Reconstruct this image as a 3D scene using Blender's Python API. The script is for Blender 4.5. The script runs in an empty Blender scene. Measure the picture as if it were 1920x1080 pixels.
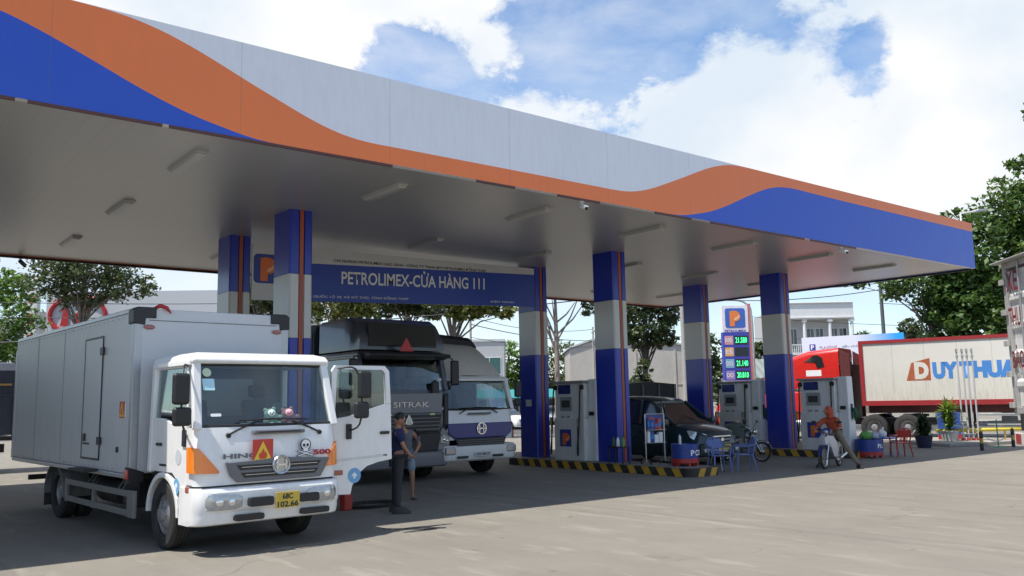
import bpy, bmesh, math, random
from mathutils import Vector, Matrix
import numpy as np
PI = math.pi
random.seed(7)
sc = bpy.context.scene
col = sc.collection

# ------------------------------------------------------------------ camera
cd = bpy.data.cameras.new('camera'); cam = bpy.data.objects.new('camera', cd); col.objects.link(cam)
F = Vector((0.61880232, 0.7747976, 0.12950819)); R = Vector((0.78273332, -0.62208958, -0.01825121)); U = Vector((-0.0664247, -0.11266427, 0.99141037))
m = Matrix.Identity(4)
for i in range(3):
    m[i][0] = R[i]; m[i][1] = U[i]; m[i][2] = -F[i]
m[2][3] = 1.892
cam.matrix_world = m
cd.lens = 30.4067; cd.sensor_width = 36; cd.clip_end = 3000; cd.clip_start = 0.1
sc.camera = cam

# ------------------------------------------------------------------ sun and sky
SUN = Vector((-0.45, 0.055, 1.0)).normalized()            # towards the sun
sl = bpy.data.lights.new('sun', 'SUN'); sl.energy = 5.0; sl.angle = math.radians(0.5); sl.color = (1.0, 0.95, 0.87)
so = bpy.data.objects.new('sun', sl); col.objects.link(so)
so.rotation_euler = SUN.to_track_quat('Z', 'Y').to_euler()
world = bpy.data.worlds.new('World'); sc.world = world; world.use_nodes = True; world.cycles.sampling_method = 'MANUAL'; world.cycles.sample_map_resolution = 512
wn = world.node_tree; wn.nodes.clear()
def N(t, ty, **kw):
    n = t.nodes.new(ty)
    for k, v in kw.items(): setattr(n, k, v)
    return n
def mth(t, op, a, b=None, c=None, clamp=False):
    n = t.nodes.new('ShaderNodeMath'); n.operation = op; n.use_clamp = clamp
    for i, x in enumerate((a, b, c)):
        if x is None: continue
        if isinstance(x, (int, float)): n.inputs[i].default_value = x
        else: t.links.new(x, n.inputs[i])
    return n.outputs[0]
sky = N(wn, 'ShaderNodeTexSky'); sky.sky_type = 'NISHITA'; sky.sun_disc = False
sky.sun_elevation = math.asin(SUN.z); sky.sun_rotation = math.atan2(SUN.x, SUN.y)
sky.air_density = 1.0; sky.dust_density = .35; sky.ozone_density = 3.0
tc = N(wn, 'ShaderNodeTexCoord')
nrm = N(wn, 'ShaderNodeVectorMath'); nrm.operation = 'NORMALIZE'; wn.links.new(tc.outputs['Generated'], nrm.inputs[0])
D = nrm.outputs[0]
sep = N(wn, 'ShaderNodeSeparateXYZ'); wn.links.new(D, sep.inputs[0])
def wnoise(scale, detail, rough, zs=1.0, off=(0, 0, 0)):
    mp = N(wn, 'ShaderNodeMapping'); mp.inputs['Scale'].default_value = (1, 1, zs); mp.inputs['Location'].default_value = off
    wn.links.new(D, mp.inputs[0])
    n = N(wn, 'ShaderNodeTexNoise'); n.inputs['Scale'].default_value = scale; n.inputs['Detail'].default_value = detail
    n.inputs['Roughness'].default_value = rough; n.inputs['Distortion'].default_value = 0.15
    wn.links.new(mp.outputs[0], n.inputs[0]); return n.outputs[0]
big = wnoise(5.5, 12, 0.62, 1.6, (3, 1, 2)); fine = wnoise(20, 10, 0.62, 1.5)
# banks of cumulus and the open blue between them: direction, sharpness, weight
BL = [((0.319, 0.848, 0.423), 22, .42), ((0.218, 0.872, 0.438), 16, .5), ((0.530, 0.715, 0.456), 200, .80), ((0.488, 0.794, 0.363), 300, -.85), ((0.548, 0.742, 0.385), 300, -.32),
      ((0.601, 0.698, 0.389), 180, -.62), ((0.679, 0.617, 0.399), 90, -.60), ((0.755, 0.511, 0.411), 130, -.46), ((0.828, 0.456, 0.327), 520, -.85),
      ((0.581, 0.741, 0.336), 320, .42), ((0.774, 0.552, 0.309), 90, .52), ((0.699, 0.658, 0.28), 60, .36), ((0.859, 0.38, 0.344), 60, .36), ((0.903, 0.345, 0.255), 30, .3), ((0.854, 0.466, 0.23), 60, .3)]
acc = mth(wn, 'MULTIPLY_ADD', big, 1.5, -0.42)
acc = mth(wn, 'MULTIPLY_ADD', fine, 0.26, acc)
vor = N(wn, 'ShaderNodeTexVoronoi'); vor.feature = 'F1'; vor.inputs['Scale'].default_value = 11; vor.inputs['Detail'].default_value = 0; vor.inputs['Roughness'].default_value = .6; vw = N(wn, 'ShaderNodeVectorMath'); vw.operation = 'MULTIPLY_ADD'; wn.links.new(fine, vw.inputs[0]); vw.inputs[1].default_value = (.10, .10, .10); wn.links.new(D, vw.inputs[2]); wn.links.new(vw.outputs[0], vor.inputs['Vector'])
acc = mth(wn, 'MULTIPLY_ADD', vor.outputs['Distance'], -0.45, mth(wn, 'ADD', acc, .27))     # cauliflower edges
for d, k, a in BL:
    dp = N(wn, 'ShaderNodeVectorMath'); dp.operation = 'DOT_PRODUCT'; wn.links.new(D, dp.inputs[0]); dp.inputs[1].default_value = Vector(d).normalized()
    e = mth(wn, 'EXPONENT', mth(wn, 'MULTIPLY', mth(wn, 'SUBTRACT', dp.outputs['Value'], 1.0), float(k)))
    acc = mth(wn, 'MULTIPLY_ADD', e, a, acc)
vd = N(wn, 'ShaderNodeVectorMath'); vd.operation = 'DOT_PRODUCT'; wn.links.new(D, vd.inputs[0]); vd.inputs[1].default_value = (0.60, 0.70, 0.39)
far_ = N(wn, 'ShaderNodeMapRange'); far_.interpolation_type = 'SMOOTHSTEP'; far_.inputs['From Min'].default_value = .25; far_.inputs['From Max'].default_value = .75; far_.inputs['To Min'].default_value = -.17; far_.inputs['To Max'].default_value = 0; wn.links.new(vd.outputs['Value'], far_.inputs['Value'])
acc = mth(wn, 'ADD', acc, far_.outputs[0])          # the rest of the sky is more open
den = N(wn, 'ShaderNodeMapRange'); den.interpolation_type = 'SMOOTHSTEP'
den.inputs['From Min'].default_value = 0.48; den.inputs['From Max'].default_value = 0.76
wn.links.new(acc, den.inputs['Value'])
low = N(wn, 'ShaderNodeMapRange'); low.interpolation_type = 'SMOOTHSTEP'
low.inputs['From Min'].default_value = 0.02; low.inputs['From Max'].default_value = 0.22
wn.links.new(sep.outputs['Z'], low.inputs['Value'])
dens = mth(wn, 'MULTIPLY', den.outputs[0], mth(wn, 'MULTIPLY_ADD', low.outputs[0], 0.75, 0.25), clamp=True)
veil = mth(wn, 'MULTIPLY_ADD', wnoise(7, 8, .6, 2.5, (8, 3, 1)), 1.3, -.38, clamp=True)
dens = mth(wn, 'MAXIMUM', dens, veil)       # thin high haze everywhere
shade = N(wn, 'ShaderNodeValToRGB'); wn.links.new(wnoise(3.2, 6, 0.5, 1.5, (5, 2, 9)), shade.inputs[0])
shade.color_ramp.elements[0].position = 0.38; shade.color_ramp.elements[0].color = (0.74, 0.83, 0.93, 1)
shade.color_ramp.elements[1].position = 0.56; shade.color_ramp.elements[1].color = (1.0, 1.0, 1.0, 1)
b1 = N(wn, 'ShaderNodeBackground'); hs = N(wn, 'ShaderNodeHueSaturation'); hs.inputs['Saturation'].default_value = 1.12; wn.links.new(sky.outputs[0], hs.inputs['Color']); wn.links.new(hs.outputs[0], b1.inputs[0]); b1.inputs[1].default_value = 0.15
b2 = N(wn, 'ShaderNodeBackground'); wn.links.new(shade.outputs[0], b2.inputs[0]); b2.inputs[1].default_value = 0.77
mx = N(wn, 'ShaderNodeMixShader'); wn.links.new(dens, mx.inputs[0]); wn.links.new(b1.outputs[0], mx.inputs[1]); wn.links.new(b2.outputs[0], mx.inputs[2])
wo = N(wn, 'ShaderNodeOutputWorld'); wn.links.new(mx.outputs[0], wo.inputs[0])
sc.view_settings.view_transform = 'Standard'; sc.view_settings.look = 'None'; sc.view_settings.gamma = 1; sc.view_settings.exposure = 0.42
sc.view_settings.use_curve_mapping = False
sc.cycles.max_bounces = 8; sc.cycles.diffuse_bounces = 5; sc.cycles.transparent_max_bounces = 12

# ------------------------------------------------------------------ materials
MATS = {}
def M(name, rgb, rough=.5, metal=0., var=.10, scale=4., bump=0., coat=0., stretch=(1, 1, 1), emit=0, dirt=0., dirtcol=(.10, .08, .06), spec=.5, dz=None, rv=.18):
    """Principled paint / plastic / metal with procedural unevenness; dirt = streaky grime, dz = (low, high) metres between which road dirt fades out"""
    if name in MATS: return MATS[name]
    mt = bpy.data.materials.new(name); mt.use_nodes = True; t = mt.node_tree; b = t.nodes['Principled BSDF']
    b.inputs['Roughness'].default_value = rough; b.inputs['Metallic'].default_value = metal
    b.inputs['Specular IOR Level'].default_value = spec
    if coat: b.inputs['Coat Weight'].default_value = coat; b.inputs['Coat Roughness'].default_value = .08
    tc = N(t, 'ShaderNodeTexCoord'); mp = N(t, 'ShaderNodeMapping'); mp.inputs['Scale'].default_value = stretch
    t.links.new(tc.outputs['Object'], mp.inputs[0])
    ns = N(t, 'ShaderNodeTexNoise'); ns.inputs['Scale'].default_value = scale; ns.inputs['Detail'].default_value = 6; ns.inputs['Roughness'].default_value = .62
    t.links.new(mp.outputs[0], ns.inputs[0])
    f = mth(t, 'MULTIPLY_ADD', ns.outputs[0], 2 * var * 1.6, 1 - var * 1.6)
    mix = N(t, 'ShaderNodeVectorMath'); mix.operation = 'SCALE'; mix.inputs[0].default_value = rgb; t.links.new(f, mix.inputs['Scale'])
    c = mix.outputs[0]
    if dirt:
        m2 = N(t, 'ShaderNodeMapping'); m2.inputs['Scale'].default_value = (5, 5, .7); t.links.new(tc.outputs['Object'], m2.inputs[0])
        n2 = N(t, 'ShaderNodeTexNoise'); n2.inputs['Scale'].default_value = 2.2; n2.inputs['Detail'].default_value = 8; n2.inputs['Roughness'].default_value = .65
        t.links.new(m2.outputs[0], n2.inputs[0])
        r = N(t, 'ShaderNodeMapRange'); r.inputs['From Min'].default_value = .45; r.inputs['From Max'].default_value = .8; t.links.new(n2.outputs[0], r.inputs['Value'])
        fac = mth(t, 'MULTIPLY', r.outputs[0], dirt)
        if dz:
            sp = N(t, 'ShaderNodeSeparateXYZ'); t.links.new(tc.outputs['Object'], sp.inputs[0])
            g = N(t, 'ShaderNodeMapRange'); g.inputs['From Min'].default_value = dz[0]; g.inputs['From Max'].default_value = dz[1]
            g.inputs['To Min'].default_value = 1; g.inputs['To Max'].default_value = .12; t.links.new(sp.outputs['Z'], g.inputs['Value'])
            fac = mth(t, 'MULTIPLY', mth(t, 'MULTIPLY_ADD', r.outputs[0], .8, .3), mth(t, 'MULTIPLY', g.outputs[0], dirt), clamp=True)
        mc = N(t, 'ShaderNodeMix'); mc.data_type = 'RGBA'; t.links.new(fac, mc.inputs[0]); t.links.new(c, mc.inputs[6]); mc.inputs[7].default_value = (*dirtcol, 1); c = mc.outputs[2]
    t.links.new(c, b.inputs['Base Color'])
    rr = mth(t, 'MULTIPLY_ADD', ns.outputs[0], rv, rough - rv / 2, clamp=True); t.links.new(rr, b.inputs['Roughness'])
    if bump:
        bp = N(t, 'ShaderNodeBump'); bp.inputs['Strength'].default_value = bump; bp.inputs['Distance'].default_value = .02
        t.links.new(ns.outputs[0], bp.inputs['Height']); t.links.new(bp.outputs[0], b.inputs['Normal'])
    if emit: b.inputs['Emission Color'].default_value = (*rgb, 1); b.inputs['Emission Strength'].default_value = emit
    MATS[name] = mt; return mt
def glassmat(name, tint=(.55, .62, .62), refl=1.0, clear=.85):
    mt = bpy.data.materials.new(name); mt.use_nodes = True; t = mt.node_tree; t.nodes.clear()
    o = N(t, 'ShaderNodeOutputMaterial'); tr = N(t, 'ShaderNodeBsdfTransparent'); tr.inputs[0].default_value = (*tint, 1)
    gl = N(t, 'ShaderNodeBsdfGlossy'); gl.inputs['Roughness'].default_value = .03; gl.inputs[0].default_value = (.9, .95, 1, 1)
    fr = N(t, 'ShaderNodeFresnel'); fr.inputs[0].default_value = 1.5
    tc = N(t, 'ShaderNodeTexCoord'); ns = N(t, 'ShaderNodeTexNoise'); ns.inputs['Scale'].default_value = 3; t.links.new(tc.outputs['Object'], ns.inputs[0])
    k = mth(t, 'MULTIPLY', mth(t, 'MULTIPLY_ADD', fr.outputs[0], refl, .04), mth(t, 'MULTIPLY_ADD', ns.outputs[0], .5, .75), clamp=True)
    mx = N(t, 'ShaderNodeMixShader'); t.links.new(k, mx.inputs[0]); t.links.new(tr.outputs[0], mx.inputs[1]); t.links.new(gl.outputs[0], mx.inputs[2])
    t.links.new(mx.outputs[0], o.inputs[0]); return mt
def leafmat(name, c1, c2, c3):
    mt = bpy.data.materials.new(name); mt.use_nodes = True; t = mt.node_tree; t.nodes.clear()
    o = N(t, 'ShaderNodeOutputMaterial'); g = N(t, 'ShaderNodeNewGeometry'); cr = N(t, 'ShaderNodeValToRGB')
    t.links.new(g.outputs['Random Per Island'], cr.inputs[0])
    cr.color_ramp.elements[0].color = (*c1, 1); cr.color_ramp.elements[1].color = (*c3, 1)
    e = cr.color_ramp.elements.new(.5); e.color = (*c2, 1)
    d = N(t, 'ShaderNodeBsdfPrincipled'); d.inputs['Roughness'].default_value = .45; t.links.new(cr.outputs[0], d.inputs['Base Color'])
    tl = N(t, 'ShaderNodeBsdfTranslucent'); h = N(t, 'ShaderNodeHueSaturation'); h.inputs['Value'].default_value = 1.5; h.inputs['Hue'].default_value = .48
    t.links.new(cr.outputs[0], h.inputs['Color']); t.links.new(h.outputs[0], tl.inputs[0])
    mx = N(t, 'ShaderNodeMixShader'); mx.inputs[0].default_value = .35; t.links.new(d.outputs[0], mx.inputs[1]); t.links.new(tl.outputs[0], mx.inputs[2])
    t.links.new(mx.outputs[0], o.inputs[0]); return mt

# ------------------------------------------------------------------ mesh helpers
def tag(o, label=None, cat=None, group=None, kind=None):
    if label: o['label'] = label
    if cat: o['category'] = cat
    if group: o['group'] = group
    if kind: o['kind'] = kind
    return o
def thing(name, label, cat, loc=(0, 0, 0), rz=0., group=None):
    o = bpy.data.objects.new(name, None); col.objects.link(o); o.location = loc; o.rotation_euler = (0, 0, rz); o.empty_display_size = .2
    return tag(o, label, cat, group)
def copy_tree(o, parent=None, loc=None, rz=None, label=None):
    c = o.copy(); col.objects.link(c)
    if parent is not None: c.parent = parent
    if loc is not None: c.location = loc
    if rz is not None: c.rotation_euler = (0, 0, rz)
    if label: c['label'] = label
    for ch in list(o.children): copy_tree(ch, c)
    return c
class MB:
    def __init__(s): s.v = []; s.f = []; s.m = []
    def add(s, vs, fs, mi=0):
        n = len(s.v); s.v += [tuple(v) for v in vs]; s.f += [tuple(i + n for i in f) for f in fs]; s.m += [mi] * len(fs); return s
    def box(s, x0, x1, y0, y1, z0, z1, mi=0):
        vs = [(x, y, z) for z in (z0, z1) for y in (y0, y1) for x in (x0, x1)]
        return s.add(vs, [(0, 2, 3, 1), (4, 5, 7, 6), (0, 1, 5, 4), (2, 6, 7, 3), (0, 4, 6, 2), (1, 3, 7, 5)], mi)
    def prism(s, poly, axis, a, b, mi=0):
        """poly of 2D points; axis 'x': points are (y,z); 'y': (x,z); 'z': (x,y)"""
        n = len(poly)
        def P(p, t): return (t, p[0], p[1]) if axis == 'x' else (p[0], t, p[1]) if axis == 'y' else (p[0], p[1], t)
        ar = sum(poly[i][0] * poly[(i + 1) % n][1] - poly[(i + 1) % n][0] * poly[i][1] for i in range(n))
        pl = list(poly) if ar > 0 else list(poly)[::-1]
        vs = [P(p, a) for p in pl] + [P(p, b) for p in pl]
        fs = [tuple(range(n))[::-1], tuple(range(n, 2 * n))] + [(i, (i + 1) % n, n + (i + 1) % n, n + i) for i in range(n)]
        if axis == 'y': fs = [f[::-1] for f in fs]
        if b < a: fs = [f[::-1] for f in fs]
        return s.add(vs, fs, mi)
    def cyl(s, p0, p1, r0, r1=None, n=12, mi=0, caps=True):
        r1 = r0 if r1 is None else r1; p0 = Vector(p0); p1 = Vector(p1); d = (p1 - p0).normalized()
        a = d.orthogonal().normalized(); b = d.cross(a)
        vs = [p0 + (a * math.cos(2 * PI * i / n) + b * math.sin(2 * PI * i / n)) * r0 for i in range(n)]
        vs += [p1 + (a * math.cos(2 * PI * i / n) + b * math.sin(2 * PI * i / n)) * r1 for i in range(n)]
        fs = [(i, (i + 1) % n, n + (i + 1) % n, n + i) for i in range(n)]
        if caps: fs += [tuple(range(n))[::-1], tuple(range(n, 2 * n))]
        return s.add(vs, fs, mi)
    def tube(s, pts, r, n=8, mi=0):
        pts = [Vector(p) for p in pts]; rs = r if isinstance(r, (list, tuple)) else [r] * len(pts)
        base = len(s.v); ref = None; vs = []
        for i, p in enumerate(pts):
            d = (pts[min(i + 1, len(pts) - 1)] - pts[max(i - 1, 0)])
            d = d.normalized() if d.length > 1e-9 else Vector((0, 0, 1))
            a = d.orthogonal().normalized() if ref is None else (ref - d * ref.dot(d))
            a = a.normalized() if a.length > 1e-6 else d.orthogonal().normalized()
            ref = a; b = d.cross(a)
            vs += [p + (a * math.cos(2 * PI * k / n) + b * math.sin(2 * PI * k / n)) * rs[i] for k in range(n)]
        fs = [(i * n + k, i * n + (k + 1) % n, (i + 1) * n + (k + 1) % n, (i + 1) * n + k) for i in range(len(pts) - 1) for k in range(n)]
        L = (len(pts) - 1) * n
        fs += [tuple(range(n))[::-1], tuple(range(L, L + n))]
        return s.add(vs, fs, mi)
    def beam(s, p0, p1, w, h, side=(1, 0, 0), mi=0):
        p0 = Vector(p0); p1 = Vector(p1); d = (p1 - p0).normalized(); a = Vector(side); a = (a - d * a.dot(d)).normalized(); b = d.cross(a)
        vs = [p + a * sx * w / 2 + b * sy * h / 2 for p in (p0, p1) for sx, sy in ((-1, -1), (1, -1), (1, 1), (-1, 1))]
        return s.add(vs, [(3, 2, 1, 0), (4, 5, 6, 7), (0, 1, 5, 4), (1, 2, 6, 5), (2, 3, 7, 6), (3, 0, 4, 7)], mi)
    def lathe(s, prof, c=(0, 0, 0), axis='z', n=24, mi=0):
        """prof: list of (r, h) along the axis; closed end to end"""
        vs = []
        for r, h in prof:
            for k in range(n):
                a = 2 * PI * k / n; x, y = r * math.cos(a), r * math.sin(a)
                p = (x, y, h) if axis == 'z' else (h, x, y) if axis == 'x' else (y, h, x)
                vs.append((p[0] + c[0], p[1] + c[1], p[2] + c[2]))
        fs = [(i * n + k, i * n + (k + 1) % n, (i + 1) * n + (k + 1) % n, (i + 1) * n + k) for i in range(len(prof) - 1) for k in range(n)]
        return s.add(vs, fs, mi)
    def ball(s, c, r, n=12, m=8, mi=0, fn=None):
        rx, ry, rz = r if isinstance(r, (list, tuple)) else (r, r, r); vs = []
        for i in range(m + 1):
            t = PI * i / m
            for k in range(n):
                a = 2 * PI * k / n; p = (math.sin(t) * math.cos(a), math.sin(t) * math.sin(a), math.cos(t))
                q = (c[0] + p[0] * rx, c[1] + p[1] * ry, c[2] + p[2] * rz); vs.append(fn(q, p) if fn else q)
        fs = [(i * n + k, (i + 1) * n + k, (i + 1) * n + (k + 1) % n, i * n + (k + 1) % n) for i in range(m) for k in range(n)]
        return s.add(vs, fs, mi)
    def loft(s, rings, mi=0, caps=True):
        n = len(rings[0]); vs = [p for r in rings for p in r]
        fs = [(i * n + k, i * n + (k + 1) % n, (i + 1) * n + (k + 1) % n, (i + 1) * n + k) for i in range(len(rings) - 1) for k in range(n)]
        if caps: L = (len(rings) - 1) * n; fs += [tuple(range(n))[::-1], tuple(range(L, L + n))]
        return s.add(vs, fs, mi)
    def sheet(s, grid, mi=0):
        n = len(grid[0]); vs = [p for r in grid for p in r]
        return s.add(vs, [(i * n + k, i * n + k + 1, (i + 1) * n + k + 1, (i + 1) * n + k) for i in range(len(grid) - 1) for k in range(n - 1)], mi)
    def build(s, name, mats, parent=None, bevel=0., smooth=False, solid=0., seg=2, label=None, weld=True):
        me = bpy.data.meshes.new(name); me.from_pydata([tuple(v) for v in s.v], [], s.f)
        if not isinstance(mats, (list, tuple)): mats = [mats]
        for x in mats: me.materials.append(x)
        me.polygons.foreach_set('material_index', s.m)
        if weld:
            bm = bmesh.new(); bm.from_mesh(me); bmesh.ops.remove_doubles(bm, verts=bm.verts, dist=1e-5); bmesh.ops.recalc_face_normals(bm, faces=bm.faces); bm.to_mesh(me); bm.free()
        if smooth:
            me.polygons.foreach_set('use_smooth', [True] * len(me.polygons)); me.set_sharp_from_angle(angle=math.radians(smooth if smooth is not True else 40))
        me.update()
        o = bpy.data.objects.new(name, me); col.objects.link(o)
        if parent is not None: o.parent = parent
        if solid:
            md = o.modifiers.new('solid', 'SOLIDIFY'); md.thickness = solid; md.offset = -1
            nm = bpy.data.meshes.new_from_object(o.evaluated_get(bpy.context.evaluated_depsgraph_get())); o.modifiers.clear(); o.data = nm; nm.name = name; bpy.data.meshes.remove(me); me = nm
            if smooth: me.polygons.foreach_set('use_smooth', [True] * len(me.polygons)); me.set_sharp_from_angle(angle=math.radians(smooth if smooth is not True else 40))
        if bevel: md = o.modifiers.new('bevel', 'BEVEL'); md.width = bevel; md.segments = seg; md.limit_method = 'ANGLE'; md.angle_limit = math.radians(35); md.harden_normals = False
        if label: o['label'] = label
        return o
def lettering(body, parent, mat, o, r, u, w=None, h=None, name='lettering', fat=.015, depth=.004, shear=0., align='L'):
    """text lying on a surface: o = lower left corner, r/u = reading and up directions, w/h = size of the written line"""
    cu = bpy.data.curves.new('t', 'FONT'); cu.body = body; cu.offset = fat; cu.shear = shear; cu.resolution_u = 3
    ob = bpy.data.objects.new('t', cu); col.objects.link(ob)
    dg = bpy.context.evaluated_depsgraph_get(); me = bpy.data.meshes.new_from_object(ob.evaluated_get(dg))
    bpy.data.objects.remove(ob); bpy.data.curves.remove(cu)
    me.name = name
    nv = len(me.vertices); co = np.empty(nv * 3); me.vertices.foreach_get('co', co); co = co.reshape(-1, 3)
    lo, hi = co.min(0), co.max(0); sx = (w / (hi[0] - lo[0])) if w else None; sy = (h / (hi[1] - lo[1])) if h else None
    sx = sx or sy; sy = sy or sx
    r = Vector(r).normalized(); u = Vector(u).normalized(); n = r.cross(u)
    x = (co[:, 0] - lo[0]) * sx; y = (co[:, 1] - lo[1]) * sy
    if align == 'C': x -= (hi[0] - lo[0]) * sx / 2
    P = np.array(o)[None] + x[:, None] * np.array(r) + y[:, None] * np.array(u) + depth * np.array(n)
    me.vertices.foreach_set('co', P.ravel()); me.materials.clear(); me.materials.append(mat); me.update()
    ob = bpy.data.objects.new(name, me); col.objects.link(ob); ob.parent = parent
    return ob
def plate_on(parent, name, mat, o, r, u, pts, depth=.004, label=None, th=.003):
    """flat shape of 2D points laid on a surface"""
    r = Vector(r).normalized(); u = Vector(u).normalized(); n = r.cross(u); o = Vector(o)
    b = MB(); k = len(pts)
    vs = [o + r * p[0] + u * p[1] + n * (depth - th) for p in pts] + [o + r * p[0] + u * p[1] + n * depth for p in pts]
    b.add(vs, [tuple(range(k))[::-1], tuple(range(k, 2 * k))] + [(i, (i + 1) % k, k + (i + 1) % k, k + i) for i in range(k)])
    return b.build(name, mat, parent, label=label)
def circ(cx, cy, r, n=20, ry=None): return [(cx + r * math.cos(2 * PI * i / n), cy + (ry or r) * math.sin(2 * PI * i / n)) for i in range(n)]
def rrect(x0, y0, x1, y1, r, k=4):
    out = []
    for cx, cy, a in ((x1 - r, y0 + r, -PI / 2), (x1 - r, y1 - r, 0), (x0 + r, y1 - r, PI / 2), (x0 + r, y0 + r, PI)):
        out += [(cx + r * math.cos(a + PI / 2 * i / k), cy + r * math.sin(a + PI / 2 * i / k)) for i in range(k + 1)]
    return out
def interp(pts, x):
    if x <= pts[0][0]: return pts[0][1]
    for (a, b), (c, d) in zip(pts, pts[1:]):
        if x <= c: return b + (d - b) * (x - a) / (c - a)
    return pts[-1][1]
def smooth_curve(pts, n=6):
    out = []
    for i in range(len(pts) - 1):
        p0 = Vector(pts[max(i - 1, 0)]); p1 = Vector(pts[i]); p2 = Vector(pts[i + 1]); p3 = Vector(pts[min(i + 2, len(pts) - 1)])
        for k in range(n):
            t = k / n; out.append(.5 * ((2 * p1) + (p2 - p0) * t + (2 * p0 - 5 * p1 + 4 * p2 - p3) * t * t + (3 * p1 - p0 - 3 * p2 + p3) * t ** 3))
    out.append(Vector(pts[-1])); return out

white = M('white_paint', (.78, .78, .77), .32, var=.03, coat=.35, dirt=.22, dirtcol=(.42, .38, .32))
offwhite = M('off_white_paint', (.62, .63, .62), .4, var=.05, coat=.2, dirt=.25, dirtcol=(.33, .3, .26))
black = M('black_plastic', (.016, .016, .018), .45, var=.2)
rubber = M('rubber', (.022, .021, .021), .8, var=.25, scale=14, bump=.3, dirt=.4, dirtcol=(.09, .08, .07))
darkmetal = M('dark_chassis_metal', (.035, .033, .032), .6, .3, var=.3, scale=7, dirt=.4, dirtcol=(.1, .085, .07))
steel = M('steel', (.52, .53, .54), .32, .9, var=.12, scale=9)
galv = M('galvanised_steel', (.42, .43, .43), .5, .5, var=.2, scale=8)
chrome = M('chrome', (.75, .76, .78), .14, 1.0, var=.05)
greypl = M('grey_grille_plastic', (.14, .14, .15), .42, var=.1)
amber = M('amber_lens', (.85, .22, .015), .2, var=.1, coat=.6)
redlens = M('red_lens', (.42, .02, .02), .25, var=.1, coat=.5)
lampglass = M('headlamp_glass', (.36, .37, .38), .12, .45, var=.35, scale=16, coat=1.)
yellow = M('yellow_paint', (.52, .30, .03), .55, var=.15, scale=8, dirt=.35)
blackpaint = M('black_paint', (.022, .02, .018), .6, var=.2, scale=8, dirt=.4, dirtcol=(.12, .1, .08))
blue = M('brand_blue', (.018, .045, .40), .3, var=.05, scale=2, coat=.3)
orange = M('brand_orange', (.72, .16, .035), .4, var=.05, scale=2)
glass = glassmat('window_glass', (.78, .84, .82), .5)
darkglass = M('dark_glass', (.012, .016, .018), .05, var=.1, coat=1.)
red = M('red_paint', (.62, .025, .02), .35, var=.08, coat=.4, dirt=.2)
redm = M('red_mark', (.38, .02, .025), .5, var=.05)
bluemark = M('blue_mark', (.04, .2, .55), .5, var=.05)
whitemark = M('white_mark', (.8, .8, .8), .5, var=.03)
blackmark = M('black_mark', (.02, .02, .02), .5, var=.05)

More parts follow.
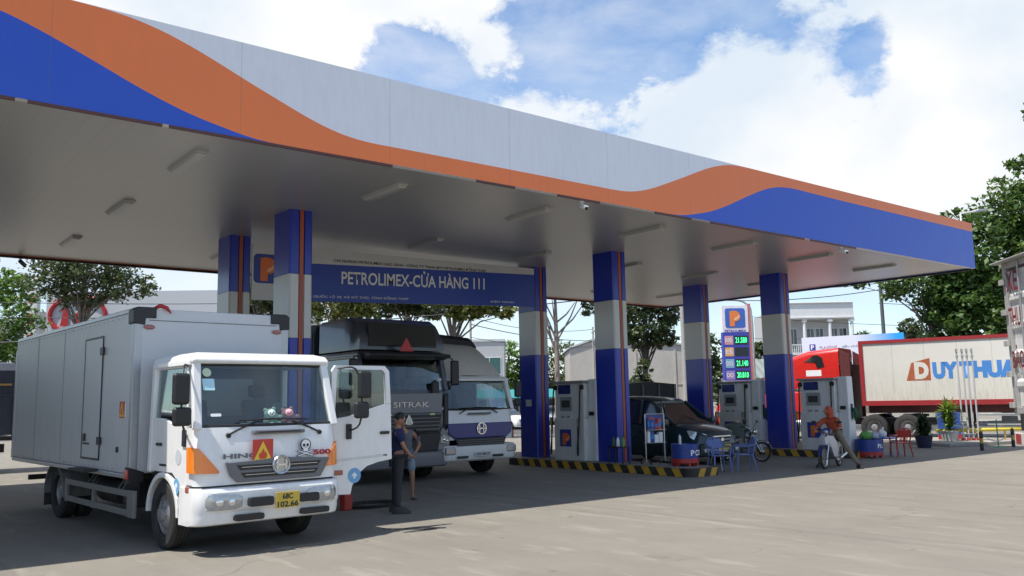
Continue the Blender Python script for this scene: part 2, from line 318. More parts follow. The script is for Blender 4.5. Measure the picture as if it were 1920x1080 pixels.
# ------------------------------------------------------------------ ground
def groundmat():
    mt = bpy.data.materials.new('concrete_apron'); mt.use_nodes = True; t = mt.node_tree; b = t.nodes['Principled BSDF']
    tc = N(t, 'ShaderNodeTexCoord')
    def ns(scale, det, ro, st=(1, 1, 1), rz=0):
        mp = N(t, 'ShaderNodeMapping'); mp.inputs['Scale'].default_value = st; mp.inputs['Rotation'].default_value = (0, 0, rz); t.links.new(tc.outputs['Object'], mp.inputs[0])
        n = N(t, 'ShaderNodeTexNoise'); n.inputs['Scale'].default_value = scale; n.inputs['Detail'].default_value = det; n.inputs['Roughness'].default_value = ro
        t.links.new(mp.outputs[0], n.inputs[0]); return n.outputs[0]
    a = ns(.35, 7, .6); c = ns(5, 10, .75); d = ns(60, 4, .7); e = ns(1.6, 6, .65, (1, .38, 1), math.radians(40)); w = ns(2.6, 5, .6, (1, .25, 1), math.radians(38))
    cr = N(t, 'ShaderNodeValToRGB'); cr.color_ramp.elements[0].position = .30; cr.color_ramp.elements[0].color = (.150, .136, .114, 1)
    cr.color_ramp.elements[1].position = .72; cr.color_ramp.elements[1].color = (.226, .206, .172, 1)
    s = mth(t, 'ADD', mth(t, 'MULTIPLY', a, .40), mth(t, 'ADD', mth(t, 'MULTIPLY', e, .40), mth(t, 'MULTIPLY', c, .20)))
    t.links.new(s, cr.inputs[0])
    # worn pale patches where the surface coat has gone
    pr = N(t, 'ShaderNodeMapRange'); pr.inputs['From Min'].default_value = .56; pr.inputs['From Max'].default_value = .70; t.links.new(w, pr.inputs['Value'])
    m1 = N(t, 'ShaderNodeMix'); m1.data_type = 'RGBA'; t.links.new(mth(t, 'MULTIPLY', pr.outputs[0], .50), m1.inputs[0]); t.links.new(cr.outputs[0], m1.inputs[6]); m1.inputs[7].default_value = (.30, .275, .235, 1)
    # old oil stains
    o = ns(.9, 5, .6); orr = N(t, 'ShaderNodeMapRange'); orr.inputs['From Min'].default_value = .62; orr.inputs['From Max'].default_value = .74; t.links.new(o, orr.inputs['Value'])
    m2 = N(t, 'ShaderNodeMix'); m2.data_type = 'RGBA'; t.links.new(mth(t, 'MULTIPLY', orr.outputs[0], .35), m2.inputs[0]); t.links.new(m1.outputs[2], m2.inputs[6]); m2.inputs[7].default_value = (.075, .068, .060, 1)
    # fine cracks along warped cell borders, and faint rubber marks
    mpv = N(t, 'ShaderNodeMapping'); mpv.inputs['Scale'].default_value = (.22, .22, .22); t.links.new(tc.outputs['Object'], mpv.inputs[0])
    wp = N(t, 'ShaderNodeTexNoise'); wp.inputs['Scale'].default_value = 6; wp.inputs['Detail'].default_value = 6; t.links.new(mpv.outputs[0], wp.inputs[0])
    av = N(t, 'ShaderNodeVectorMath'); av.operation = 'MULTIPLY_ADD'; t.links.new(wp.outputs['Color'], av.inputs[0]); av.inputs[1].default_value = (.35, .35, 0); t.links.new(mpv.outputs[0], av.inputs[2])
    vo = N(t, 'ShaderNodeTexVoronoi'); vo.feature = 'DISTANCE_TO_EDGE'; vo.inputs['Scale'].default_value = 1.0; t.links.new(av.outputs[0], vo.inputs['Vector'])
    ck = mth(t, 'MULTIPLY', mth(t, 'LESS_THAN', vo.outputs['Distance'], .0035), mth(t, 'MULTIPLY', mth(t, 'GREATER_THAN', a, .52), .25))
    m3 = N(t, 'ShaderNodeMix'); m3.data_type = 'RGBA'; t.links.new(ck, m3.inputs[0]); t.links.new(m2.outputs[2], m3.inputs[6]); m3.inputs[7].default_value = (.05, .045, .04, 1)
    tm = ns(.55, 4, .55, (3.2, .10, 1), math.radians(-62)); tmr = N(t, 'ShaderNodeMapRange'); tmr.inputs['From Min'].default_value = .60; tmr.inputs['From Max'].default_value = .68; t.links.new(tm, tmr.inputs['Value'])
    m4 = N(t, 'ShaderNodeMix'); m4.data_type = 'RGBA'; t.links.new(mth(t, 'MULTIPLY', tmr.outputs[0], .22), m4.inputs[0]); t.links.new(m3.outputs[2], m4.inputs[6]); m4.inputs[7].default_value = (.06, .056, .052, 1)
    vs_ = N(t, 'ShaderNodeTexVoronoi'); vs_.inputs['Scale'].default_value = 1.7; t.links.new(tc.outputs['Object'], vs_.inputs['Vector'])
    dr_ = N(t, 'ShaderNodeMapRange'); dr_.inputs['From Min'].default_value = .10; dr_.inputs['From Max'].default_value = .03; t.links.new(vs_.outputs['Distance'], dr_.inputs['Value'])
    sel = mth(t, 'GREATER_THAN', mth(t, 'FRACT', mth(t, 'MULTIPLY', vs_.outputs['Color'], 7.0)), .62)
    m5 = N(t, 'ShaderNodeMix'); m5.data_type = 'RGBA'; t.links.new(mth(t, 'MULTIPLY', mth(t, 'MULTIPLY', dr_.outputs[0], sel), .5), m5.inputs[0]); t.links.new(m4.outputs[2], m5.inputs[6]); m5.inputs[7].default_value = (.045, .04, .036, 1)
    m2 = m5
    sc_ = N(t, 'ShaderNodeVectorMath'); sc_.operation = 'SCALE'; t.links.new(m2.outputs[2], sc_.inputs[0]); t.links.new(mth(t, 'MULTIPLY_ADD', d, .5, .75), sc_.inputs['Scale'])
    t.links.new(sc_.outputs[0], b.inputs['Base Color']); b.inputs['Roughness'].default_value = .85
    bp = N(t, 'ShaderNodeBump'); bp.inputs['Strength'].default_value = .35; bp.inputs['Distance'].default_value = .01
    t.links.new(mth(t, 'ADD', c, mth(t, 'MULTIPLY', d, .6)), bp.inputs['Height']); t.links.new(bp.outputs[0], b.inputs['Normal'])
    return mt
g = MB(); G_ = 900
g.add([(-G_, -G_, 0), (G_, -G_, 0), (G_, G_, 0), (-G_, G_, 0)], [(0, 1, 2, 3)])
tag(g.build('ground', groundmat()), kind='structure')
asphalt = M('asphalt', (.062, .06, .058), .85, var=.2, scale=6, bump=.3, dirt=.4, dirtcol=(.13, .12, .1))
# the highway behind the station, running across the back
rd = Vector((.66, -.75, 0)).normalized(); rn = Vector((-rd.y, rd.x, 0)); rc = Vector((31.5, 44.5, 0))
def strip(a, b, o0, o1, z): return [rc + rd * a + rn * o0 + Vector((0, 0, z)), rc + rd * b + rn * o0 + Vector((0, 0, z)), rc + rd * b + rn * o1 + Vector((0, 0, z)), rc + rd * a + rn * o1 + Vector((0, 0, z))]
g = MB(); g.add(strip(-200, 200, -5.5, 5.5, .004), [(0, 1, 2, 3)]); tag(g.build('road', asphalt), kind='structure')
g = MB()
for k in range(-30, 30): g.add(strip(k * 6, k * 6 + 3, -.07, .07, .008), [(0, 1, 2, 3)])
for s in (-5.1, 5.1): g.add(strip(-200, 200, s - .07, s + .07, .008), [(0, 1, 2, 3)])
tag(g.build('road_markings', whitemark), kind='structure')
g = MB()
for s in (5.5,):
    a = strip(-200, 200, s, s + 3, 0); b_ = strip(-200, 200, s, s + 3, .13)
    g.add(a + b_, [(0, 1, 2, 3), (4, 5, 6, 7), (0, 1, 5, 4), (1, 2, 6, 5), (2, 3, 7, 6), (3, 0, 4, 7)])
tag(g.build('pavement', M('pavement_concrete', (.3, .28, .25), .8, var=.15, scale=5, dirt=.3)), kind='structure')

# ------------------------------------------------------------------ canopy
H, T, Y0, Y1, X0, X1 = 5.958, 7.479, 12.555, 25.99, -9.7, 29.657
can = thing('gas_station_canopy', 'huge flat filling station canopy with white, orange and blue wave fascia on square columns', 'canopy', (0, 0, 0))
fw = M('fascia_white', (.76, .77, .82), .35, var=.03, scale=1.0, bump=.5, dirt=.14, dirtcol=(.3, .3, .3))
fo = M('fascia_orange', (.84, .20, .05), .38, var=.04, scale=1.2, bump=.5, dirt=.12, dirtcol=(.35, .12, .06))
fb = M('fascia_blue', (.018, .085, .54), .35, var=.04, scale=1.2, bump=.5, dirt=.12, dirtcol=(.03, .06, .25))
def addseams(mt):
    t = mt.node_tree; b = t.nodes['Principled BSDF']; src = b.inputs['Base Color'].links[0].from_socket
    tc = N(t, 'ShaderNodeTexCoord'); sp = N(t, 'ShaderNodeSeparateXYZ'); t.links.new(tc.outputs['Object'], sp.inputs[0])
    fr = mth(t, 'FRACT', mth(t, 'MULTIPLY_ADD', sp.outputs['X'], 1 / 2.63, .19)); ln = mth(t, 'LESS_THAN', fr, .006)
    mc = N(t, 'ShaderNodeMix'); mc.data_type = 'RGBA'; t.links.new(mth(t, 'MULTIPLY', ln, .22), mc.inputs[0]); t.links.new(src, mc.inputs[6]); mc.inputs[7].default_value = (.12, .12, .13, 1)
    t.links.new(mc.outputs[2], b.inputs['Base Color'])
for x in (fw, fo, fb): addseams(x)
XC = (X0 + X1) / 2
bR = [(14.7, H), (15.0, H + .015), (15.37, 6.05), (15.95, 6.17), (16.62, 6.40), (17.35, 6.71), (18.09, 7.0), (18.5, 7.12), (18.9, 7.19), (19.42, 7.225), (20.04, 7.215), (22, 7.2), (40, 7.18)]
oR = [(0, 6.28), (12.4, 6.27), (12.9, 6.265), (13.29, 6.285), (13.65, 6.355), (14.02, 6.46), (15.06, 6.86), (15.69, 7.12), (16.1, 7.27), (16.5, 7.385), (16.91, 7.455), (17.4, T)]
def sm(pts, x, w=.25): return sum(interp(pts, x + d) for d in (-w, -w / 2, 0, w / 2, w)) / 5
b = MB(); xs = [X0 + (X1 - X0) * i / 420 for i in range(421)]
def levels(x):
    q = XC + abs(x - XC); return min(max(H, sm(bR, q)), T), min(max(H, sm(oR, q)), T)
yf, yb = Y0, Y0 + .14
for a, c in zip(xs, xs[1:]):
    (b0, o0), (b1_, o1) = levels(a), levels(c)
    if b0 > H + 1e-4 or b1_ > H + 1e-4: b.add([(a, yf, H), (c, yf, H), (c, yf, b1_), (a, yf, b0)], [(0, 1, 2, 3)], 2)
    b.add([(a, yf, b0), (c, yf, b1_), (c, yf, o1), (a, yf, o0)], [(0, 1, 2, 3)], 1)
    if o0 < T - 1e-4 or o1 < T - 1e-4: b.add([(a, yf, o0), (c, yf, o1), (c, yf, T), (a, yf, T)], [(0, 1, 2, 3)], 0)
b.add([(X0, yb, H), (X1, yb, H), (X1, yb, T), (X0, yb, T), (X0, yf, T), (X1, yf, T), (X0, yf, H), (X1, yf, H)], [(0, 3, 2, 1), (3, 4, 5, 2), (0, 1, 7, 6)], 0)
b.add([(X1, yf, H), (X1, yb, H), (X1, yb, T), (X1, yf, T)], [(0, 1, 2, 3)], 2)
f_ = b.build('front_fascia', [fw, fo, fb], can, weld=False)
b = MB()
b.box(X0, X0 + .14, yb + .003, Y1 - .15, H, 7.18, 1); b.box(X0, X0 + .14, yb + .003, Y1 - .15, 7.183, T, 0)
b.build('side_fascia', [fo, fb], can)
b = MB()
b.box(X1 - .14, X1, yb + .003, Y1 - .15, H, 7.18, 1); b.box(X1 - .14, X1, yb + .003, Y1 - .15, 7.183, T, 0)
b.build('side_fascia', [fo, fb], can)
b = MB(); b.box(X0, X1, Y1 - .14, Y1, H, 6.25, 0); b.box(X0, X1, Y1 - .14, Y1, 6.253, T, 1); b.build('rear_fascia', [fo, fw], can)
# soffit of long glossy metal panels
def soffitmat():
    mt = M('soffit_panel', (.42, .415, .40), .33, .15, var=.05, scale=.8, spec=1.0, rv=.03)
    t = mt.node_tree; bs = t.nodes['Principled BSDF']; tc = N(t, 'ShaderNodeTexCoord'); sp = N(t, 'ShaderNodeSeparateXYZ'); t.links.new(tc.outputs['Object'], sp.inputs[0])
    fr = mth(t, 'FRACT', mth(t, 'MULTIPLY', sp.outputs['X'], 1 / .3)); g_ = mth(t, 'SMOOTH_MIN', mth(t, 'MINIMUM', fr, mth(t, 'SUBTRACT', 1.0, fr)), .08, .03)
    src = bs.inputs['Base Color'].links[0].from_socket; mc = N(t, 'ShaderNodeMix'); mc.data_type = 'RGBA'; t.links.new(mth(t, 'MULTIPLY', mth(t, 'LESS_THAN', fr, .05), .14), mc.inputs[0]); t.links.new(src, mc.inputs[6]); mc.inputs[7].default_value = (.12, .115, .105, 1); t.links.new(mc.outputs[2], bs.inputs['Base Color'])
    bp = N(t, 'ShaderNodeBump'); bp.inputs['Strength'].default_value = .25; bp.inputs['Distance'].default_value = .01; t.links.new(g_, bp.inputs['Height']); t.links.new(bp.outputs[0], bs.inputs['Normal'])
    return mt
b = MB(); b.box(X0 + .145, X1 - .145, Y0 + .145, Y1 - .145, H + .012, H + .08); b.build('soffit', soffitmat(), can)
b = MB(); b.box(X0 + .145, X1 - .145, Y0 + .145, Y1 - .145, T - .5, T - .42); b.build('roof_deck', galv, can)
for a, c in ((-9, 1.75), (1.9, 3.62), (3.72, 7.45), (9.25, 10.15), (11.25, 12.4), (14.1, 15.3), (16.0, 19.8), (20.1, 22.3)):
    b = MB(); b.box(a, c, Y0 - .004, Y0 + .03, H - .045, H - .003)
    b.build('drip_trim', M('drip_trim_paint', (.10, .035, .03), .5, var=.2), can)
b = MB(); b.box(X0, X1, Y1 - .1, Y1 - .02, H - .06, H - .003); b.box(X1 - .1, X1 - .02, Y0 + .1, Y1 - .103, H - .05, H - .003); b.build('edge_trim', darkmetal, can)
cwhite = M('column_white', (.56, .56, .55), .3, var=.03, scale=2, rv=.04, dirt=.10, dirtcol=(.3, .28, .25))
cblue = M('column_blue', (.014, .036, .38), .26, var=.05, scale=2, rv=.05, dirt=.45, dirtcol=(.10, .09, .08), dz=(.2, 1.3))
cor = M('column_stripe', (.36, .07, .03), .4, var=.08)
groove = M('groove', (.012, .01, .02), .6)
def column(x, y, zb):
    w, d = .52, .82; cx = x + w / 2; b = MB()
    for z0, z1, mi in ((zb, 3.265, 1), (3.265, 4.605, 0), (4.605, H + .012, 1)):
        ch = .035; s0 = .205; s1 = .345       # channel for the stripe
        pl = [(x + ch, y), (x + s0, y), (x + s0, y + .04), (x + s1, y + .04), (x + s1, y), (x + w - ch, y), (x + w, y + ch), (x + w, y + d - ch), (x + w - ch, y + d), (x + ch, y + d), (x, y + d - ch), (x, y + ch)]
        b.prism(pl, 'z', z0, z1, mi)
    c = b.build('column', [cwhite, cblue], can, weld=False)
    s = MB(); s.box(x + .232, x + .318, y + .006, y + .038, zb, H + .01); s.build('accent_strip', cor, c)
    s = MB()
    for z in (3.265, 4.605): s.box(x - .003, x + .2, y - .003, y - .0005, z - .004, z + .004); s.box(x + .35, x + w + .003, y - .003, y - .0005, z - .004, z + .004); s.box(x - .003, x - .0005, y, y + d, z - .004, z + .004)
    s.build('panel_joint', groove, c)
    return c
for cx_ in (7.459, 16.934, 24.76):
    for cy_ in (16.73, 20.107): cc = column(cx_, cy_, 0.2 if cx_ > 8 else 0.0)
# notice stuck on the middle rear column (seen on its left face)
b = MB(); b.box(16.926, 16.931, 20.35, 20.62, 1.72, 1.92); b.build('notice_plate', M('paper', (.55, .56, .58), .6), can)

# ceiling lights
lamp_h = M('fixture_enamel', (.42, .42, .40), .45, var=.05); lamp_d = M('diffuser', (.50, .50, .48), .35, var=.04)
L0 = thing('canopy_light', '', 'ceiling light', (4.55, 14.3, H), 0, 'fluorescent fixtures under the canopy')
b = MB(); b.prism([(-.09, -.030), (-.13, .012), (.13, .012), (.09, -.030)], 'y', -.70, .70); b.build('housing', lamp_h, L0, bevel=.006)
b = MB(); b.prism([(-.07, -.065), (-.10, -.0315), (.10, -.0315), (.07, -.065)], 'y', -.67, .67); b.build('diffuser', lamp_d, L0, bevel=.006)
rows = {14.3: 'front row of canopy lights', 18.45: 'middle row of canopy lights', 22.9: 'rear row of canopy lights'}
first = True
for yy, rn_ in rows.items():
    for i, xx in enumerate((4.55, 8.3, 11.92, 15.5, 19.15, 22.75, 26.4)):
        lb = 'off white tube light on the soffit, %s in from the left in the %s' % (('first', 'second', 'third', 'fourth', 'fifth', 'sixth', 'seventh')[i], rn_)
        lb = lb.replace(' in from the left in the ', ' from left in ')
        if first: L0['label'] = lb; first = False
        else: copy_tree(L0, loc=(xx, yy, H), label=lb)

# cameras under the fascia
def security_cam(x, y, z, ang, label, cb=white):
    t = thing('security_camera', label, 'camera', (x, y, z), ang, 'cameras under the canopy edge')
    b = MB(); b.cyl((0, 0, 0), (0, 0, -.02), .05, n=14); b.tube([(0, 0, -.02), (0, -.02, -.07), (0, -.05, -.10)], .014); b.build('bracket', cb, t, smooth=True)
    b = MB(); b.cyl((0, .04, -.09), (0, -.2, -.19), .042, .042, 14); b.beam((0, .03, -.045), (0, -.24, -.155), .09, .008); b.build('camera_body', cb, t, smooth=True, bevel=.003)
    b = MB(); b.cyl((0, -.2, -.19), (0, -.215, -.197), .034, .034, 14); b.build('lens', black, t)
    return t
security_cam(11.95, 12.63, H - .045, -.3, 'small white bullet camera under the orange stripe of the fascia')
security_cam(21.65, 12.63, H - .045, -.3, 'small white bullet camera under the blue end of the fascia')
security_cam(3.95, 25.85, H - .06, 2.4, 'black camera hanging under the far left rear canopy edge', black)

# roof floodlight arm at the right end
t = thing('roof_floodlight', 'pale floodlight on a bent white arm above the right canopy corner', 'floodlight', (29.35, 12.75, T), 0)
b = MB(); b.tube([(0, 0, -.02), (0, 0, .33), (.9, -.12, .50)], .028, 8); b.build('arm', white, t)
b = MB(); b.beam((.85, -.11, .50), (1.45, -.2, .60), .22, .07, side=(0, 1, 0)); b.build('lamp_head', galv, t, bevel=.02)
b = MB(); b.beam((.9, -.12, .463), (1.4, -.19, .553), .17, .01, side=(0, 1, 0)); b.build('lens', lampglass, t)

# ------------------------------------------------------------------ unseen office-shaped block, added to shade the left end under the canopy
SO = thing('unseen_shade_block', 'unseen office-shaped block added beyond the left picture edge to shade that side', 'building', (-7.2, 9.5, 0), 0)
so_w = M('shade_block_wall', (.20, .21, .24), .6, var=.06)
b = MB(); b.box(-5, 0, 5.0, 20.0, 0, 4.6); b.build('wall', so_w, SO); b = MB(); b.box(-5.1, .25, 4.8, 20.2, 4.603, 4.8); b.build('roof', galv, SO)
for k in range(4):
    b = MB(); b.box(.003, .06, 6.0 + k * 3.5, 8.6 + k * 3.5, .9, 3.2); f_ = b.build('window', greypl, SO); b = MB(); b.box(.0605, .07, 6.08 + k * 3.5, 8.52 + k * 3.5, .98, 3.12); b.build('pane', darkglass, f_)
b = MB(); b.box(.003, .07, 5.2, 5.8, 0, 2.2); b.build('door', greypl, SO)

# ------------------------------------------------------------------ name sign
sg = thing('station_sign', 'long blue and white name board hanging between the rear columns', 'sign', (0, 20.06, 0))
def bandz(x, a, b_): return a + (b_ - a) * (x - 7.96) / (16.9 - 7.96)
bz = lambda x: bandz(x, 4.42, 4.73); mz = lambda x: bandz(x, 5.38, 5.71); tz = lambda x: bandz(x, 5.80, 5.90)
b = MB(); b.prism([(8.9, bz(8.9)), (16.9, bz(16.9)), (16.9, mz(16.9)), (8.9, mz(8.9))], 'y', 0, .06); b.build('blue_panel', M('sign_blue', (.02, .06, .38), .4, var=.05), sg)
b = MB(); b.prism([(7.99, mz(7.99)), (8.9, mz(8.9)), (16.9, mz(16.9)), (16.9, tz(16.9)), (7.99, tz(7.99))], 'y', .002, .06)
b.prism([(7.99, bz(7.99)), (8.897, bz(8.897)), (8.897, mz(8.897)), (7.99, mz(7.99))], 'y', .002, .06); b.build('white_panel', M('sign_white', (.6, .6, .6), .45, var=.04), sg)
sd = Vector((8.94, 0, .31)).normalized()
lettering('PETROLIMEX-CỬA HÀNG 111', sg, M('sign_letter', (.78, .78, .76), .5), (10.38, 0, 4.965), sd, (0, 0, 1), 4.62, .45, fat=.016)
lettering('CHI NHÁNH PETROLIMEX CAO LÃNH - CÔNG TY TNHH MTV PETROLIMEX ĐỒNG THÁP', sg, blackmark, (10.15, 0, 5.53), Vector((8.94, 0, .20)).normalized(), (0, 0, 1), 4.9, .12, fat=.02)
lettering('ĐỊA CHỈ: QUỐC LỘ 30, XÃ MỸ THỌ, TỈNH ĐỒNG THÁP', sg, whitemark, (9.0, 0, 4.54), sd, (0, 0, 1), 3.4, .10, fat=.01)
lettering('ĐIỆN THOẠI:', sg, whitemark, (15.2, 0, 4.75), sd, (0, 0, 1), .9, .08, fat=.01)
plate_on(sg, 'logo_plate', M('logo_blue', (.02, .05, .3), .4), (8.03, .002, 4.84), (1, 0, .02), (0, 0, 1), rrect(0, 0, .80, .72, .1), .004)
def plogo(parent, o, r, u, s, mt=orange, depth=.008, hi=M('logo_cream', (.85, .45, .25), .5)):
    r_ = Vector(r).normalized()
    plate_on(parent, 'logo_letter', mt, o, r, u, [(0, 0), (.30 * s, 0), (.30 * s, .28 * s), (.45 * s, .30 * s), (.62 * s, .42 * s), (.66 * s, .6 * s), (.6 * s, .8 * s), (.44 * s, .92 * s), (.2 * s, .95 * s), (0, .9 * s)], depth)
    plate_on(parent, 'logo_accent', hi, o, r, u, [(.28 * s, .36 * s), (.42 * s, .38 * s), (.6 * s, .55 * s), (.58 * s, .7 * s), (.46 * s, .56 * s), (.28 * s, .48 * s)], depth + .003)
plogo(sg, (8.2, .002, 4.9), (1, 0, .02), (0, 0, 1), .62)

# ------------------------------------------------------------------ pump islands
def island(x0, x1, y0, y1, label):
    t = thing('pump_island', label, 'pump island', ((x0 + x1) / 2, y0, 0), 0, 'kerbed pump islands')
    ox = (x0 + x1) / 2; r = .25
    pl = [(p[0] - ox, p[1] - y0) for p in rrect(x0, y0, x1, y1, r, 5)]
    b = MB(); b.prism(pl, 'z', 0, .2); b.build('kerb', blackpaint, t, bevel=.01)
    b = MB(); b.prism([(p[0] * .86, (p[1] - (y1 - y0) / 2) * .97 + (y1 - y0) / 2) for p in pl], 'z', .2, .204); b.build('paving', M('island_concrete', (.22, .21, .19), .8, var=.15, dirt=.3), t)
    b = MB(); n = int((y1 - y0 - .5) / .5)
    for k in range(n):                        # slanted yellow bars on both long faces
        a = .28 + k * .5
        for sx in (-1, 1):
            x = sx * ((x1 - x0) / 2 + .003)
            b.add([(x, a, .003), (x, a + .24, .003), (x, a + .36, .197), (x, a + .12, .197)], [(0, 1, 2, 3)])
            xt = sx * ((x1 - x0) / 2 - .12)
            b.add([(x, a + .12, .2025), (x, a + .36, .2025), (xt, a + .36, .2025), (xt, a + .12, .2025)], [(0, 1, 2, 3)])
    for k in range(2):
        a = -(x1 - x0) / 2 + .22 + k * .44
        b.add([(a, -.003, .003), (a + .22, -.003, .003), (a + .32, -.003, .197), (a + .1, -.003, .197)], [(0, 1, 2, 3)])
    b.build('hazard_stripe', yellow, t, weld=False)
    return t
island(16.40, 17.55, 13.8, 21.0, 'black and yellow striped island under the middle pair of columns')
island(24.2, 25.35, 14.2, 21.6, 'black and yellow striped island under the right pair of columns')

# ------------------------------------------------------------------ fuel dispensers
dwhite = M('dispenser_white', (.66, .66, .65), .38, var=.06, dirt=.25)
dgrey = M('dispenser_grey', (.26, .27, .28), .4, var=.06)
def dispenser():
    t = thing('fuel_dispenser', '', 'fuel dispenser', (17.02, 18.40, .2), 0, 'fuel dispensers on the islands'); t.scale = (1, 1.3, 1)
    b = MB(); b.box(-.28, .28, -.42, .55, 0, 1.18); b.box(-.24, .24, -.40, .53, 1.18, 2.16); b.build('cabinet', dwhite, t, bevel=.02)
    b = MB(); b.box(-.33, .33, -.45, .58, 2.163, 2.23); b.build('top_cap', dgrey, t, bevel=.015)
    # hose tower at the near end, flaring towards its foot
    b = MB(); b.prism([(-.16, 0), (.30, 0), (.24, .9), (.20, 2.26), (-.10, 2.26), (-.12, .9)], 'y', -.68, -.423); b.build('hose_tower', M('tower_white', (.72, .73, .73), .35, var=.05, dirt=.2), t, bevel=.02)
    hl = MB(); hl.box(.01, .11, -.695, -.682, .95, 1.42); hl.box(-.16, -.125, -.62, -.48, 1.25, 1.36); hl.build('nozzle_slot', black, t, bevel=.005)
    b = MB(); b.tube([(.07, -.73, 1.30), (.08, -.77, 1.14), (.06, -.76, 1.02), (.11, -.74, .90)], [.05, .06, .045, .02]); b.build('nozzle', M('green_nozzle', (.01, .10, .04), .5), t, smooth=True)
    b = MB(); b.box(-.247, -.2405, .02, .42, 1.86, 2.12); b.build('top_panel', M('panel_blue', (.02, .03, .16), .3), t)
    b = MB(); b.box(-.262, -.2405, -.02, .36, 1.38, 1.78); d_ = b.build('display', dgrey, t, bevel=.008)
    b = MB(); b.box(-.268, -.263, .04, .30, 1.48, 1.68); b.build('screen', M('lcd', (.05, .06, .055), .2), d_)
    b = MB(); b.box(-.258, -.2405, -.02, .36, .98, 1.34); k_ = b.build('keypad', dwhite, t, bevel=.005)
    b = MB()
    for q in (.04, .22): b.box(-.264, -.259, q, q + .1, 1.06, 1.24)
    b.build('keys', dgrey, k_)
    b = MB(); b.box(-.288, -.2805, .0, .36, .38, .86); b.build('logo_plate', M('pl_blue', (.03, .05, .28), .4), t)
    plogo(t, (-.288, .27, .42), (0, -1, 0), (0, 0, 1), .36)
    for y in (-.36, .50):
        b = MB(); b.tube(smooth_curve([(-.27, y, 2.12), (-.34, y, 1.9), (-.37, y, 1.4), (-.40, y + .02, .8), (-.42, y + .05, .35), (-.36, y + .09, .15), (-.32, y + .11, .5), (-.30, y + .12, .95)], 5), .019); b.build('hose', rubber, t, smooth=True)
        b = MB(); b.box(-.30, -.243, y - .05, y + .05, 1.98, 2.10); b.build('hose_hanger', black, t)
        b = MB(); b.tube([(-.30, y + .12, .93), (-.31, y + .13, 1.08), (-.33, y + .1, 1.18), (-.38, y + .02, 1.16)], [.022, .035, .035, .014]); b.build('nozzle', steel if y < 0 else M('yellow_nozzle', (.5, .3, .04), .5), t, smooth=True)
    return t
D1 = dispenser(); D1['label'] = 'white fuel dispenser between the middle pair of blue columns'
copy_tree(D1, loc=(24.80, 18.60, .2), label='white fuel dispenser below the price pylon, behind the parked van')
copy_tree(D1, loc=(24.80, 15.40, .2), label='white fuel dispenser behind the person on the scooter, right of the last column')

# ------------------------------------------------------------------ vehicles
rimgrey = M('rim_grey', (.30, .30, .30), .5, .4, var=.25, scale=9, dirt=.6, dirtcol=(.12, .1, .08))
def wheel(parent, u, v, r, w, dual=False, rim=None, front=True):
    side = 1 if u > 0 else -1
    b = MB(); W = w
    def tyre(c):
        h = W / 2
        b.lathe([(r * .58, -h * .8), (r * .62, -h), (r * .92, -h), (r * .985, -h * .82), (r, -h * .6), (r, -h * .46), (r * .975, -h * .44), (r * .975, -h * .36), (r, -h * .34), (r, -h * .06), (r * .975, -h * .05), (r * .975, h * .05), (r, h * .06), (r, h * .34), (r * .975, h * .36), (r * .975, h * .44), (r, h * .46), (r, h * .6), (r * .985, h * .82), (r * .92, h), (r * .62, h), (r * .58, h * .8), (r * .58, -h * .8)], c, 'x', 36)
    tyre((u, v, r))
    if dual: tyre((u - side * (W + .06), v, r))
    t = b.build('wheel', rubber, parent, smooth=35)
    b = MB(); h = W / 2; o = u + side * h * .72
    if dual or not front: pr = [(r * .6, 0), (r * .56, -.05), (r * .5, -.12), (r * .34, -.14), (r * .30, -.12), (r * .22, -.02), (r * .10, 0), (.001, 0)]
    else: pr = [(r * .6, 0), (r * .56, -.03), (r * .48, -.05), (r * .36, .01), (r * .28, .03), (r * .22, .03), (r * .2, .07), (r * .08, .08), (.001, .08)]
    b.lathe([(a, side * c) for a, c in pr], (o, v, r), 'x', 28)
    for k in range(8):
        a = 2 * PI * k / 8; b.cyl((o + side * (.0 if front else -.13), v + r * .3 * math.cos(a), r + r * .3 * math.sin(a)), (o + side * (.045 if front else -.09), v + r * .3 * math.cos(a), r + r * .3 * math.sin(a)), .016, n=6)
    b.build('rim', rim or rimgrey, t, smooth=35)
    return t
def front_path(w, rc, side, n=6):
    """plan outline from the left flank round the front to the right flank"""
    P = [(-w / 2, side)] + [(-w / 2 + rc - rc * math.cos(PI / 2 * k / n), rc - rc * math.sin(PI / 2 * k / n)) for k in range(n + 1)]
    return P + [(-x, y) for x, y in P[::-1]]
def wrap(mb, w, rc, side, prof, mi=0, bulge=0.):
    """shell wrapping the nose; prof = [(setback, z)] from low to high"""
    p = front_path(w, rc, side)
    mb.sheet([[(x * (1 - q[2] if len(q) > 2 else 1), y + q[0] * (1 if y < side else 0) - bulge * (1 - (2 * x / w) ** 2), q[1]) for x, y in p] for q in prof], mi)
def mirror(parent, pts, heads, mat=black):
    b = MB(); b.tube(smooth_curve(pts, 4), .014); m_ = b.build('mirror', mat, parent, smooth=True)
    for (x, y, z, w, h) in heads:
        k = MB(); k.box(x - w / 2, x + w / 2, y - .05, y + .04, z - h / 2, z + h / 2); k.build('mirror_head', mat, m_, bevel=.045, seg=4)
        k = MB(); k.box(x - w / 2 + .02, x + w / 2 - .02, y + .041, y + .044, z - h / 2 + .02, z + h / 2 - .02); k.build('mirror_glass', chrome, m_)
    return m_

# ---- white refrigerated box truck in front
TK = thing('box_truck', 'white refrigerated box truck parked in front with its driver door open', 'truck', (4.806, 11.228, 0), .051)
w = 2.04
b = MB(); wrap(b, w, .16, .42, [(.03, .885), (.03, .90), (.015, 1.0), (.02, 1.2), (.045, 1.42), (.07, 1.55), (.085, 1.62)], bulge=.035); b.build('front_panel', white, TK, smooth=30, solid=.025)
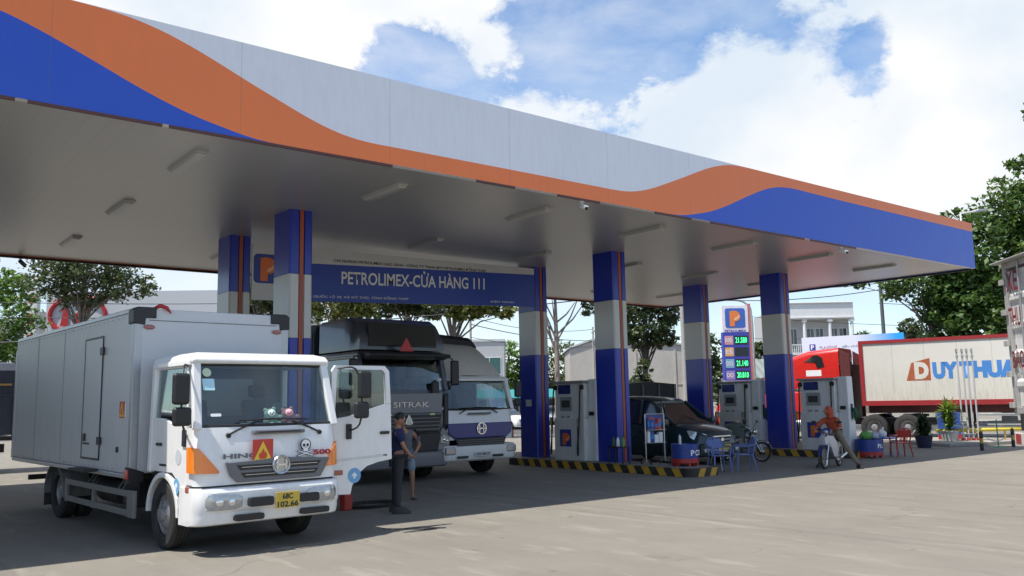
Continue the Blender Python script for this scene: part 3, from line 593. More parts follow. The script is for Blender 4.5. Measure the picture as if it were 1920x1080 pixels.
# windscreen surround, pillars and roof
b = MB()
for s in (-1, 1):
    b = MB(); b.beam((s * .985, .12, 1.60), (s * .93, .36, 2.47), .11, .09); b.beam((s * .98, .34, 2.47), (s * .98, 1.70, 2.47), .08, .08); b.beam((s * 1.0, 1.68, 1.0), (s * .97, 1.66, 2.48), .09, .11); b.build('pillar', white, TK, bevel=.015)
b = MB(); b.loft([[(-a, y0, z), (a, y0, z), (a, 1.76, z), (-a, 1.76, z)] for a, y0, z in ((.99, .30, 2.455), (1.0, .27, 2.50), (.97, .32, 2.57), (.86, .50, 2.615))]); b.build('roof', white, TK, bevel=.02)
b = MB(); b.add([(-1.0, 1.72, .98), (1.0, 1.72, .98), (1.0, 1.72, 2.47), (-1.0, 1.72, 2.47), (-.5, 1.72, 1.75), (.5, 1.72, 1.75), (.5, 1.72, 2.3), (-.5, 1.72, 2.3)], [(0, 1, 5, 4), (1, 2, 6, 5), (2, 3, 7, 6), (3, 0, 4, 7)])
b.build('rear_wall', M('cab_lining', (.16, .16, .16), .7), TK, solid=.04)
b = MB(); b.box(-.98, .98, .12, 1.7, .96, 1.02); b.build('floor', darkmetal, TK)
b = MB(); b.prism([(.14, 1.05), (.52, 1.05), (.60, 1.40), (.52, 1.55), (.14, 1.59)], 'x', -.9, .9); b.build('dashboard', M('dash_plastic', (.05, .05, .055), .6), TK, bevel=.02)
b = MB()
for u in (-.52, .52):
    b.box(u - .26, u + .26, 1.02, 1.5, 1.25, 1.42); b.beam((u, 1.46, 1.38), (u, 1.62, 1.98), .5, .12); b.beam((u, 1.60, 2.02), (u, 1.63, 2.2), .28, .1)
b.build('seat', M('seat_fabric', (.09, .09, .10), .9), TK, bevel=.04)
b = MB(); b.lathe([(.215 + .016 * math.cos(a), .016 * math.sin(a)) for a in [2 * PI * k / 8 for k in range(9)]], (0, 0, 0), 'z', 28); b.cyl((0, 0, 0), (0, 0, -.35), .03); b.box(-.2, .2, -.02, .02, -.015, .005)
st = b.build('steering_wheel', black, TK, smooth=True); st.location = (.5, .74, 1.66); st.rotation_euler = (-.5, 0, 0)
# windscreen
gl = MB(); gl.sheet([[(x * s, y + .035 * (x / .95) ** 2, z) for x in [-.95 + 1.9 * k / 10 for k in range(11)]] for s, y, z in ((.985, .095, 1.645), (.965, .215, 2.05), (.945, .325, 2.44))])
wsc = gl.build('windscreen', glass, TK, smooth=True, solid=.006)
b = MB()
for s in (-1, 1): b.tube([(s * .95, .12, 1.64), (s * .93, .235, 2.05), (s * .905, .345, 2.445)], .02)
b.tube([(-.95, .12, 1.635), (-.5, .09, 1.635), (0, .08, 1.635), (.5, .09, 1.635), (.95, .12, 1.635)], .022); b.tube([(-.905, .345, 2.447), (-.4, .325, 2.452), (.4, .325, 2.452), (.905, .345, 2.447)], .02)
b.build('seal', black, wsc, smooth=True)
def ws(u, z, d=.012): return (u, .095 + (z - 1.645) * .29 + .035 * (u / .95) ** 2 - d, z)
for (u0, u1, z0, z1, mt_, sh) in ((-.86, -.74, 2.28, 2.40, M('sticker_green', (.55, .66, .45), .5), 'c'), (-.87, -.71, 2.10, 2.26, M('sticker_blue', (.45, .72, .80), .5), 'r'), (-.80, -.66, 1.76, 1.80, whitemark, 'r')):
    o = Vector(ws((u0 + u1) / 2, (z0 + z1) / 2)); ww, hh = (u1 - u0) / 2, (z1 - z0) / 2
    plate_on(wsc, 'sticker', mt_, o, (1, 0, 0), (0, .29, 1), circ(0, 0, ww, 18, hh) if sh == 'c' else rrect(-ww, -hh, ww, hh, .01), .001)
# wipers and cowl vent
for u0, u1 in ((-.60, -.10), (.72, .20)):
    b = MB(); b.tube([(u0, .05, 1.52), (u0 + (u1 - u0) * .35, .05, 1.60), (u0 + (u1 - u0) * .75, .06, 1.675)], .013); b.beam((u0 + (u1 - u0) * .3, .055, 1.70), (u1 + (u1 - u0) * .55, .07, 1.715), .012, .02); b.cyl((u0, .02, 1.51), (u0, .07, 1.52), .03)
    b.build('wiper', black, TK, smooth=True)
b = MB(); b.box(-.27, .47, -.022, .05, 1.515, 1.57); b.build('cowl_vent', greypl, TK, bevel=.015)
b = MB(); b.box(-.20, .40, -.026, -.0225, 1.535, 1.55); b.build('vent_slot', black, TK)
# grille
gy = -.034
b = MB(); b.prism([(-.66, 1.17), (-.12, 1.19), (.10, 1.21), (.30, 1.19), (.84, 1.17), (.80, 1.08), (.70, .91), (-.50, .91), (-.60, 1.0)], 'y', gy - .018, gy + .02); gr = b.build('grille', greypl, TK, bevel=.01)
b = MB()
for z0, a0, a1 in ((1.085, -.52, .70), (.985, -.46, .66)):
    b.prism([(a0, z0 + .045), (a1, z0 + .045), (a1 - .05, z0 - .02), (a0 + .05, z0 - .02)], 'y', gy - .0225, gy - .0185)
b.build('grille_opening', black, gr)
b = MB(); b.box(-.45, .64, gy - .026, gy - .023, 1.098, 1.104); b.box(-.4, .6, gy - .026, gy - .023, .998, 1.004); b.build('slat', chrome, gr)
b = MB(); b.lathe([(.115, 0), (.13, -.02), (.12, -.035), (.10, -.03), (.095, -.01), (.001, -.01)], (.10, gy - .018, 1.105), 'y', 32)
b2 = b.build('badge', M('badge_chrome', (.45, .46, .48), .25, .9, var=.1), TK, smooth=35)
b = MB()
yy_ = gy - .052
b.box(.035, .165, yy_, yy_ + .02, 1.092, 1.118)
for s in (-1, 1): b.prism([(.10 + s * .055, 1.118), (.10 + s * .085, 1.118), (.10 + s * .075, 1.165), (.10 + s * .05, 1.18)], 'y', yy_, yy_ + .02); b.prism([(.10 + s * .055, 1.092), (.10 + s * .085, 1.092), (.10 + s * .075, 1.05), (.10 + s * .05, 1.032)], 'y', yy_, yy_ + .02)
b.build('emblem', chrome, b2)
fr = (1, 0, 0); up = (0, 0, 1)
lettering('HINO', TK, greypl, (-.69, gy + .018, 1.215), fr, up, .50, .065, fat=.04, depth=.012)
lettering('500', TK, redm, (.60, gy + .026, 1.205), fr, up, .27, .072, fat=.05, depth=.012)
# stickers on the front
fl = plate_on(TK, 'flame_sticker', M('hazard_red', (.55, .05, .03), .45), (-.30, gy + .004, 1.16), fr, up, rrect(0, 0, .29, .29, .01), .012)
plate_on(fl, 'triangle', M('hazard_yellow', (.80, .55, .05), .45), (-.30, gy + .004, 1.16), fr, up, [(.02, .02), (.27, .02), (.145, .265)], .015)
plate_on(fl, 'flame', M('hazard_flame', (.60, .07, .02), .45), (-.30, gy + .004, 1.16), fr, up, [(.10, .035), (.19, .035), (.205, .08), (.185, .13), (.17, .11), (.155, .17), (.125, .13), (.115, .10), (.10, .12), (.085, .075)], .018)
sk = plate_on(TK, 'skull_sticker', blackmark, (.475, gy + .012, 1.35), fr, up, circ(0, 0, .082, 20), .010)
plate_on(sk, 'skull', whitemark, (.475, gy + .012, 1.35), fr, up, circ(0, .004, .066, 20), .013)
plate_on(sk, 'jaw', whitemark, (.475, gy + .012, 1.28), fr, up, rrect(-.034, -.02, .034, .03, .01), .014)
for s in (-1, 1):
    plate_on(sk, 'eye_socket', blackmark, (.475 + s * .027, gy + .012, 1.345), fr, up, circ(0, 0, .018, 12, .021), .017)
    plate_on(sk, 'bone', blackmark, (.475, gy + .012, 1.235), Vector((1, 0, s * .32)), Vector((-s * .32, 0, 1)), rrect(-.13, -.014, .13, .014, .013), .009)
    plate_on(sk, 'bone', whitemark, (.475, gy + .012, 1.235), Vector((1, 0, s * .32)), Vector((-s * .32, 0, 1)), rrect(-.12, -.007, .12, .007, .006), .012 + .001 * s)
plate_on(sk, 'nose_hole', blackmark, (.475, gy + .012, 1.31), fr, up, [(-.01, 0), (.01, 0), (0, .018)], .0175)
# corner indicators, wrapping the nose
for s in (-1, 1):
    b = MB(); P = front_path(w + .012, .166, .42)
    if s == -1: pl = [(-.86, 0.0)]
    pts = [(x, y) for x, y in P if x * s > .8]
    pts = sorted(pts, key=lambda q: abs(q[0]) * 10 + q[1] * (1 if True else 1))
    pts = [(s * q, -.004) for q in (.74, .77, .80, .83)] + [q for q in pts if q[1] < .2] + [(s * (w / 2 + .006), .24)]
    lo = []; hi = []
    for i, (x, y) in enumerate(pts):
        t_ = i / (len(pts) - 1); lo.append((x, y + .012, 1.035 + .02 * t_)); hi.append((x, y + .035, interp(((.74, 1.06), (.97, 1.36), (1.1, 1.40)), abs(x))))
    b.sheet([lo, hi]); hl = b.build('indicator', amber, TK, smooth=60, solid=-.03)
# bumper
b = MB(); wrap(b, w + .05, .20, .50, [(.03, .39), (-.015, .41), (-.045, .50), (-.045, .545), (-.075, .60), (-.075, .80), (-.05, .85), (.03, .862)], bulge=.05); bp_ = b.build('bumper', white, TK, smooth=25, solid=.02)
def bq(x, z): return -.095 - .045 * (1 - (2 * x / w) ** 2)
b = MB(); wrap(b, w - .02, .18, .42, [(.035, .858), (.035, .89)], bulge=.035); b.build('bumper_gap', black, TK, solid=.01)
for x0, x1, z0, z1 in ((-.38, -.05, .60, .715), (.33, .62, .60, .715), (-.55, -.16, .43, .51), (.38, .80, .43, .51)):
    yb_ = bq(max(abs(x0), abs(x1)), 0) + (.004 if z0 > .55 else .038)
    b = MB(); b.prism(rrect(x0, z0, x1, z1, .03), 'y', yb_ - .03 - .018, yb_ + .05); b.build('bumper_opening', black, bp_)
for s in (-1, 1):
    b = MB(); pts = [(s * .42, .60), (s * .42, .72), (s * .55, .79), (s * .93, .785), (s * .93, .60), (s * .66, .575)]
    gridp = [(s * (.46 + .052 * k)) for k in range(11)]
    def hy(x): t_ = (abs(x) - .8) / .22; return -.098 - .02 + (0 if t_ < 0 else .17 * t_ ** 1.6)
    b.sheet([[(x, hy(x) - .004 + (.01 if z_ in (0, 3) else 0), interp(((.44, .62), (.55, .585), (1.0, .59)), abs(x)) if z_ == 0 else interp(((.44, .66), (.6, .63), (1.0, .64)), abs(x)) if z_ == 1 else interp(((.44, .70), (.6, .73), (1.0, .73)), abs(x)) if z_ == 2 else interp(((.44, .72), (.52, .77), (1.0, .785)), abs(x))) for x in gridp] for z_ in range(4)])
    h_ = b.build('headlight', lampglass, TK, smooth=True, solid=-.012)
    k = MB(); k.ball((s * .60, -.122, .68), (.055, .02, .055), 14, 8); k.ball((s * .76, -.122, .685), (.06, .02, .055), 14, 8); k.build('reflector', chrome, h_, smooth=True)
pl_ = MB(); pl_.box(-.02, .32, -.175, -.165, .55, .755); pl_ = pl_.build('number_plate', M('plate_yellow', (.60, .43, .06), .5), TK, bevel=.004)
lettering('68C', pl_, blackmark, (.07, -.175, .66), fr, up, .15, .075, fat=.03); lettering('102.66', pl_, blackmark, (0, -.175, .56), fr, up, .30, .075, fat=.03)
# flank below the window (left, door closed)
sidep = [(.33, 1.0), (.36, .62), (.42, .62), (.50, .78), (.66, .93), (.9, .99), (1.25, 1.0), (1.66, .985), (1.66, 1.66), (.30, 1.64)]
b = MB(); b.prism([(.34, .98), (.34, .60), (.40, .56), (.48, .76), (.62, .92), (.84, 1.02), (1.62, 1.02), (1.62, 1.75), (1.2, 1.74), (.9, 1.68), (.34, 1.64)], 'x', -1.022, -.975)
dr = b.build('door', white, TK, bevel=.012)
b = MB(); b.beam((-1.0, .36, 1.62), (-.955, .50, 2.44), .05, .05); b.beam((-1.0, 1.6, 1.70), (-.96, 1.60, 2.44), .05, .06); b.beam((-.96, .47, 2.435), (-.96, 1.6, 2.435), .05, .05); b.build('window_frame', white, dr, bevel=.01)
b = MB(); b.add([(-1.0, .40, 1.66), (-1.0, 1.58, 1.74), (-.962, 1.58, 2.41), (-.962, .52, 2.41)], [(0, 1, 2, 3)]); b.build('side_window', glass, dr, solid=.005)
b = MB(); b.box(-1.045, -1.024, 1.22, 1.42, 1.37, 1.41); b.build('door_handle', black, dr, bevel=.006)
b = MB(); b.box(-1.028, -1.024, 1.05, 1.3, 1.1, 1.13); b.build('door_trim', black, dr)
c_ = plate_on(dr, 'round_sticker', M('sticker_round_blue', (.16, .38, .62), .5), (-1.0225, .66, .86), (0, -1, 0), up, circ(0, 0, .105, 24), .004)
plate_on(c_, 'sticker_mark', whitemark, (-1.0225, .66, .86), (0, -1, 0), up, [(-.045, -.01), (-.02, .03), (0, .045), (.02, .03), (.045, -.01), (.015, -.01), (.015, -.045), (-.015, -.045), (-.015, -.01)], .007)
plate_on(dr, 'faded_sticker', M('faded_grey', (.5, .52, .55), .5), (-1.0225, .62, 1.24), (0, -1, 0), up, circ(0, 0, .10, 24), .004)
# wheel-arch flare and step
for s in (-1, 1):
    b = MB(); arc = [(1.15 + .60 * math.cos(a), .46 + .56 * math.sin(a)) for a in [PI * k / 14 for k in range(0, 15)]]; inn = [(1.15 + .53 * math.cos(a), .46 + .49 * math.sin(a)) for a in [PI * k / 14 for k in range(0, 15)]]
    b.prism(arc + inn[::-1], 'x', s * .80, s * (1.04)); b.build('wheel_arch', white, TK, bevel=.01)
b = MB(); b.box(-1.03, -.8, .26, .52, .42, .56); b.build('cab_step', greypl, TK, bevel=.02)
b = MB(); b.box(-1.05, -1.025, .18, .30, .80, .88); b.build('side_repeater', M('repeater', (.35, .10, .06), .3, coat=.5), TK, bevel=.01)
b = MB(); b.add([(-1.03, .16, .90), (-1.03, .30, .90), (-1.03, .23, .62)], [(0, 1, 2)]); b.build('corner_deflector', greypl, TK, solid=.02)
# open driver's door, swung forward
hx, hv = 1.045, .33
def dp(s, z): return (hx + s, z)          # s = distance from the hinge
b = MB(); out = [dp(0.0, .60), dp(.34, .58), dp(.37, .70), dp(.46, .86), dp(.62, .97), dp(.82, 1.02), dp(1.06, 1.05), dp(1.04, 1.86), dp(.98, 2.38), dp(.90, 2.44), dp(.06, 2.44), dp(0.0, 1.7)]
# door skin with window opening: built as a strip between the outline and the opening
skin_y0, skin_y1 = hv - .03, hv + .03
low = [dp(0, .60), dp(.34, .58), dp(.37, .70), dp(.46, .86), dp(.62, .97), dp(.82, 1.02), dp(1.06, 1.05), dp(1.04, 1.89), dp(.95, 1.88), dp(.72, 1.82), dp(.36, 1.72), dp(.07, 1.68), dp(0, 1.66)]
b.prism(low, 'y', skin_y0, skin_y1)
DR = b.build('open_door', white, TK, bevel=.01, label='open white driver door swung out beside the cab')
b = MB(); b.prism([dp(0, 1.663), dp(.07, 1.683), dp(.10, 2.36), dp(.15, 2.40), dp(.88, 2.40), dp(.94, 2.35), dp(.955, 1.883), dp(1.04, 1.893), dp(1.01, 2.38), dp(.93, 2.46), dp(.08, 2.46), dp(.02, 2.38)], 'y', skin_y0 + .003, skin_y1 - .003); b.build('window_frame', white, DR)
b = MB(); b.prism([dp(.07, 1.69), dp(.36, 1.73), dp(.72, 1.83), dp(.95, 1.885), dp(.935, 2.35), dp(.88, 2.395), dp(.15, 2.395), dp(.10, 2.36)], 'y', hv - .003, hv + .003); b.build('door_window', glass, DR)
b = MB(); b.box(hx + .84, hx + 1.0, skin_y0 - .03, skin_y0 - .003, 1.43, 1.475); b.build('door_handle', black, DR, bevel=.008)
b = MB(); b.prism([dp(.06, 1.06), dp(.9, 1.10), dp(.9, 1.13), dp(.06, 1.10)], 'y', skin_y0 - .006, skin_y0 - .002); b.build('crease', offwhite, DR)
b = MB(); b.box(hx + .02, hx + .92, hv + .035, hv + .07, .75 + .35, 1.60); b.build('door_lining', greypl, DR, bevel=.01)
c_ = plate_on(DR, 'round_sticker', M('sticker_round_blue', (.16, .38, .62)), (hx + .42, skin_y0, .86 - .03), fr, up, circ(-.02, .02, .11, 24), .004)
plate_on(c_, 'sticker_mark', whitemark, (hx + .40, skin_y0, .85), fr, up, [(-.05, -.01), (-.02, .03), (0, .045), (.02, .03), (.05, -.01), (.015, -.01), (.015, -.045), (-.015, -.045), (-.015, -.01)], .007)
b = MB(); b.box(hx + .06, hx + .20, skin_y0 - .02, skin_y0 - .003, .87, .94); b.build('side_repeater', M('repeater', (.35, .1, .06)), DR, bevel=.01)
plate_on(DR, 'door_emblem', greypl, (hx + .80, skin_y0, 1.105), fr, up, rrect(0, 0, .17, .025, .01), .005)
mirror(DR, [(hx + .10, hv - .05, 2.41), (hx + .3, hv - .22, 2.40), (hx + .38, hv - .26, 2.0), (hx + .36, hv - .24, 1.6), (hx + .28, hv - .05, 1.5)], [(hx + .42, hv - .27, 2.17, .22, .40), (hx + .37, hv - .27, 1.80, .24, .24)])
b = MB(); b.box(hx + .25, hx + .33, skin_y0 - .05, skin_y0 - .003, 1.38, 1.60); b.build('mirror_bracket', black, DR, bevel=.01)
mirror(TK, [(-1.0, .45, 2.43), (-1.12, .25, 2.42), (-1.20, .10, 2.2), (-1.20, .08, 1.75), (-1.1, .2, 1.56), (-1.0, .42, 1.52)], [(-1.22, .08, 2.12, .22, .40), (-1.20, .08, 1.77, .24, .24)])
b = MB(); b.box(-1.045, -1.024, .36, .48, 1.38, 1.60); b.build('mirror_bracket', black, TK, bevel=.01)
# cargo box
bx0, bx1, v0, v1, z0, z1 = -1.2, 1.2, 1.98, 9.18, .96, 3.33
panel = M('insulated_panel', (.56, .57, .58), .42, var=.04, scale=1.0, dirt=.45, dirtcol=(.26, .23, .19), rv=.08, dz=(.9, 2.2))
alu = M('aluminium_trim', (.42, .43, .45), .38, .75, var=.12, scale=6)
b = MB(); b.box(bx0, bx1, v0, v1, z0, z1); BX = b.build('cargo_box', panel, TK, bevel=.02)
b = MB()
for y in (v0 - .004, v1 + .004):
    for x in (bx0 + .02, bx1 - .02): b.box(x - .085 if x > 0 else x - .03, x + .03 if x > 0 else x + .085, min(y, y + (.1 if y < 4 else -.1)), max(y, y + (.1 if y < 4 else -.1)), z0 - .02, z1 - .22)
b.box(bx0 - .012, bx0 + .05, v0 + .12, v1 - .1, z1 - .06, z1 + .008); b.box(bx1 - .05, bx1 + .012, v0 + .12, v1 - .1, z1 - .06, z1 + .008)
b.box(bx0 - .012, bx0 + .05, v0 + .12, v1 - .1, z0 - .07, z0 - .003); b.box(bx1 - .05, bx1 + .012, v0 + .12, v1 - .1, z0 - .07, z0 - .003)
b.build('edge_trim', alu, BX, bevel=.01)
for s in (-1, 1):
    b = MB(); b.prism([(s * 1.225, z1 - .22), (s * 1.225, z1 - .02), (s * 1.17, z1 + .022), (s * .90, z1 + .022), (s * .90, z1 - .14), (s * 1.05, z1 - .14), (s * 1.06, z1 - .24)], 'y', v0 - .02, v0 + .22); b.build('corner_cap', black, BX, bevel=.01)
    b = MB(); b.prism([(s * 1.225, z0 - .14), (s * 1.225, z0 + .1), (s * 1.0, z0 + .02), (s * 1.0, z0 - .12)], 'y', v0 - .025, v0 + .12); b.build('corner_shoe', black, BX, bevel=.01)
    b = MB(); b.ball((s * 1.0, v0 - .012, z1 - .27), (.085, .02, .035), 14, 8); b.build('marker_lamp', M('marker_lens', (.32, .12, .10), .3, coat=.5), BX, smooth=True)
    b = MB(); b.box(s * 1.235 - .01, s * 1.235 + .01, v0 - .05, v0 + .12, z0 - .07, z0 + .06); b.build('side_lamp', redlens, BX, bevel=.008)
b = MB(); b.box(bx0 + .2, bx1 - .2, v0 - .007, v0 - .0035, z1 - .175, z1 - .165); b.build('seam', greypl, BX)
for y in (5.6, 7.4):
    b = MB(); b.box(bx0 - .0045, bx0 - .0005, y - .007, y + .007, z0 + .01, z1 - .07); b.build('panel_seam', M('seam_silver', (.30, .31, .32), .5), BX)
for zr_ in (z0 + .05, z1 - .11):
    b = MB(); [b.cyl((bx0 - .0005, y, zr_), (bx0 - .008, y, zr_), .011, n=6) for y in np.arange(v0 + .25, v1 - .1, .24)]; b.build('rivets', alu, BX, weld=False)
# red rag on the roof edge
b = MB(); b.tube([(-.92, v0 + .05, z1 + .01), (-.85, v0, z1 + .05), (-.76, v0 - .03, z1 + .02), (-.70, v0 - .04, z1 - .06)], [.02, .035, .03, .008]); b.build('red_rag', redm, BX, smooth=True)
dx = bx0 - .003
b = MB(); 
for a, c, e, f in ((3.38, 3.41, 1.10, 3.02), (4.30, 4.33, 1.10, 3.02), (3.41, 4.30, 2.99, 3.02), (3.41, 4.30, 1.10, 1.13)): b.box(dx - .012, dx, a, c, e, f)
sd_ = b.build('side_door_seal', black, BX)
b = MB(); b.box(dx - .008, dx, 3.413, 4.297, 1.133, 2.987); sdd = b.build('side_door', panel, BX)
b = MB()
for z in (1.40, 2.78): b.box(dx - .035, dx - .013, 3.30, 3.46, z - .06, z + .06)
b.build('hinge', black, sdd, bevel=.005)
b = MB(); b.box(dx - .03, dx - .009, 4.10, 4.2, 1.38, 1.50); b.box(dx - .014, dx - .009, 3.9, 4.25, 1.33, 1.36); b.build('latch', black, sdd, bevel=.004)
b = MB(); b.box(dx - .2, dx + .1, 3.42, 4.28, .93, .97); b.build('door_step', darkmetal, BX)
s_ = plate_on(BX, 'flame_sticker', M('hazard_red', (.5, .04, .03)), (dx, 2.50, 1.75), (0, -1, 0), up, rrect(0, 0, .22, .24, .01), .004)
plate_on(s_, 'triangle', M('hazard_yellow', (.75, .5, .05)), (dx, 2.50, 1.75), (0, -1, 0), up, [(.015, .02), (.205, .02), (.11, .22)], .007)
plate_on(s_, 'flame', M('hazard_flame', (.5, .06, .02)), (dx, 2.50, 1.75), (0, -1, 0), up, [(.08, .04), (.14, .04), (.15, .09), (.115, .16), (.075, .09)], .010)
plate_on(BX, 'white_label', whitemark, (dx, 2.26, 1.76), (0, -1, 0), up, rrect(0, 0, .06, .2, .01), .004)
b = MB(); b.box(dx - .02, dx, 2.50, 2.56, 1.25, 1.33); b.build('drain_clip', black, BX)
# chassis, tanks, wheels, guards
b = MB()
for s in (-1, 1): b.box(s * .42 - .05, s * .42 + .05, .3, 9.0, .60, .86)
for y in (2.2, 3.2, 4.2, 5.2, 6.9, 8.0, 8.9): b.box(-1.1, 1.1, y - .04, y + .04, .862, .93)
b.cyl((-.8, 1.15, .46), (.8, 1.15, .46), .07); b.cyl((-.8, 6.05, .46), (.8, 6.05, .46), .09); b.ball((0, 6.05, .46), (.25, .22, .22))
b.box(-.4, .4, .5, 1.9, .5, .95)
b.build('chassis', darkmetal, TK)
b = MB(); b.cyl((.75, 2.4, .62), (.75, 3.5, .62), .28, n=20); b.build('fuel_tank', alu, TK, smooth=True)
b = MB(); b.box(-.95, -.55, 2.35, 3.0, .45, .84); b.build('battery_box', black, TK, bevel=.02)
b = MB(); b.cyl((-.78, 3.3, .58), (-.78, 4.3, .58), .18, n=18); b.cyl((-.7, 4.6, .62), (-.7, 5.0, .62), .15, n=16); b.build('air_tank', darkmetal, TK, smooth=True)
for s in (-1, 1):
    b = MB(); x = s * 1.13
    b.box(x - .02, x + .02, 2.1, 5.35, .63, .72); b.box(x - .02, x + .02, 2.1, 5.35, .36, .45)
    for y in (2.02, 3.8, 5.3): b.box(x - .024, x + .024, y - (.12 if y < 3 else .05), y + (.18 if y < 3 else .07), .35, .73)
    for y in (2.5, 2.68, 4.0, 4.18): b.tube([(x - s * .02, y, .72), (x - s * .12, y + .08, .83), (x - s * .2, y + .1, .93)], .018)
    b.build('side_guard', M('guard_grey', (.22, .22, .21), .5, .3, var=.15, dirt=.5), TK, bevel=.012)
    wheel(TK, s * .90, 1.15, .46, .24, rim=rimgrey); wheel(TK, s * .98, 6.05, .46, .23, dual=True, front=False)
    b = MB(); arc = [(6.05 + .62 * math.cos(a), .40 + .56 * math.sin(a)) for a in [PI * (k / 12) for k in range(13)]]; inn = [(6.05 + .59 * math.cos(a), .40 + .53 * math.sin(a)) for a in [PI * (k / 12) for k in range(13)]]
    b.prism(arc + inn[::-1], 'x', s * .72, s * 1.17); b.build('mudguard', M('guard_grey', (.2, .2, .2)), TK)
    b = MB(); b.box(s * .75, s * 1.15, 6.69, 6.71, .18, .55); b.build('mud_flap', rubber, TK)
b = MB(); b.box(-.95, .95, 8.75, 8.85, .50, .60); b.build('rear_bar', darkmetal, TK)
# soft toys lying on the dashboard
tyG = M('plush_mint', (.72, .85, .78), .95, var=.12, scale=30, bump=.6); tyP = M('plush_pink', (.85, .42, .46), .95, var=.12, scale=30, bump=.6); tyK = M('plush_grey', (.22, .22, .23), .95, scale=30, bump=.6)
rt_ = TK.matrix_basis if False else None
def toy(u, v, z, mt_, label, rz=.051):
    c, s = math.cos(.051), math.sin(.051); x = 4.806 + u * c - v * s; y = 11.228 + u * s + v * c + .02
    t = thing('plush_toy', label, 'soft toy', (x, y, z), rz, 'soft toys on the dashboard')
    b = MB(); b.ball((0, 0, .10), (.11, .09, .10), 16, 10)
    b.ball((-.05, -.06, .17), (.085, .075, .07), 14, 8); b.ball((-.11, -.04, .22), .03, 8, 6); b.ball((.01, -.04, .235), .03, 8, 6)
    b.ball((.10, -.05, .12), (.05, .04, .035), 10, 6); b.ball((-.11, -.07, .07), (.045, .04, .035), 10, 6); b.ball((.06, -.09, .04), (.045, .05, .035), 10, 6); b.ball((-.04, -.10, .035), (.04, .05, .03), 10, 6)
    b.build('body', mt_, t, smooth=True); k = MB()
    k.ball((-.08, -.128, .185), .009, 6, 5); k.ball((-.03, -.13, .19), .009, 6, 5); k.ball((-.055, -.137, .165), .011, 6, 5); k.build('face_buttons', blackmark, t)
    return t
toy(.10, .235, 1.61, tyG, 'pale green soft toy on the dashboard of the white truck')
toy(.36, .235, 1.61, tyP, 'pink soft toy on the dashboard of the white truck')
toy(.23, .30, 1.79, tyK, 'small grey soft toy on top of the green and pink ones').scale = (.75, .6, .55)
t = thing('cleaning_cloth', 'crumpled white cloth lying behind the windscreen of the white truck', 'cloth', (4.806 - .30, 11.50, 1.60), .2)
b = MB(); b.ball((0, 0, .03), (.10, .05, .035), 16, 8, fn=lambda q, p: (q[0], q[1], q[2] + .02 * math.sin(p[0] * 9) * math.cos(p[1] * 7))); b.ball((.10, 0, .06), (.05, .04, .05), 12, 8); b.build('cloth', M('cloth_white', (.65, .66, .65), .9), t, smooth=True)

# ---- generic cab-over truck cab (three more trucks use it)
def tarp_mat(name, rgb): return M(name, rgb, .7, var=.2, scale=2.5, bump=.4, stretch=(1, 1, .4), dirt=.3, dirtcol=tuple(min(1, c * 2.2 + .02) for c in rgb))
# white and blue tarpaulin truck
HT = thing('tarpaulin_truck', 'white truck with dark blue grille and tall roof fairing, right of the grey truck', 'truck', (13.20, 17.95, 0), 0)
w = 2.3
HB = M('truck_navy', (.015, .025, .19), .3, var=.06, coat=.5)
b = MB(); wrap(b, w, .18, .5, [(.02, .95), (.0, 1.1), (.03, 1.38), (.08, 1.62), (.11, 1.72)], bulge=.05); b.build('front_panel', white, HT, smooth=30, solid=.03)
b = MB(); b.prism([(-1.02, 1.36), (1.02, 1.36), (.98, 1.10), (.82, .99), (-.82, .99), (-.98, 1.10)], 'y', -.065, -.02); g1 = b.build('grille', HB, HT, bevel=.02)
b = MB(); b.prism([(-.80, .985), (.80, .985), (.72, .80), (-.72, .80)], 'y', -.075, -.03); g2 = b.build('lower_grille', black, HT, bevel=.01)
b = MB(); 
for z in (.84, .89, .94): b.box(-.72, .72, -.082, -.0755, z - .008, z + .008)
b.build('slat', greypl, g2)
b = MB(); b.lathe([(.13, 0), (.15, -.015), (.15, -.03), (.125, -.03), (.12, -.012)], (0, -.066, 1.22), 'y', 28); b.box(-.125, .125, -.09, -.07, 1.205, 1.235); b.box(-.075, -.05, -.09, -.07, 1.12, 1.32); b.box(.05, .075, -.09, -.07, 1.12, 1.32); b.build('badge', chrome, HT, smooth=35)
b = MB(); wrap(b, w + .04, .2, .5, [(.02, .42), (-.04, .46), (-.08, .56), (-.08, .78), (-.02, .82)], bulge=.04); bp2 = b.build('bumper', white, HT, smooth=30, solid=.03)
for s in (-1, 1):
    b = MB(); b.box(s * .95 - .16, s * .95 + .14, -.125, -.04, .60, .78); b.build('headlight', lampglass, HT, bevel=.03)
    b = MB(); b.box(s * .55 - .22, s * .55 + .1, -.142, -.09, .50, .56); b.build('bumper_opening', black, bp2, bevel=.01)
    b = MB(); b.box(s * 1.14 - .02, s * 1.14 + .015, .06, .2, .95, 1.15); b.build('indicator', redlens, HT, bevel=.01)
b = MB(); b.box(-.24, .24, -.150, -.14, .53, .64); pp = b.build('number_plate', M('plate_white', (.5, .5, .5), .5), HT); lettering('67C-082.27', pp, blackmark, (-.2, -.150, .56), fr, up, .4, .06, fat=.03)
gl = MB(); gl.sheet([[(x * s, y + .05 * (x / 1.06) ** 2, z) for x in [-1.06 + 2.12 * k / 10 for k in range(11)]] for s, y, z in ((1.0, .07, 1.72), (.99, .17, 2.08), (.96, .26, 2.42))])
wg = gl.build('windscreen', glass, HT, smooth=True, solid=.006)
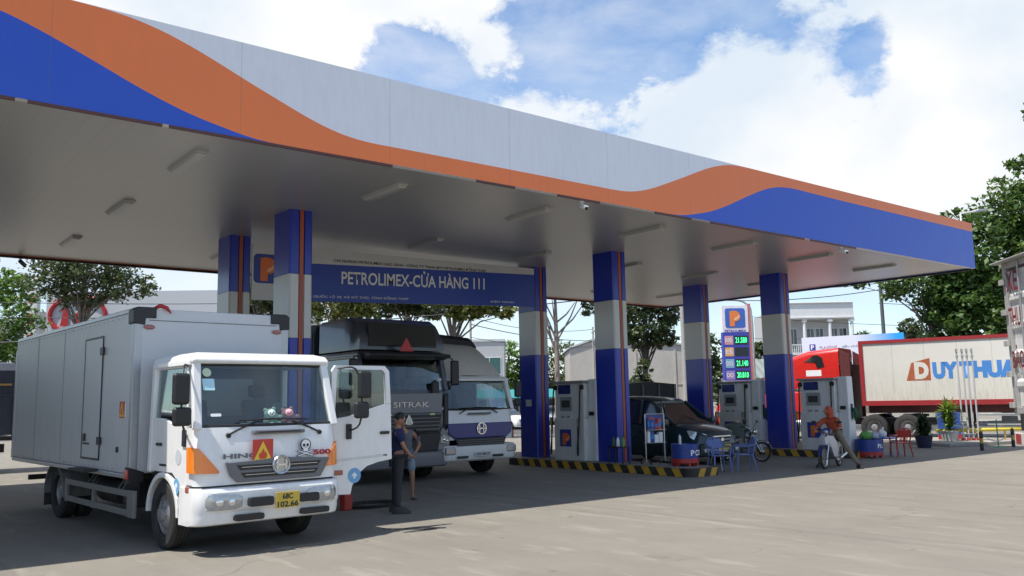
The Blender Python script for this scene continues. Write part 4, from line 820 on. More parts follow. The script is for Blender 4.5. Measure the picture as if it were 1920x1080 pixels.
def cabshell(parent, mt_, w, zb, zw0, zw1, zr, d, y0, y1, lining=None):
    """pillars, roof, rear wall, doors and dark cabin of a cab-over truck; returns None"""
    hw = w / 2
    for s in (-1, 1):
        b = MB(); b.beam((s * (hw - .04), y0 + .04, zw0 - .03), (s * (hw - .09), y1 + .04, zw1 + .03), .12, .12); b.beam((s * (hw - .05), d - .1, zb), (s * (hw - .08), d - .1, zw1 + .02), .12, .2); b.beam((s * (hw - .09), y1, zw1 + .02), (s * (hw - .09), d, zw1 + .02), .12, .12)
        b.build('pillar', mt_, parent, bevel=.02)
    b = MB(); b.loft([[(-a, q, z), (a, q, z), (a, d, z), (-a, d, z)] for a, q, z in ((hw - .03, y1 - .06, zw1), (hw - .02, y1 - .06, zw1 + .05), (hw - .07, y1 + .02, zr - .02), (hw - .2, y1 + .2, zr))]); b.build('roof', mt_, parent, bevel=.02)
    b = MB(); b.box(-hw + .04, hw - .04, d - .05, d, zb, zw1); b.box(-hw + .04, hw - .04, y0 + .15, d - .06, zb, zb + .06); b.build('rear_wall', lining or M('cab_lining', (.12, .12, .12)), parent)
    b = MB(); b.box(-hw + .1, hw - .1, y0 + .1, y0 + .5, zw0 - .45, zw0 - .06); b.build('dashboard', M('dash_plastic', (.05, .05, .055)), parent, bevel=.03)
    b = MB()
    for u in (-.55, .55): b.box(u - .27, u + .27, 1.0, 1.5, zb + .2, zb + .5); b.beam((u, 1.48, zb + .5), (u, 1.62, zb + 1.15), .5, .14)
    b.build('seat', M('seat_fabric', (.09, .09, .1)), parent, bevel=.04)
    for s in (-1, 1):
        b = MB(); x = s * hw; b.prism([(y0 + .42, zb), (d - .2, zb), (d - .2, zw0 + .06), (y0 + .32, zw0 - .02)], 'x', x - s * .05, x); dd = b.build('door', mt_, parent, bevel=.012)
        b = MB(); b.add([(x - s * .02, y0 + .34, zw0), (x - s * .02, d - .22, zw0 + .07), (x - s * .07, d - .22, zw1), (x - s * .07, y1 + .14, zw1)], [(0, 1, 2, 3)]); b.build('side_window', darkglass if parent is not HT else glass, dd, solid=.006)
        b = MB(); b.box(x + s * .003 - .012, x + s * .003 + .012, d - .5, d - .32, zw0 - .28, zw0 - .24); b.build('door_handle', black, dd)
cabshell(HT, white, w, 1.0, 1.72, 2.42, 2.56, 2.0, .06, .25)
b = MB(); b.tube([(-1.06, .09, 1.71), (-.5, .05, 1.705), (.5, .05, 1.705), (1.06, .09, 1.71), (1.03, .29, 2.43), (.4, .25, 2.44), (-.4, .25, 2.44), (-1.03, .29, 2.43), (-1.06, .09, 1.71)], .025); b.build('seal', black, wg, smooth=True)
for u0, u1 in ((-.6, -.1), (.6, .1)):
    b = MB(); b.tube([(u0, .02, 1.60), (u0 + (u1 - u0) * .5, .02, 1.72)], .015); b.beam((u0 + .0, .02, 1.73), (u1 * 3 if u1 * u0 > 0 and False else u1 + (u1 - u0) * .4, .04, 1.75), .015, .02); b.build('wiper', black, HT)
b = MB(); b.box(-.35, .35, -.035, .02, 1.57, 1.62); b.build('cowl_vent', greypl, HT, bevel=.015)
# roof fairing bulging up to the cargo body
fair = M('fairing_beige', (.62, .60, .55), .5, var=.04, scale=2, dirt=.2, dirtcol=(.3, .27, .22))
b = MB(); rings = []
for t_ in range(9):
    a = t_ / 8; y = .38 + 1.6 * a; zt = 2.56 + .93 * math.sin(PI / 2 * min(1, a * 1.05)) ** .8; hw = 1.0 + .06 * a
    rings.append([(-hw, y, 2.565), (hw, y, 2.565), (hw * .99, y, 2.565 + (zt - 2.565) * .72), (hw * .86, y, zt - .03), (0, y, zt + .01), (-hw * .86, y, zt - .03), (-hw * .99, y, 2.565 + (zt - 2.565) * .72)])
b.loft(rings); b.build('roof_fairing', fair, HT, smooth=50)
tarpB = tarp_mat('tarp_black', (.02, .02, .024))
b = MB(); b.loft([[(-1.2, y, 1.05), (1.2, y, 1.05), (1.2, y, 3.42), (1.08, y, 3.66 + dz), (0, y, 3.74 + dz), (-1.08, y, 3.66 + dz), (-1.2, y, 3.42)] for y, dz in ((1.75, -.10), (1.95, .02), (4.5, .0), (6.5, .04), (9, 0))]); b.build('cargo_tarpaulin', tarpB, HT, smooth=30)
b = MB(); b.box(-1.16, 1.16, 2.02, 2.09, .95, 2.3); b.build('headboard', darkmetal, HT)
mirror(HT, [(1.1, .3, 2.42), (1.28, .1, 2.4), (1.3, .05, 1.9), (1.1, .25, 1.7)], [(1.31, .05, 2.2, .22, .42), (1.29, .05, 1.86, .2, .2)]); mirror(HT, [(-1.1, .3, 2.42), (-1.28, .1, 2.4), (-1.3, .05, 1.9), (-1.1, .25, 1.7)], [(-1.31, .05, 2.2, .22, .42)])
def chassis(parent, L, axf, axr, r, hw=1.1, z=.6):
    b = MB()
    for s in (-1, 1): b.box(s * .42 - .05, s * .42 + .05, .4, L, z, z + .26)
    for y in [axf + .9 + k for k in range(int(L - axf - 1))]: b.box(-hw, hw, y - .04, y + .04, z + .262, z + .33)
    b.cyl((-.8, axf, r), (.8, axf, r), .07)
    for a in axr: b.cyl((-.9, a, r), (.9, a, r), .1)
    b.box(-.4, .4, .5, 2, .45, z + .3); b.build('chassis', darkmetal, parent)
    for s in (-1, 1):
        wheel(parent, s * (hw - .13), axf, r, .27)
        for a in axr: wheel(parent, s * (hw - .1), a, r, .25, dual=True, front=False)
        b = MB(); arc = [(axf + (r + .14) * math.cos(a), r + (r + .08) * math.sin(a)) for a in [PI * (k / 12) for k in range(13)]]; inn = [(axf + (r + .08) * math.cos(a), r + (r + .03) * math.sin(a)) for a in [PI * (k / 12) for k in range(13)]]
        b.prism(arc + inn[::-1], 'x', s * .78, s * (hw + .02)); b.build('mudguard', black, parent)
        b = MB(); b.box(s * hw - .15, s * hw, axf + r + .35, axf + r + 1.2, .4, .85); b.build('side_box', black, parent, bevel=.03)
chassis(HT, 9, 1.28, (6.6,), .5)

# ---- dark grey heavy truck, left of it
ST = thing('heavy_truck', 'dark grey high roof heavy truck with red triangle, parked behind the open white door', 'truck', (11.06, 18.0, 0), 0)
w = 2.48; SG = M('truck_dark_grey', (.055, .058, .068), .32, var=.06, coat=.5); SG2 = M('truck_mid_grey', (.20, .205, .22), .35, var=.05, coat=.4)
b = MB(); wrap(b, w, .22, .6, [(.04, .95), (.0, 1.2), (.0, 1.5), (.03, 1.9), (.06, 2.1), (.08, 2.2)], bulge=.06); b.build('front_panel', SG, ST, smooth=30, solid=.03)
b = MB(); b.prism([(-1.0, 2.12), (1.0, 2.12), (.97, 1.64), (-.97, 1.64)], 'y', -.085, -.05); gp = b.build('upper_grille_panel', SG2, ST, bevel=.02)
b = MB(); b.prism([(-.97, 1.62), (.97, 1.62), (.85, 1.18), (-.85, 1.18)], 'y', -.10, -.05); g3 = b.build('grille', black, ST, bevel=.02)
b = MB()
for z in (1.25, 1.34, 1.43, 1.52): b.box(-.88, .88, -.108, -.1005, z - .012, z + .012)
b.box(-.95, .95, -.115, -.1, 1.60, 1.635); b.build('slat', greypl, g3)
b = MB(); b.box(-.62, -.46, -.122, -.11, 1.60, 1.63); b.box(.60, .74, -.122, -.11, 1.59, 1.635); b.build('sticker', M('sticker_lime', (.6, .7, .3), .5), ST)
b = MB(); b.prism([(-.11, 1.38), (0, 1.35), (.11, 1.38), (.07, 1.5), (0, 1.62), (-.07, 1.5)], 'y', -.135, -.11); b.build('badge', chrome, ST, bevel=.015)
lettering('SITRAK', ST, chrome, (-.42, -.085, 1.78), fr, up, 1.0, .13, fat=.0, depth=.02)
b = MB(); b.prism([(-.95, 1.15), (.95, 1.15), (.85, .72), (-.85, .72)], 'y', -.09, -.03); b.build('lower_grille', black, ST, bevel=.02)
b = MB(); wrap(b, w + .04, .25, .6, [(.05, .34), (-.02, .38), (-.06, .5), (-.06, .66), (-.02, .72)], bulge=.05); b.build('bumper', SG2, ST, smooth=30, solid=.03)
for s in (-1, 1):
    b = MB(); b.prism([(s * .86, .72), (s * 1.20, .72), (s * 1.22, 1.1), (s * 1.0, 1.3), (s * .92, 1.1)], 'y', -.07, .05); b.build('bumper_corner', SG2, ST, bevel=.03)
    b = MB(); b.prism([(s * .92, .90), (s * 1.16, .86), (s * 1.18, 1.02), (s * 1.02, 1.12), (s * .94, 1.05)], 'y', -.10, -.072); h_ = b.build('headlight', lampglass, ST, bevel=.012)
    k = MB(); k.ball((s * 1.02, -.104, .98), (.045, .015, .045)); k.ball((s * 1.11, -.104, .95), (.035, .015, .04)); k.build('reflector', chrome, h_, smooth=True)
    b = MB(); b.prism([(s * 1.06, 1.16), (s * 1.2, 1.16), (s * 1.2, 2.1), (s * 1.08, 2.1)], 'y', -.045, .02); b.build('corner_vane', black, ST, bevel=.02)
b = MB(); b.box(-.30, .1, -.125, -.115, .68, .80); b.build('warning_strip', M('strip_orange', (.6, .2, .05), .5), ST)
gl = MB(); gl.sheet([[(x * s, y + .06 * (x / 1.13) ** 2, z) for x in [-1.13 + 2.26 * k / 10 for k in range(11)]] for s, y, z in ((1.0, .04, 2.2), (.99, .13, 2.6), (.96, .22, 3.0))]); wg = gl.build('windscreen', glass, ST, smooth=True, solid=.006)
cabshell(ST, SG, w, 1.2, 2.2, 3.0, 3.16, 2.3, .05, .22, M('cab_dark', (.04, .04, .045), .7))
b = MB(); b.prism([(.02, 2.93), (-.28, 3.0), (-.28, 3.05), (.02, 3.1), (.25, 3.1), (.25, 2.99)], 'x', -1.12, 1.12); b.build('sun_visor', black, ST, bevel=.02)
b = MB(); rings = []
for a in [k / 8 for k in range(9)]:
    y = .16 + 2.1 * a; zt = 3.16 + .80 * min(1, (a + .02) * 4.5) ** .45; hw = 1.19
    rings.append([(-hw, y, 3.165), (hw, y, 3.165), (hw * .99, y, 3.165 + (zt - 3.165) * .88), (hw * .94, y, zt), (-hw * .94, y, zt), (-hw * .99, y, 3.165 + (zt - 3.165) * .88)])
b.loft(rings); b.build('high_roof', SG, ST, smooth=45)
b = MB(); b.add([(-.95, .10, 3.26), (.95, .10, 3.26), (.92, .22, 3.80), (-.92, .22, 3.80)], [(0, 1, 2, 3)]); rw = b.build('roof_window', darkglass, ST, solid=.05, bevel=.015)
b = MB(); b.prism([(-.30, 3.12), (.10, 3.12), (-.10, 3.45)], 'y', -.18, -.16); b.build('warning_triangle', M('triangle_red', (.45, .03, .03), .5), ST)
mirror(ST, [(1.2, .25, 3.0), (1.4, .05, 2.95), (1.42, 0, 2.4), (1.22, .2, 2.2)], [(1.42, 0, 2.62, .24, .62)]); mirror(ST, [(-1.2, .25, 3.0), (-1.4, .05, 2.95), (-1.42, 0, 2.4), (-1.22, .2, 2.2)], [(-1.42, 0, 2.62, .24, .62)])
tarpG = tarp_mat('tarp_navy', (.028, .034, .05))
b = MB(); b.loft([[(-1.24, y, 1.2), (1.24, y, 1.2), (1.24, y, 3.7), (1.15, y, 3.93 + dz), (0, y, 3.98 + dz), (-1.15, y, 3.93 + dz), (-1.24, y, 3.7)] for y, dz in ((2.45, -.05), (2.7, .0), (5, .03), (7.5, 0), (10.5, 0))]); b.build('cargo_tarpaulin', tarpG, ST, smooth=30)
b = MB()
for y in (2.6, 4.2, 5.8, 7.4, 9.0): b.box(-1.262, -1.245, y - .03, y + .03, 1.2, 3.75)
b.build('tarpaulin_pole', greypl, ST)
chassis(ST, 10.4, 1.45, (6.7, 8.05), .52, 1.2)

# ---- cargo truck at the far left edge, side on
LT = thing('cargo_truck', 'dark blue tarpaulin cargo truck at the far left edge, behind the white box truck', 'truck', (-5.0, 30.2, 0), PI / 2 + PI)
LT.rotation_euler = (0, 0, -PI / 2); LT.location = (-5.2, 31.6, 0)
w = 2.4
b = MB(); wrap(b, w, .2, .5, [(.02, .9), (.0, 1.2), (.05, 1.5), (.1, 1.7)], bulge=.04); b.build('front_panel', offwhite, LT, smooth=30, solid=.03)
gl = MB(); gl.sheet([[(x, y, z) for x in (-1.08, -.5, 0, .5, 1.08)] for y, z in ((.08, 1.7), (.25, 2.4))]); gl.build('windscreen', glass, LT, solid=.006)
cabshell(LT, offwhite, w, .95, 1.7, 2.4, 2.55, 2.0, .06, .25)
b = MB(); wrap(b, w + .04, .2, .5, [(0, .45), (-.05, .5), (-.05, .8), (0, .85)], bulge=.04); b.build('bumper', offwhite, LT, smooth=30, solid=.03)
tarpN = tarp_mat('tarp_slate', (.04, .05, .075))
for s in (-1,): pass
b = MB(); b.loft([[(-1.2, y, 2.35), (1.2, y, 2.35), (1.2, y, 3.1), (1.05, y, 3.32), (0, y, 3.4), (-1.05, y, 3.32), (-1.2, y, 3.1)] for y in (2.2, 4, 6, 8, 9.9)]); b.build('tarpaulin_roof', tarpN, LT, smooth=30)
b = MB()
for s in (-1, 1):
    n = 60; b.sheet([[(s * (1.2 + .025 * math.sin(k * 1.7 + z) + .015 * math.sin(k * .9)), 2.2 + 7.7 * k / n, z) for k in range(n + 1)] for z in (1.15, 1.6, 2.0, 2.345)])
b.build('side_curtain', tarpN, LT, smooth=40, solid=.01)
b = MB()
for s in (-1, 1):
    for y in (2.2, 4.1, 6.0, 7.9, 9.88): b.box(s * 1.235 - .012, s * 1.235 + .012, y - .03, y + .03, 1.1, 3.1)
    b.box(s * 1.235 - .01, s * 1.235 + .01, 2.2, 9.9, 2.33, 2.37)
b.build('frame_rail', M('rail_dark', (.06, .065, .08), .5), LT)
b = MB()
for s in (-1, 1): b.box(s * 1.245 - .004, s * 1.245 + .004, 2.3, 9.8, 2.64, 2.70)
b.build('orange_rope', M('rope_orange', (.5, .3, .1), .7), LT)
b = MB(); b.box(-1.22, 1.22, 2.15, 9.95, .98, 1.1); b.build('deck', darkmetal, LT)
chassis(LT, 9.8, 1.2, (7.9,), .48)

# ---- dark teal minivan between the islands
VN = thing('minivan', 'dark teal minivan with open front door between the pump islands', 'car', (19.95, 15.65, 0), 0)
VN.scale = (1.02, 1, 1.10)
VP = M('van_teal', (.014, .040, .055), .30, .2, var=.05, coat=.5, dirt=.2)
hwb = .87
def vring(y, zb, zt, wb, wt, k=.5):
    zm = zb + (zt - zb) * k
    return [(-wb * .95, y, zb), (wb * .95, y, zb), (wb, y, zb + .12), (wb, y, zm), (wt, y, zt - .03), (wt * .82, y, zt), (0, y, zt + .015), (-wt * .82, y, zt), (-wt, y, zt - .03), (-wb, y, zm), (-wb, y, zb + .12)]
b = MB(); b.loft([vring(0.0, .30, .62, .62, .55), vring(.06, .24, .74, .74, .68), vring(.22, .22, .86, .83, .74), vring(.5, .22, .96, .87, .78), vring(.95, .22, 1.04, .88, .82), vring(1.25, .22, 1.08, .88, .84), vring(2.4, .22, 1.06, .88, .84), vring(3.8, .24, 1.06, .88, .84), vring(4.35, .28, 1.06, .85, .80), vring(4.52, .35, .98, .78, .72)]); b.build('body', VP, VN, smooth=40)
b = MB(); b.loft([[(-.80, .98, 1.04), (.80, .98, 1.04), (.80, 1.0, 1.06), (-.80, 1.0, 1.06)], [(-.82, 1.2, 1.05), (.82, 1.2, 1.05), (.78, 1.3, 1.18), (-.78, 1.3, 1.18)], [(-.83, 1.6, 1.05), (.83, 1.6, 1.05), (.70, 1.8, 1.56), (-.70, 1.8, 1.56)], [(-.83, 2.2, 1.05), (.83, 2.2, 1.05), (.66, 2.05, 1.66), (-.66, 2.05, 1.66)], [(-.83, 3.9, 1.05), (.83, 3.9, 1.05), (.66, 4.0, 1.68), (-.66, 4.0, 1.68)], [(-.80, 4.5, 1.05), (.80, 4.5, 1.05), (.64, 4.3, 1.62), (-.64, 4.3, 1.62)]]); b.build('windows', darkglass, VN, smooth=40)
b = MB(); b.loft([[(-.70, y, z - .05), (.70, y, z - .05), (.66, y, z), (0, y, z + .03), (-.66, y, z)] for y, z in ((1.86, 1.625), (2.05, 1.70), (2.6, 1.76), (3.4, 1.77), (4.1, 1.73), (4.35, 1.66))]); b.build('roof', VP, VN, smooth=50)
for s in (-1, 1):
    b = MB(); b.tube([(s * .84, 1.0, 1.06), (s * .79, 1.4, 1.30), (s * .70, 1.88, 1.62)], .04); b.tube([(s * .87, 2.25, 1.05), (s * .69, 2.3, 1.70)], .035); b.tube([(s * .87, 3.3, 1.05), (s * .69, 3.35, 1.70)], .035); b.tube([(s * .84, 4.4, 1.05), (s * .67, 4.25, 1.68)], .05)
    b.build('pillar', VP, VN, smooth=True)
for s in (-1, 1):
    b = MB(); b.loft([[(s * .40, .065, .60), (s * .40, .09, .72)], [(s * .60, .10, .58), (s * .60, .14, .80)], [(s * .76, .20, .62), (s * .76, .28, .86)], [(s * .845, .40, .74), (s * .83, .50, .90)]], caps=False); h_ = b.build('headlight', M('van_lamp', (.6, .64, .66), .15, .3, var=.5, scale=25, coat=1.), VN, solid=-.03, smooth=True)
    b = MB(); b.box(s * .66 - .1, s * .66 + .1, -.01, .12, .34, .44); b.build('fog_lamp', lampglass, VN, bevel=.02)
b = MB(); b.prism([(-.38, .72), (.38, .72), (.34, .58), (-.34, .58)], 'y', -.005, .08); g_ = b.build('grille', black, VN, bevel=.01)
b = MB(); b.box(-.38, .38, -.02, .04, .715, .75); b.box(-.36, .36, -.012, .02, .64, .655); b.box(-.06, .06, -.03, -.006, .61, .69); b.build('chrome_bar', chrome, g_, bevel=.006)
b = MB(); b.loft([[(x, -.05 + .16 * (abs(x) / .85) ** 3, .28), (x, -.07 + .18 * (abs(x) / .85) ** 3, .36), (x, -.06 + .18 * (abs(x) / .85) ** 3, .54), (x, .06, .57), (x, .1, .26)] for x in (-.85, -.7, -.4, 0, .4, .7, .85)]); b.build('bumper', VP, VN, smooth=35)
b = MB(); b.box(-.40, .40, -.10, -.072, .30, .40); b.build('air_intake', black, VN, bevel=.01)
b = MB(); b.box(-.26, .26, -.105, -.09, .41, .53); pv = b.build('number_plate', M('plate_yellow', (.6, .45, .05)), VN); lettering('66A-073.18', pv, blackmark, (-.23, -.105, .44), fr, up, .46, .06, fat=.03)
for s in (-1, 1):
    for y in (.82, 3.55): wheel(VN, s * .80, y, .31, .2, rim=steel)
    b = MB(); b.tube([(s * .88, 1.2, 1.04), (s * 1.0, 1.15, 1.08)], .02); b.box(s * 1.05 - .1, s * 1.05 + .1, 1.08, 1.2, 1.02, 1.18); b.build('side_mirror', VP, VN, bevel=.03)
b = MB(); a0 = Vector((-.90, 1.22, 0)); dv = Vector((-.80, -.55, 0)).normalized()
def od_(s, z): q = a0 + dv * s; return (q.x, q.y, z)
b.add([od_(0, .32), od_(.95, .32), od_(1.0, .7), od_(.98, 1.06), od_(.0, 1.06)], [(0, 1, 2, 3, 4)]); od = b.build('open_door', VP, VN, solid=.06, label='open front door')
b = MB(); b.tube([od_(0, 1.06), od_(.35, 1.42), od_(.6, 1.6), od_(.85, 1.62), od_(.97, 1.06)], .028); b.build('window_frame', VP, od, smooth=True)
b = MB(); b.add([od_(.03, 1.06), od_(.95, 1.06), od_(.84, 1.6), od_(.6, 1.58), od_(.36, 1.40)], [(0, 1, 2, 3, 4)]); b.build('door_window', darkglass, od, solid=.005)
b = MB(); b.tube([(-.4, 1.16, 1.12), (-.1, 1.35, 1.26)], .012); b.tube([(.3, 1.16, 1.12), (.0, 1.35, 1.26)], .012); b.build('wiper', black, VN)
b = MB(); b.box(-.62, -.48, 1.7, 1.71, 1.46, 1.50); b.build('windscreen_sticker', whitemark, VN).location = (0, -.06, .02)

# small dark tarpaulin pickup behind the van
PK = thing('tarpaulin_pickup', 'small dark tarpaulin covered truck standing behind the dark teal minivan', 'truck', (22.3, 20.4, 0), 0)
b = MB(); b.loft([[(-1.3, y, .9), (1.3, y, .9), (1.3, y, 2.38), (0, y, 2.46), (-1.3, y, 2.38)] for y in (0, .7, 1.4, 2.1)]); b.build('cargo_tarpaulin', tarp_mat('tarp_charcoal', (.025, .024, .026)), PK, smooth=20)
b = MB(); b.box(-1.25, 1.25, .02, 2.1, .72, .9); b.box(-.9, .9, 2.15, 3.5, .6, 1.8); b.build('chassis', darkmetal, PK, bevel=.04)
b = MB()
for x in (-1.2, -.4, .4, 1.2): b.box(x - .03, x + .03, -.025, -.003, .75, 2.36)
b.box(-1.25, 1.25, -.03, -.003, 1.3, 1.36); b.build('frame_rail', greypl, PK)
for s in (-1, 1):
    wheel(PK, s * .95, .8, .38, .2); wheel(PK, s * .95, 2.9, .38, .2)
    b = MB(); b.box(s * 1.0 - .12, s * 1.0 + .12, -.03, .02, .74, .86); b.build('tail_lamp', redlens, PK)

# ---- motorbikes
def motorbike(name, label, loc, rz, kind):
    t = thing(name, label, 'motorbike', loc, rz)
    r = .29; wb = 1.22
    spoke = steel
    def wh(y, front):
        b = MB(); b.lathe([(r + .0 + .028 * math.cos(a) - .026, .028 * math.sin(a)) for a in [2 * PI * k / 10 for k in range(11)]], (0, y, r), 'x', 36); o = b.build('wheel', rubber, t, smooth=True)
        b = MB(); b.lathe([(r - .050, -.02), (r - .062, 0), (r - .050, .02), (r - .04, .0), (r - .05, -.02)], (0, y, r), 'x', 36); b.cyl((-.05, y, r), (.05, y, r), .04, n=14)
        for k in range(18):
            a = 2 * PI * k / 18; b.cyl((.03 * (-1) ** k, y + .035 * math.cos(a), r + .035 * math.sin(a)), (0, y + (r - .055) * math.cos(a + .35), r + (r - .055) * math.sin(a + .35)), .003, n=4)
        b.build('rim', chrome, o, smooth=35)
    wh(0, True); wh(wb, False)
    head = (0, .34, .80)
    b = MB()
    for s in (-1, 1): b.cyl((s * .075, 0, r), (s * .07, .20, .62), .02, .022)
    b.cyl((0, .22, .60), (0, .36, .90), .028); b.build('fork', steel, t, smooth=True)
    pc = M('bike_white', (.62, .63, .65), .3, var=.04, coat=.5); pb = M('bike_navy', (.015, .025, .13), .3, coat=.5); pk = M('bike_black', (.018, .018, .02), .3, coat=.5)
    fend = pb if kind == 'scooter' else pk
    b = MB(); b.sheet([[(x, (r + .045) * -math.sin(a) * 1.0, r + (r + .045) * math.cos(a)) for x in (-.055, -.03, .03, .055)] for a in [math.radians(k) for k in range(-75, 76, 15)]]); b.build('front_fender', fend, t, smooth=True, solid=.008)
    b = MB(); b.sheet([[(x, wb - (r + .06) * math.sin(a), r + (r + .06) * math.cos(a)) for x in (-.07, -.04, .04, .07)] for a in [math.radians(k) for k in range(-100, 20, 15)]]); b.build('rear_fender', pk, t, smooth=True, solid=.008)
    # handlebar
    b = MB(); b.tube(smooth_curve([(-.34, .50, 1.0), (-.2, .42, .99), (0, .36, .93), (.2, .42, .99), (.34, .50, 1.0)], 4), .013); hb = b.build('handlebar', chrome if kind != 'scooter' else black, t, smooth=True)
    b = MB()
    for s in (-1, 1): b.cyl((s * .24, .44, .992), (s * .35, .505, 1.0), .02, n=10)
    b.build('grip', rubber, hb)
    for s in (-1, 1):
        b = MB(); b.tube([(s * .22, .42, 1.0), (s * .27, .38, 1.12), (s * .31, .36, 1.16)], .007); b.ball((s * .33, .36, 1.19), (.065, .015, .04), 12, 8); b.build('mirror', black, hb, smooth=True)
    if kind == 'scooter':
        b = MB(); b.loft([[(-.10, .22, .90), (.10, .22, .90), (.12, .26, 1.0), (0, .30, 1.05), (-.12, .26, 1.0)], [(-.13, .36, .88), (.13, .36, .88), (.14, .38, 1.0), (0, .40, 1.04), (-.14, .38, 1.0)]]); hc = b.build('handlebar_cowl', pb, t, smooth=40, bevel=.01)
        b = MB(); b.ball((0, .225, .94), (.075, .03, .055), 14, 8); b.build('headlight', lampglass, hc, smooth=True)
        for s in (-1, 1):     # leg shields
            b = MB(); b.loft([[(s * .03, .24, .84), (s * .17, .30, .84), (s * .17, .33, .80)], [(s * .05, .26, .70), (s * .23, .36, .70), (s * .22, .40, .68)], [(s * .10, .36, .50), (s * .24, .46, .48), (s * .22, .50, .48)], [(s * .12, .46, .30), (s * .19, .54, .30), (s * .17, .56, .30)]]); b.build('leg_shield', pc, t, smooth=50, solid=.01)
        b = MB(); b.loft([[(-.06, .18, .82), (.06, .18, .82), (0, .15, .80)], [(-.08, .20, .68), (.08, .20, .68), (0, .16, .68)], [(-.03, .20, .55), (.03, .20, .55), (0, .18, .55)]]); b.build('front_cowl', pc, t, smooth=50)
        b = MB(); b.tube([(0, .36, .85), (0, .48, .58), (0, .72, .48), (0, .95, .60), (0, 1.35, .72)], [.05, .06, .07, .08, .05]); b.build('frame', pc, t, smooth=True)
        b = MB(); b.loft([[(-.11, y, .66), (.11, y, .66), (.13, y, z - .03), (.09, y, z), (-.09, y, z), (-.13, y, z - .03)] for y, z in ((.70, .76), (.9, .77), (1.15, .80), (1.42, .80))]); b.build('seat', black, t, smooth=50)
        b = MB(); b.loft([[(-.10, y, z0), (.10, y, z0), (.125, y, z1), (-.125, y, z1)] for y, z0, z1 in ((.66, .50, .68), (.9, .48, .66), (1.2, .56, .68), (1.5, .66, .74))]); b.build('side_panel', pc, t, smooth=40)
    else:
        b = MB(); b.ball((0, .24, .86), (.09, .08, .09), 16, 10); hc = b.build('headlight', chrome, t, smooth=True); k = MB(); k.ball((0, .185, .86), (.075, .03, .075), 14, 8); k.build('lens', lampglass, hc, smooth=True)
        b = MB(); b.loft([[(-w_, y, z - .1), (w_, y, z - .1), (w_ * 1.1, y, z), (w_ * .6, y, z + .07), (-w_ * .6, y, z + .07), (-w_ * 1.1, y, z)] for y, z, w_ in ((.40, .80, .07), (.5, .82, .13), (.7, .82, .14), (.85, .78, .09))]); b.build('fuel_tank', M('tank_grey', (.1, .12, .12), .3, coat=.6), t, smooth=50)
        b = MB(); b.tube([(0, .36, .85), (0, .48, .5), (0, .60, .3), (0, .9, .3), (0, .95, .6)], .025); b.tube([(0, .4, .75), (0, .85, .68), (0, 1.4, .72)], .025); b.build('frame', black, t, smooth=True)
        b = MB(); b.loft([[(-w_, y, z - .07), (w_, y, z - .07), (w_, y, z), (-w_, y, z)] for y, z, w_ in ((.82, .80, .09), (1.0, .80, .13), (1.45, .84, .11))]); b.build('seat', black, t, bevel=.02)
        b = MB(); b.box(-.09, .09, 1.3, 1.5, .66, .76); b.build('tail_cowl', pk, t, bevel=.03)
    b = MB(); b.cyl((-.13, .66, .34), (.13, .66, .34), .12, n=16); b.cyl((0, .52, .40), (0, .40, .46), .07, n=12)
    for k in range(4): b.cyl((0, .50 - .028 * k, .41 + .014 * k), (0, .49 - .028 * k, .415 + .014 * k), .085, n=12)
    b.build('engine', M('engine_alloy', (.28, .28, .28), .45, .7, var=.2, scale=12), t, smooth=35)
    b = MB(); b.tube([(.09, .5, .3), (.11, .7, .2), (.12, .95, .22)], .018); b.cyl((.12, .95, .23), (.14, 1.45, .34), .035, .045, 14); b.build('exhaust', chrome, t, smooth=True)
    b = MB()
    for s in (-1, 1): b.cyl((s * .10, wb, r), (s * .11, 1.12, .62), .022, n=10); b.cyl((s * .12, .75, .24), (s * .22, .75, .24), .014, n=8); b.cyl((s * .06, wb, r), (s * .06, .75, .30), .018, n=8)
    b.build('swing_arm', steel, t, smooth=True)
    b = MB(); b.tube([(-.08, .78, .24), (-.20, .84, .02)], .012); b.build('side_stand', steel, t)
    b = MB(); b.box(-.05, .05, 1.50, 1.54, .60, .70); b.build('tail_lamp', redlens, t, bevel=.01)
    return t
SB = motorbike('scooter', 'white and navy underbone scooter ridden by the person in orange', (20.42, 12.78, 0), -1.32, 'scooter')
MBK = motorbike('motorbike', 'black spoke wheeled motorbike parked beside the minivan', (21.62, 15.55, 0), .10, 'std')
MBK.rotation_euler = (0, .10, .10)
t = thing('draped_jacket', 'grey green jacket draped over the tank of the parked black motorbike', 'jacket', (21.55, 16.10, 0), .10)
b = MB(); b.loft([[(-.24 * k, y, z - .30), (-.2 * k, y, z), (0, y, z + .1), (.2 * k, y, z + .02), (.26 * k, y, z - .34), (.22 * k, y + .03, z - .34), (.15 * k, y + .02, z - .02), (-.15 * k, y + .02, z - .04), (-.2 * k, y + .03, z - .30)] for y, z, k in ((-.12, .96, .8), (.1, 1.03, 1.05), (.35, 1.04, 1.15), (.6, .98, .9))]); b.build('cloth', M('jacket_green', (.10, .125, .105), .85, var=.2, bump=.4), t, smooth=50)
b = MB(); b.ball((-.05, .2, 1.16), (.07, .09, .05), 12, 8); b.build('collar', M('jacket_lining', (.42, .30, .22), .8), t, smooth=True)

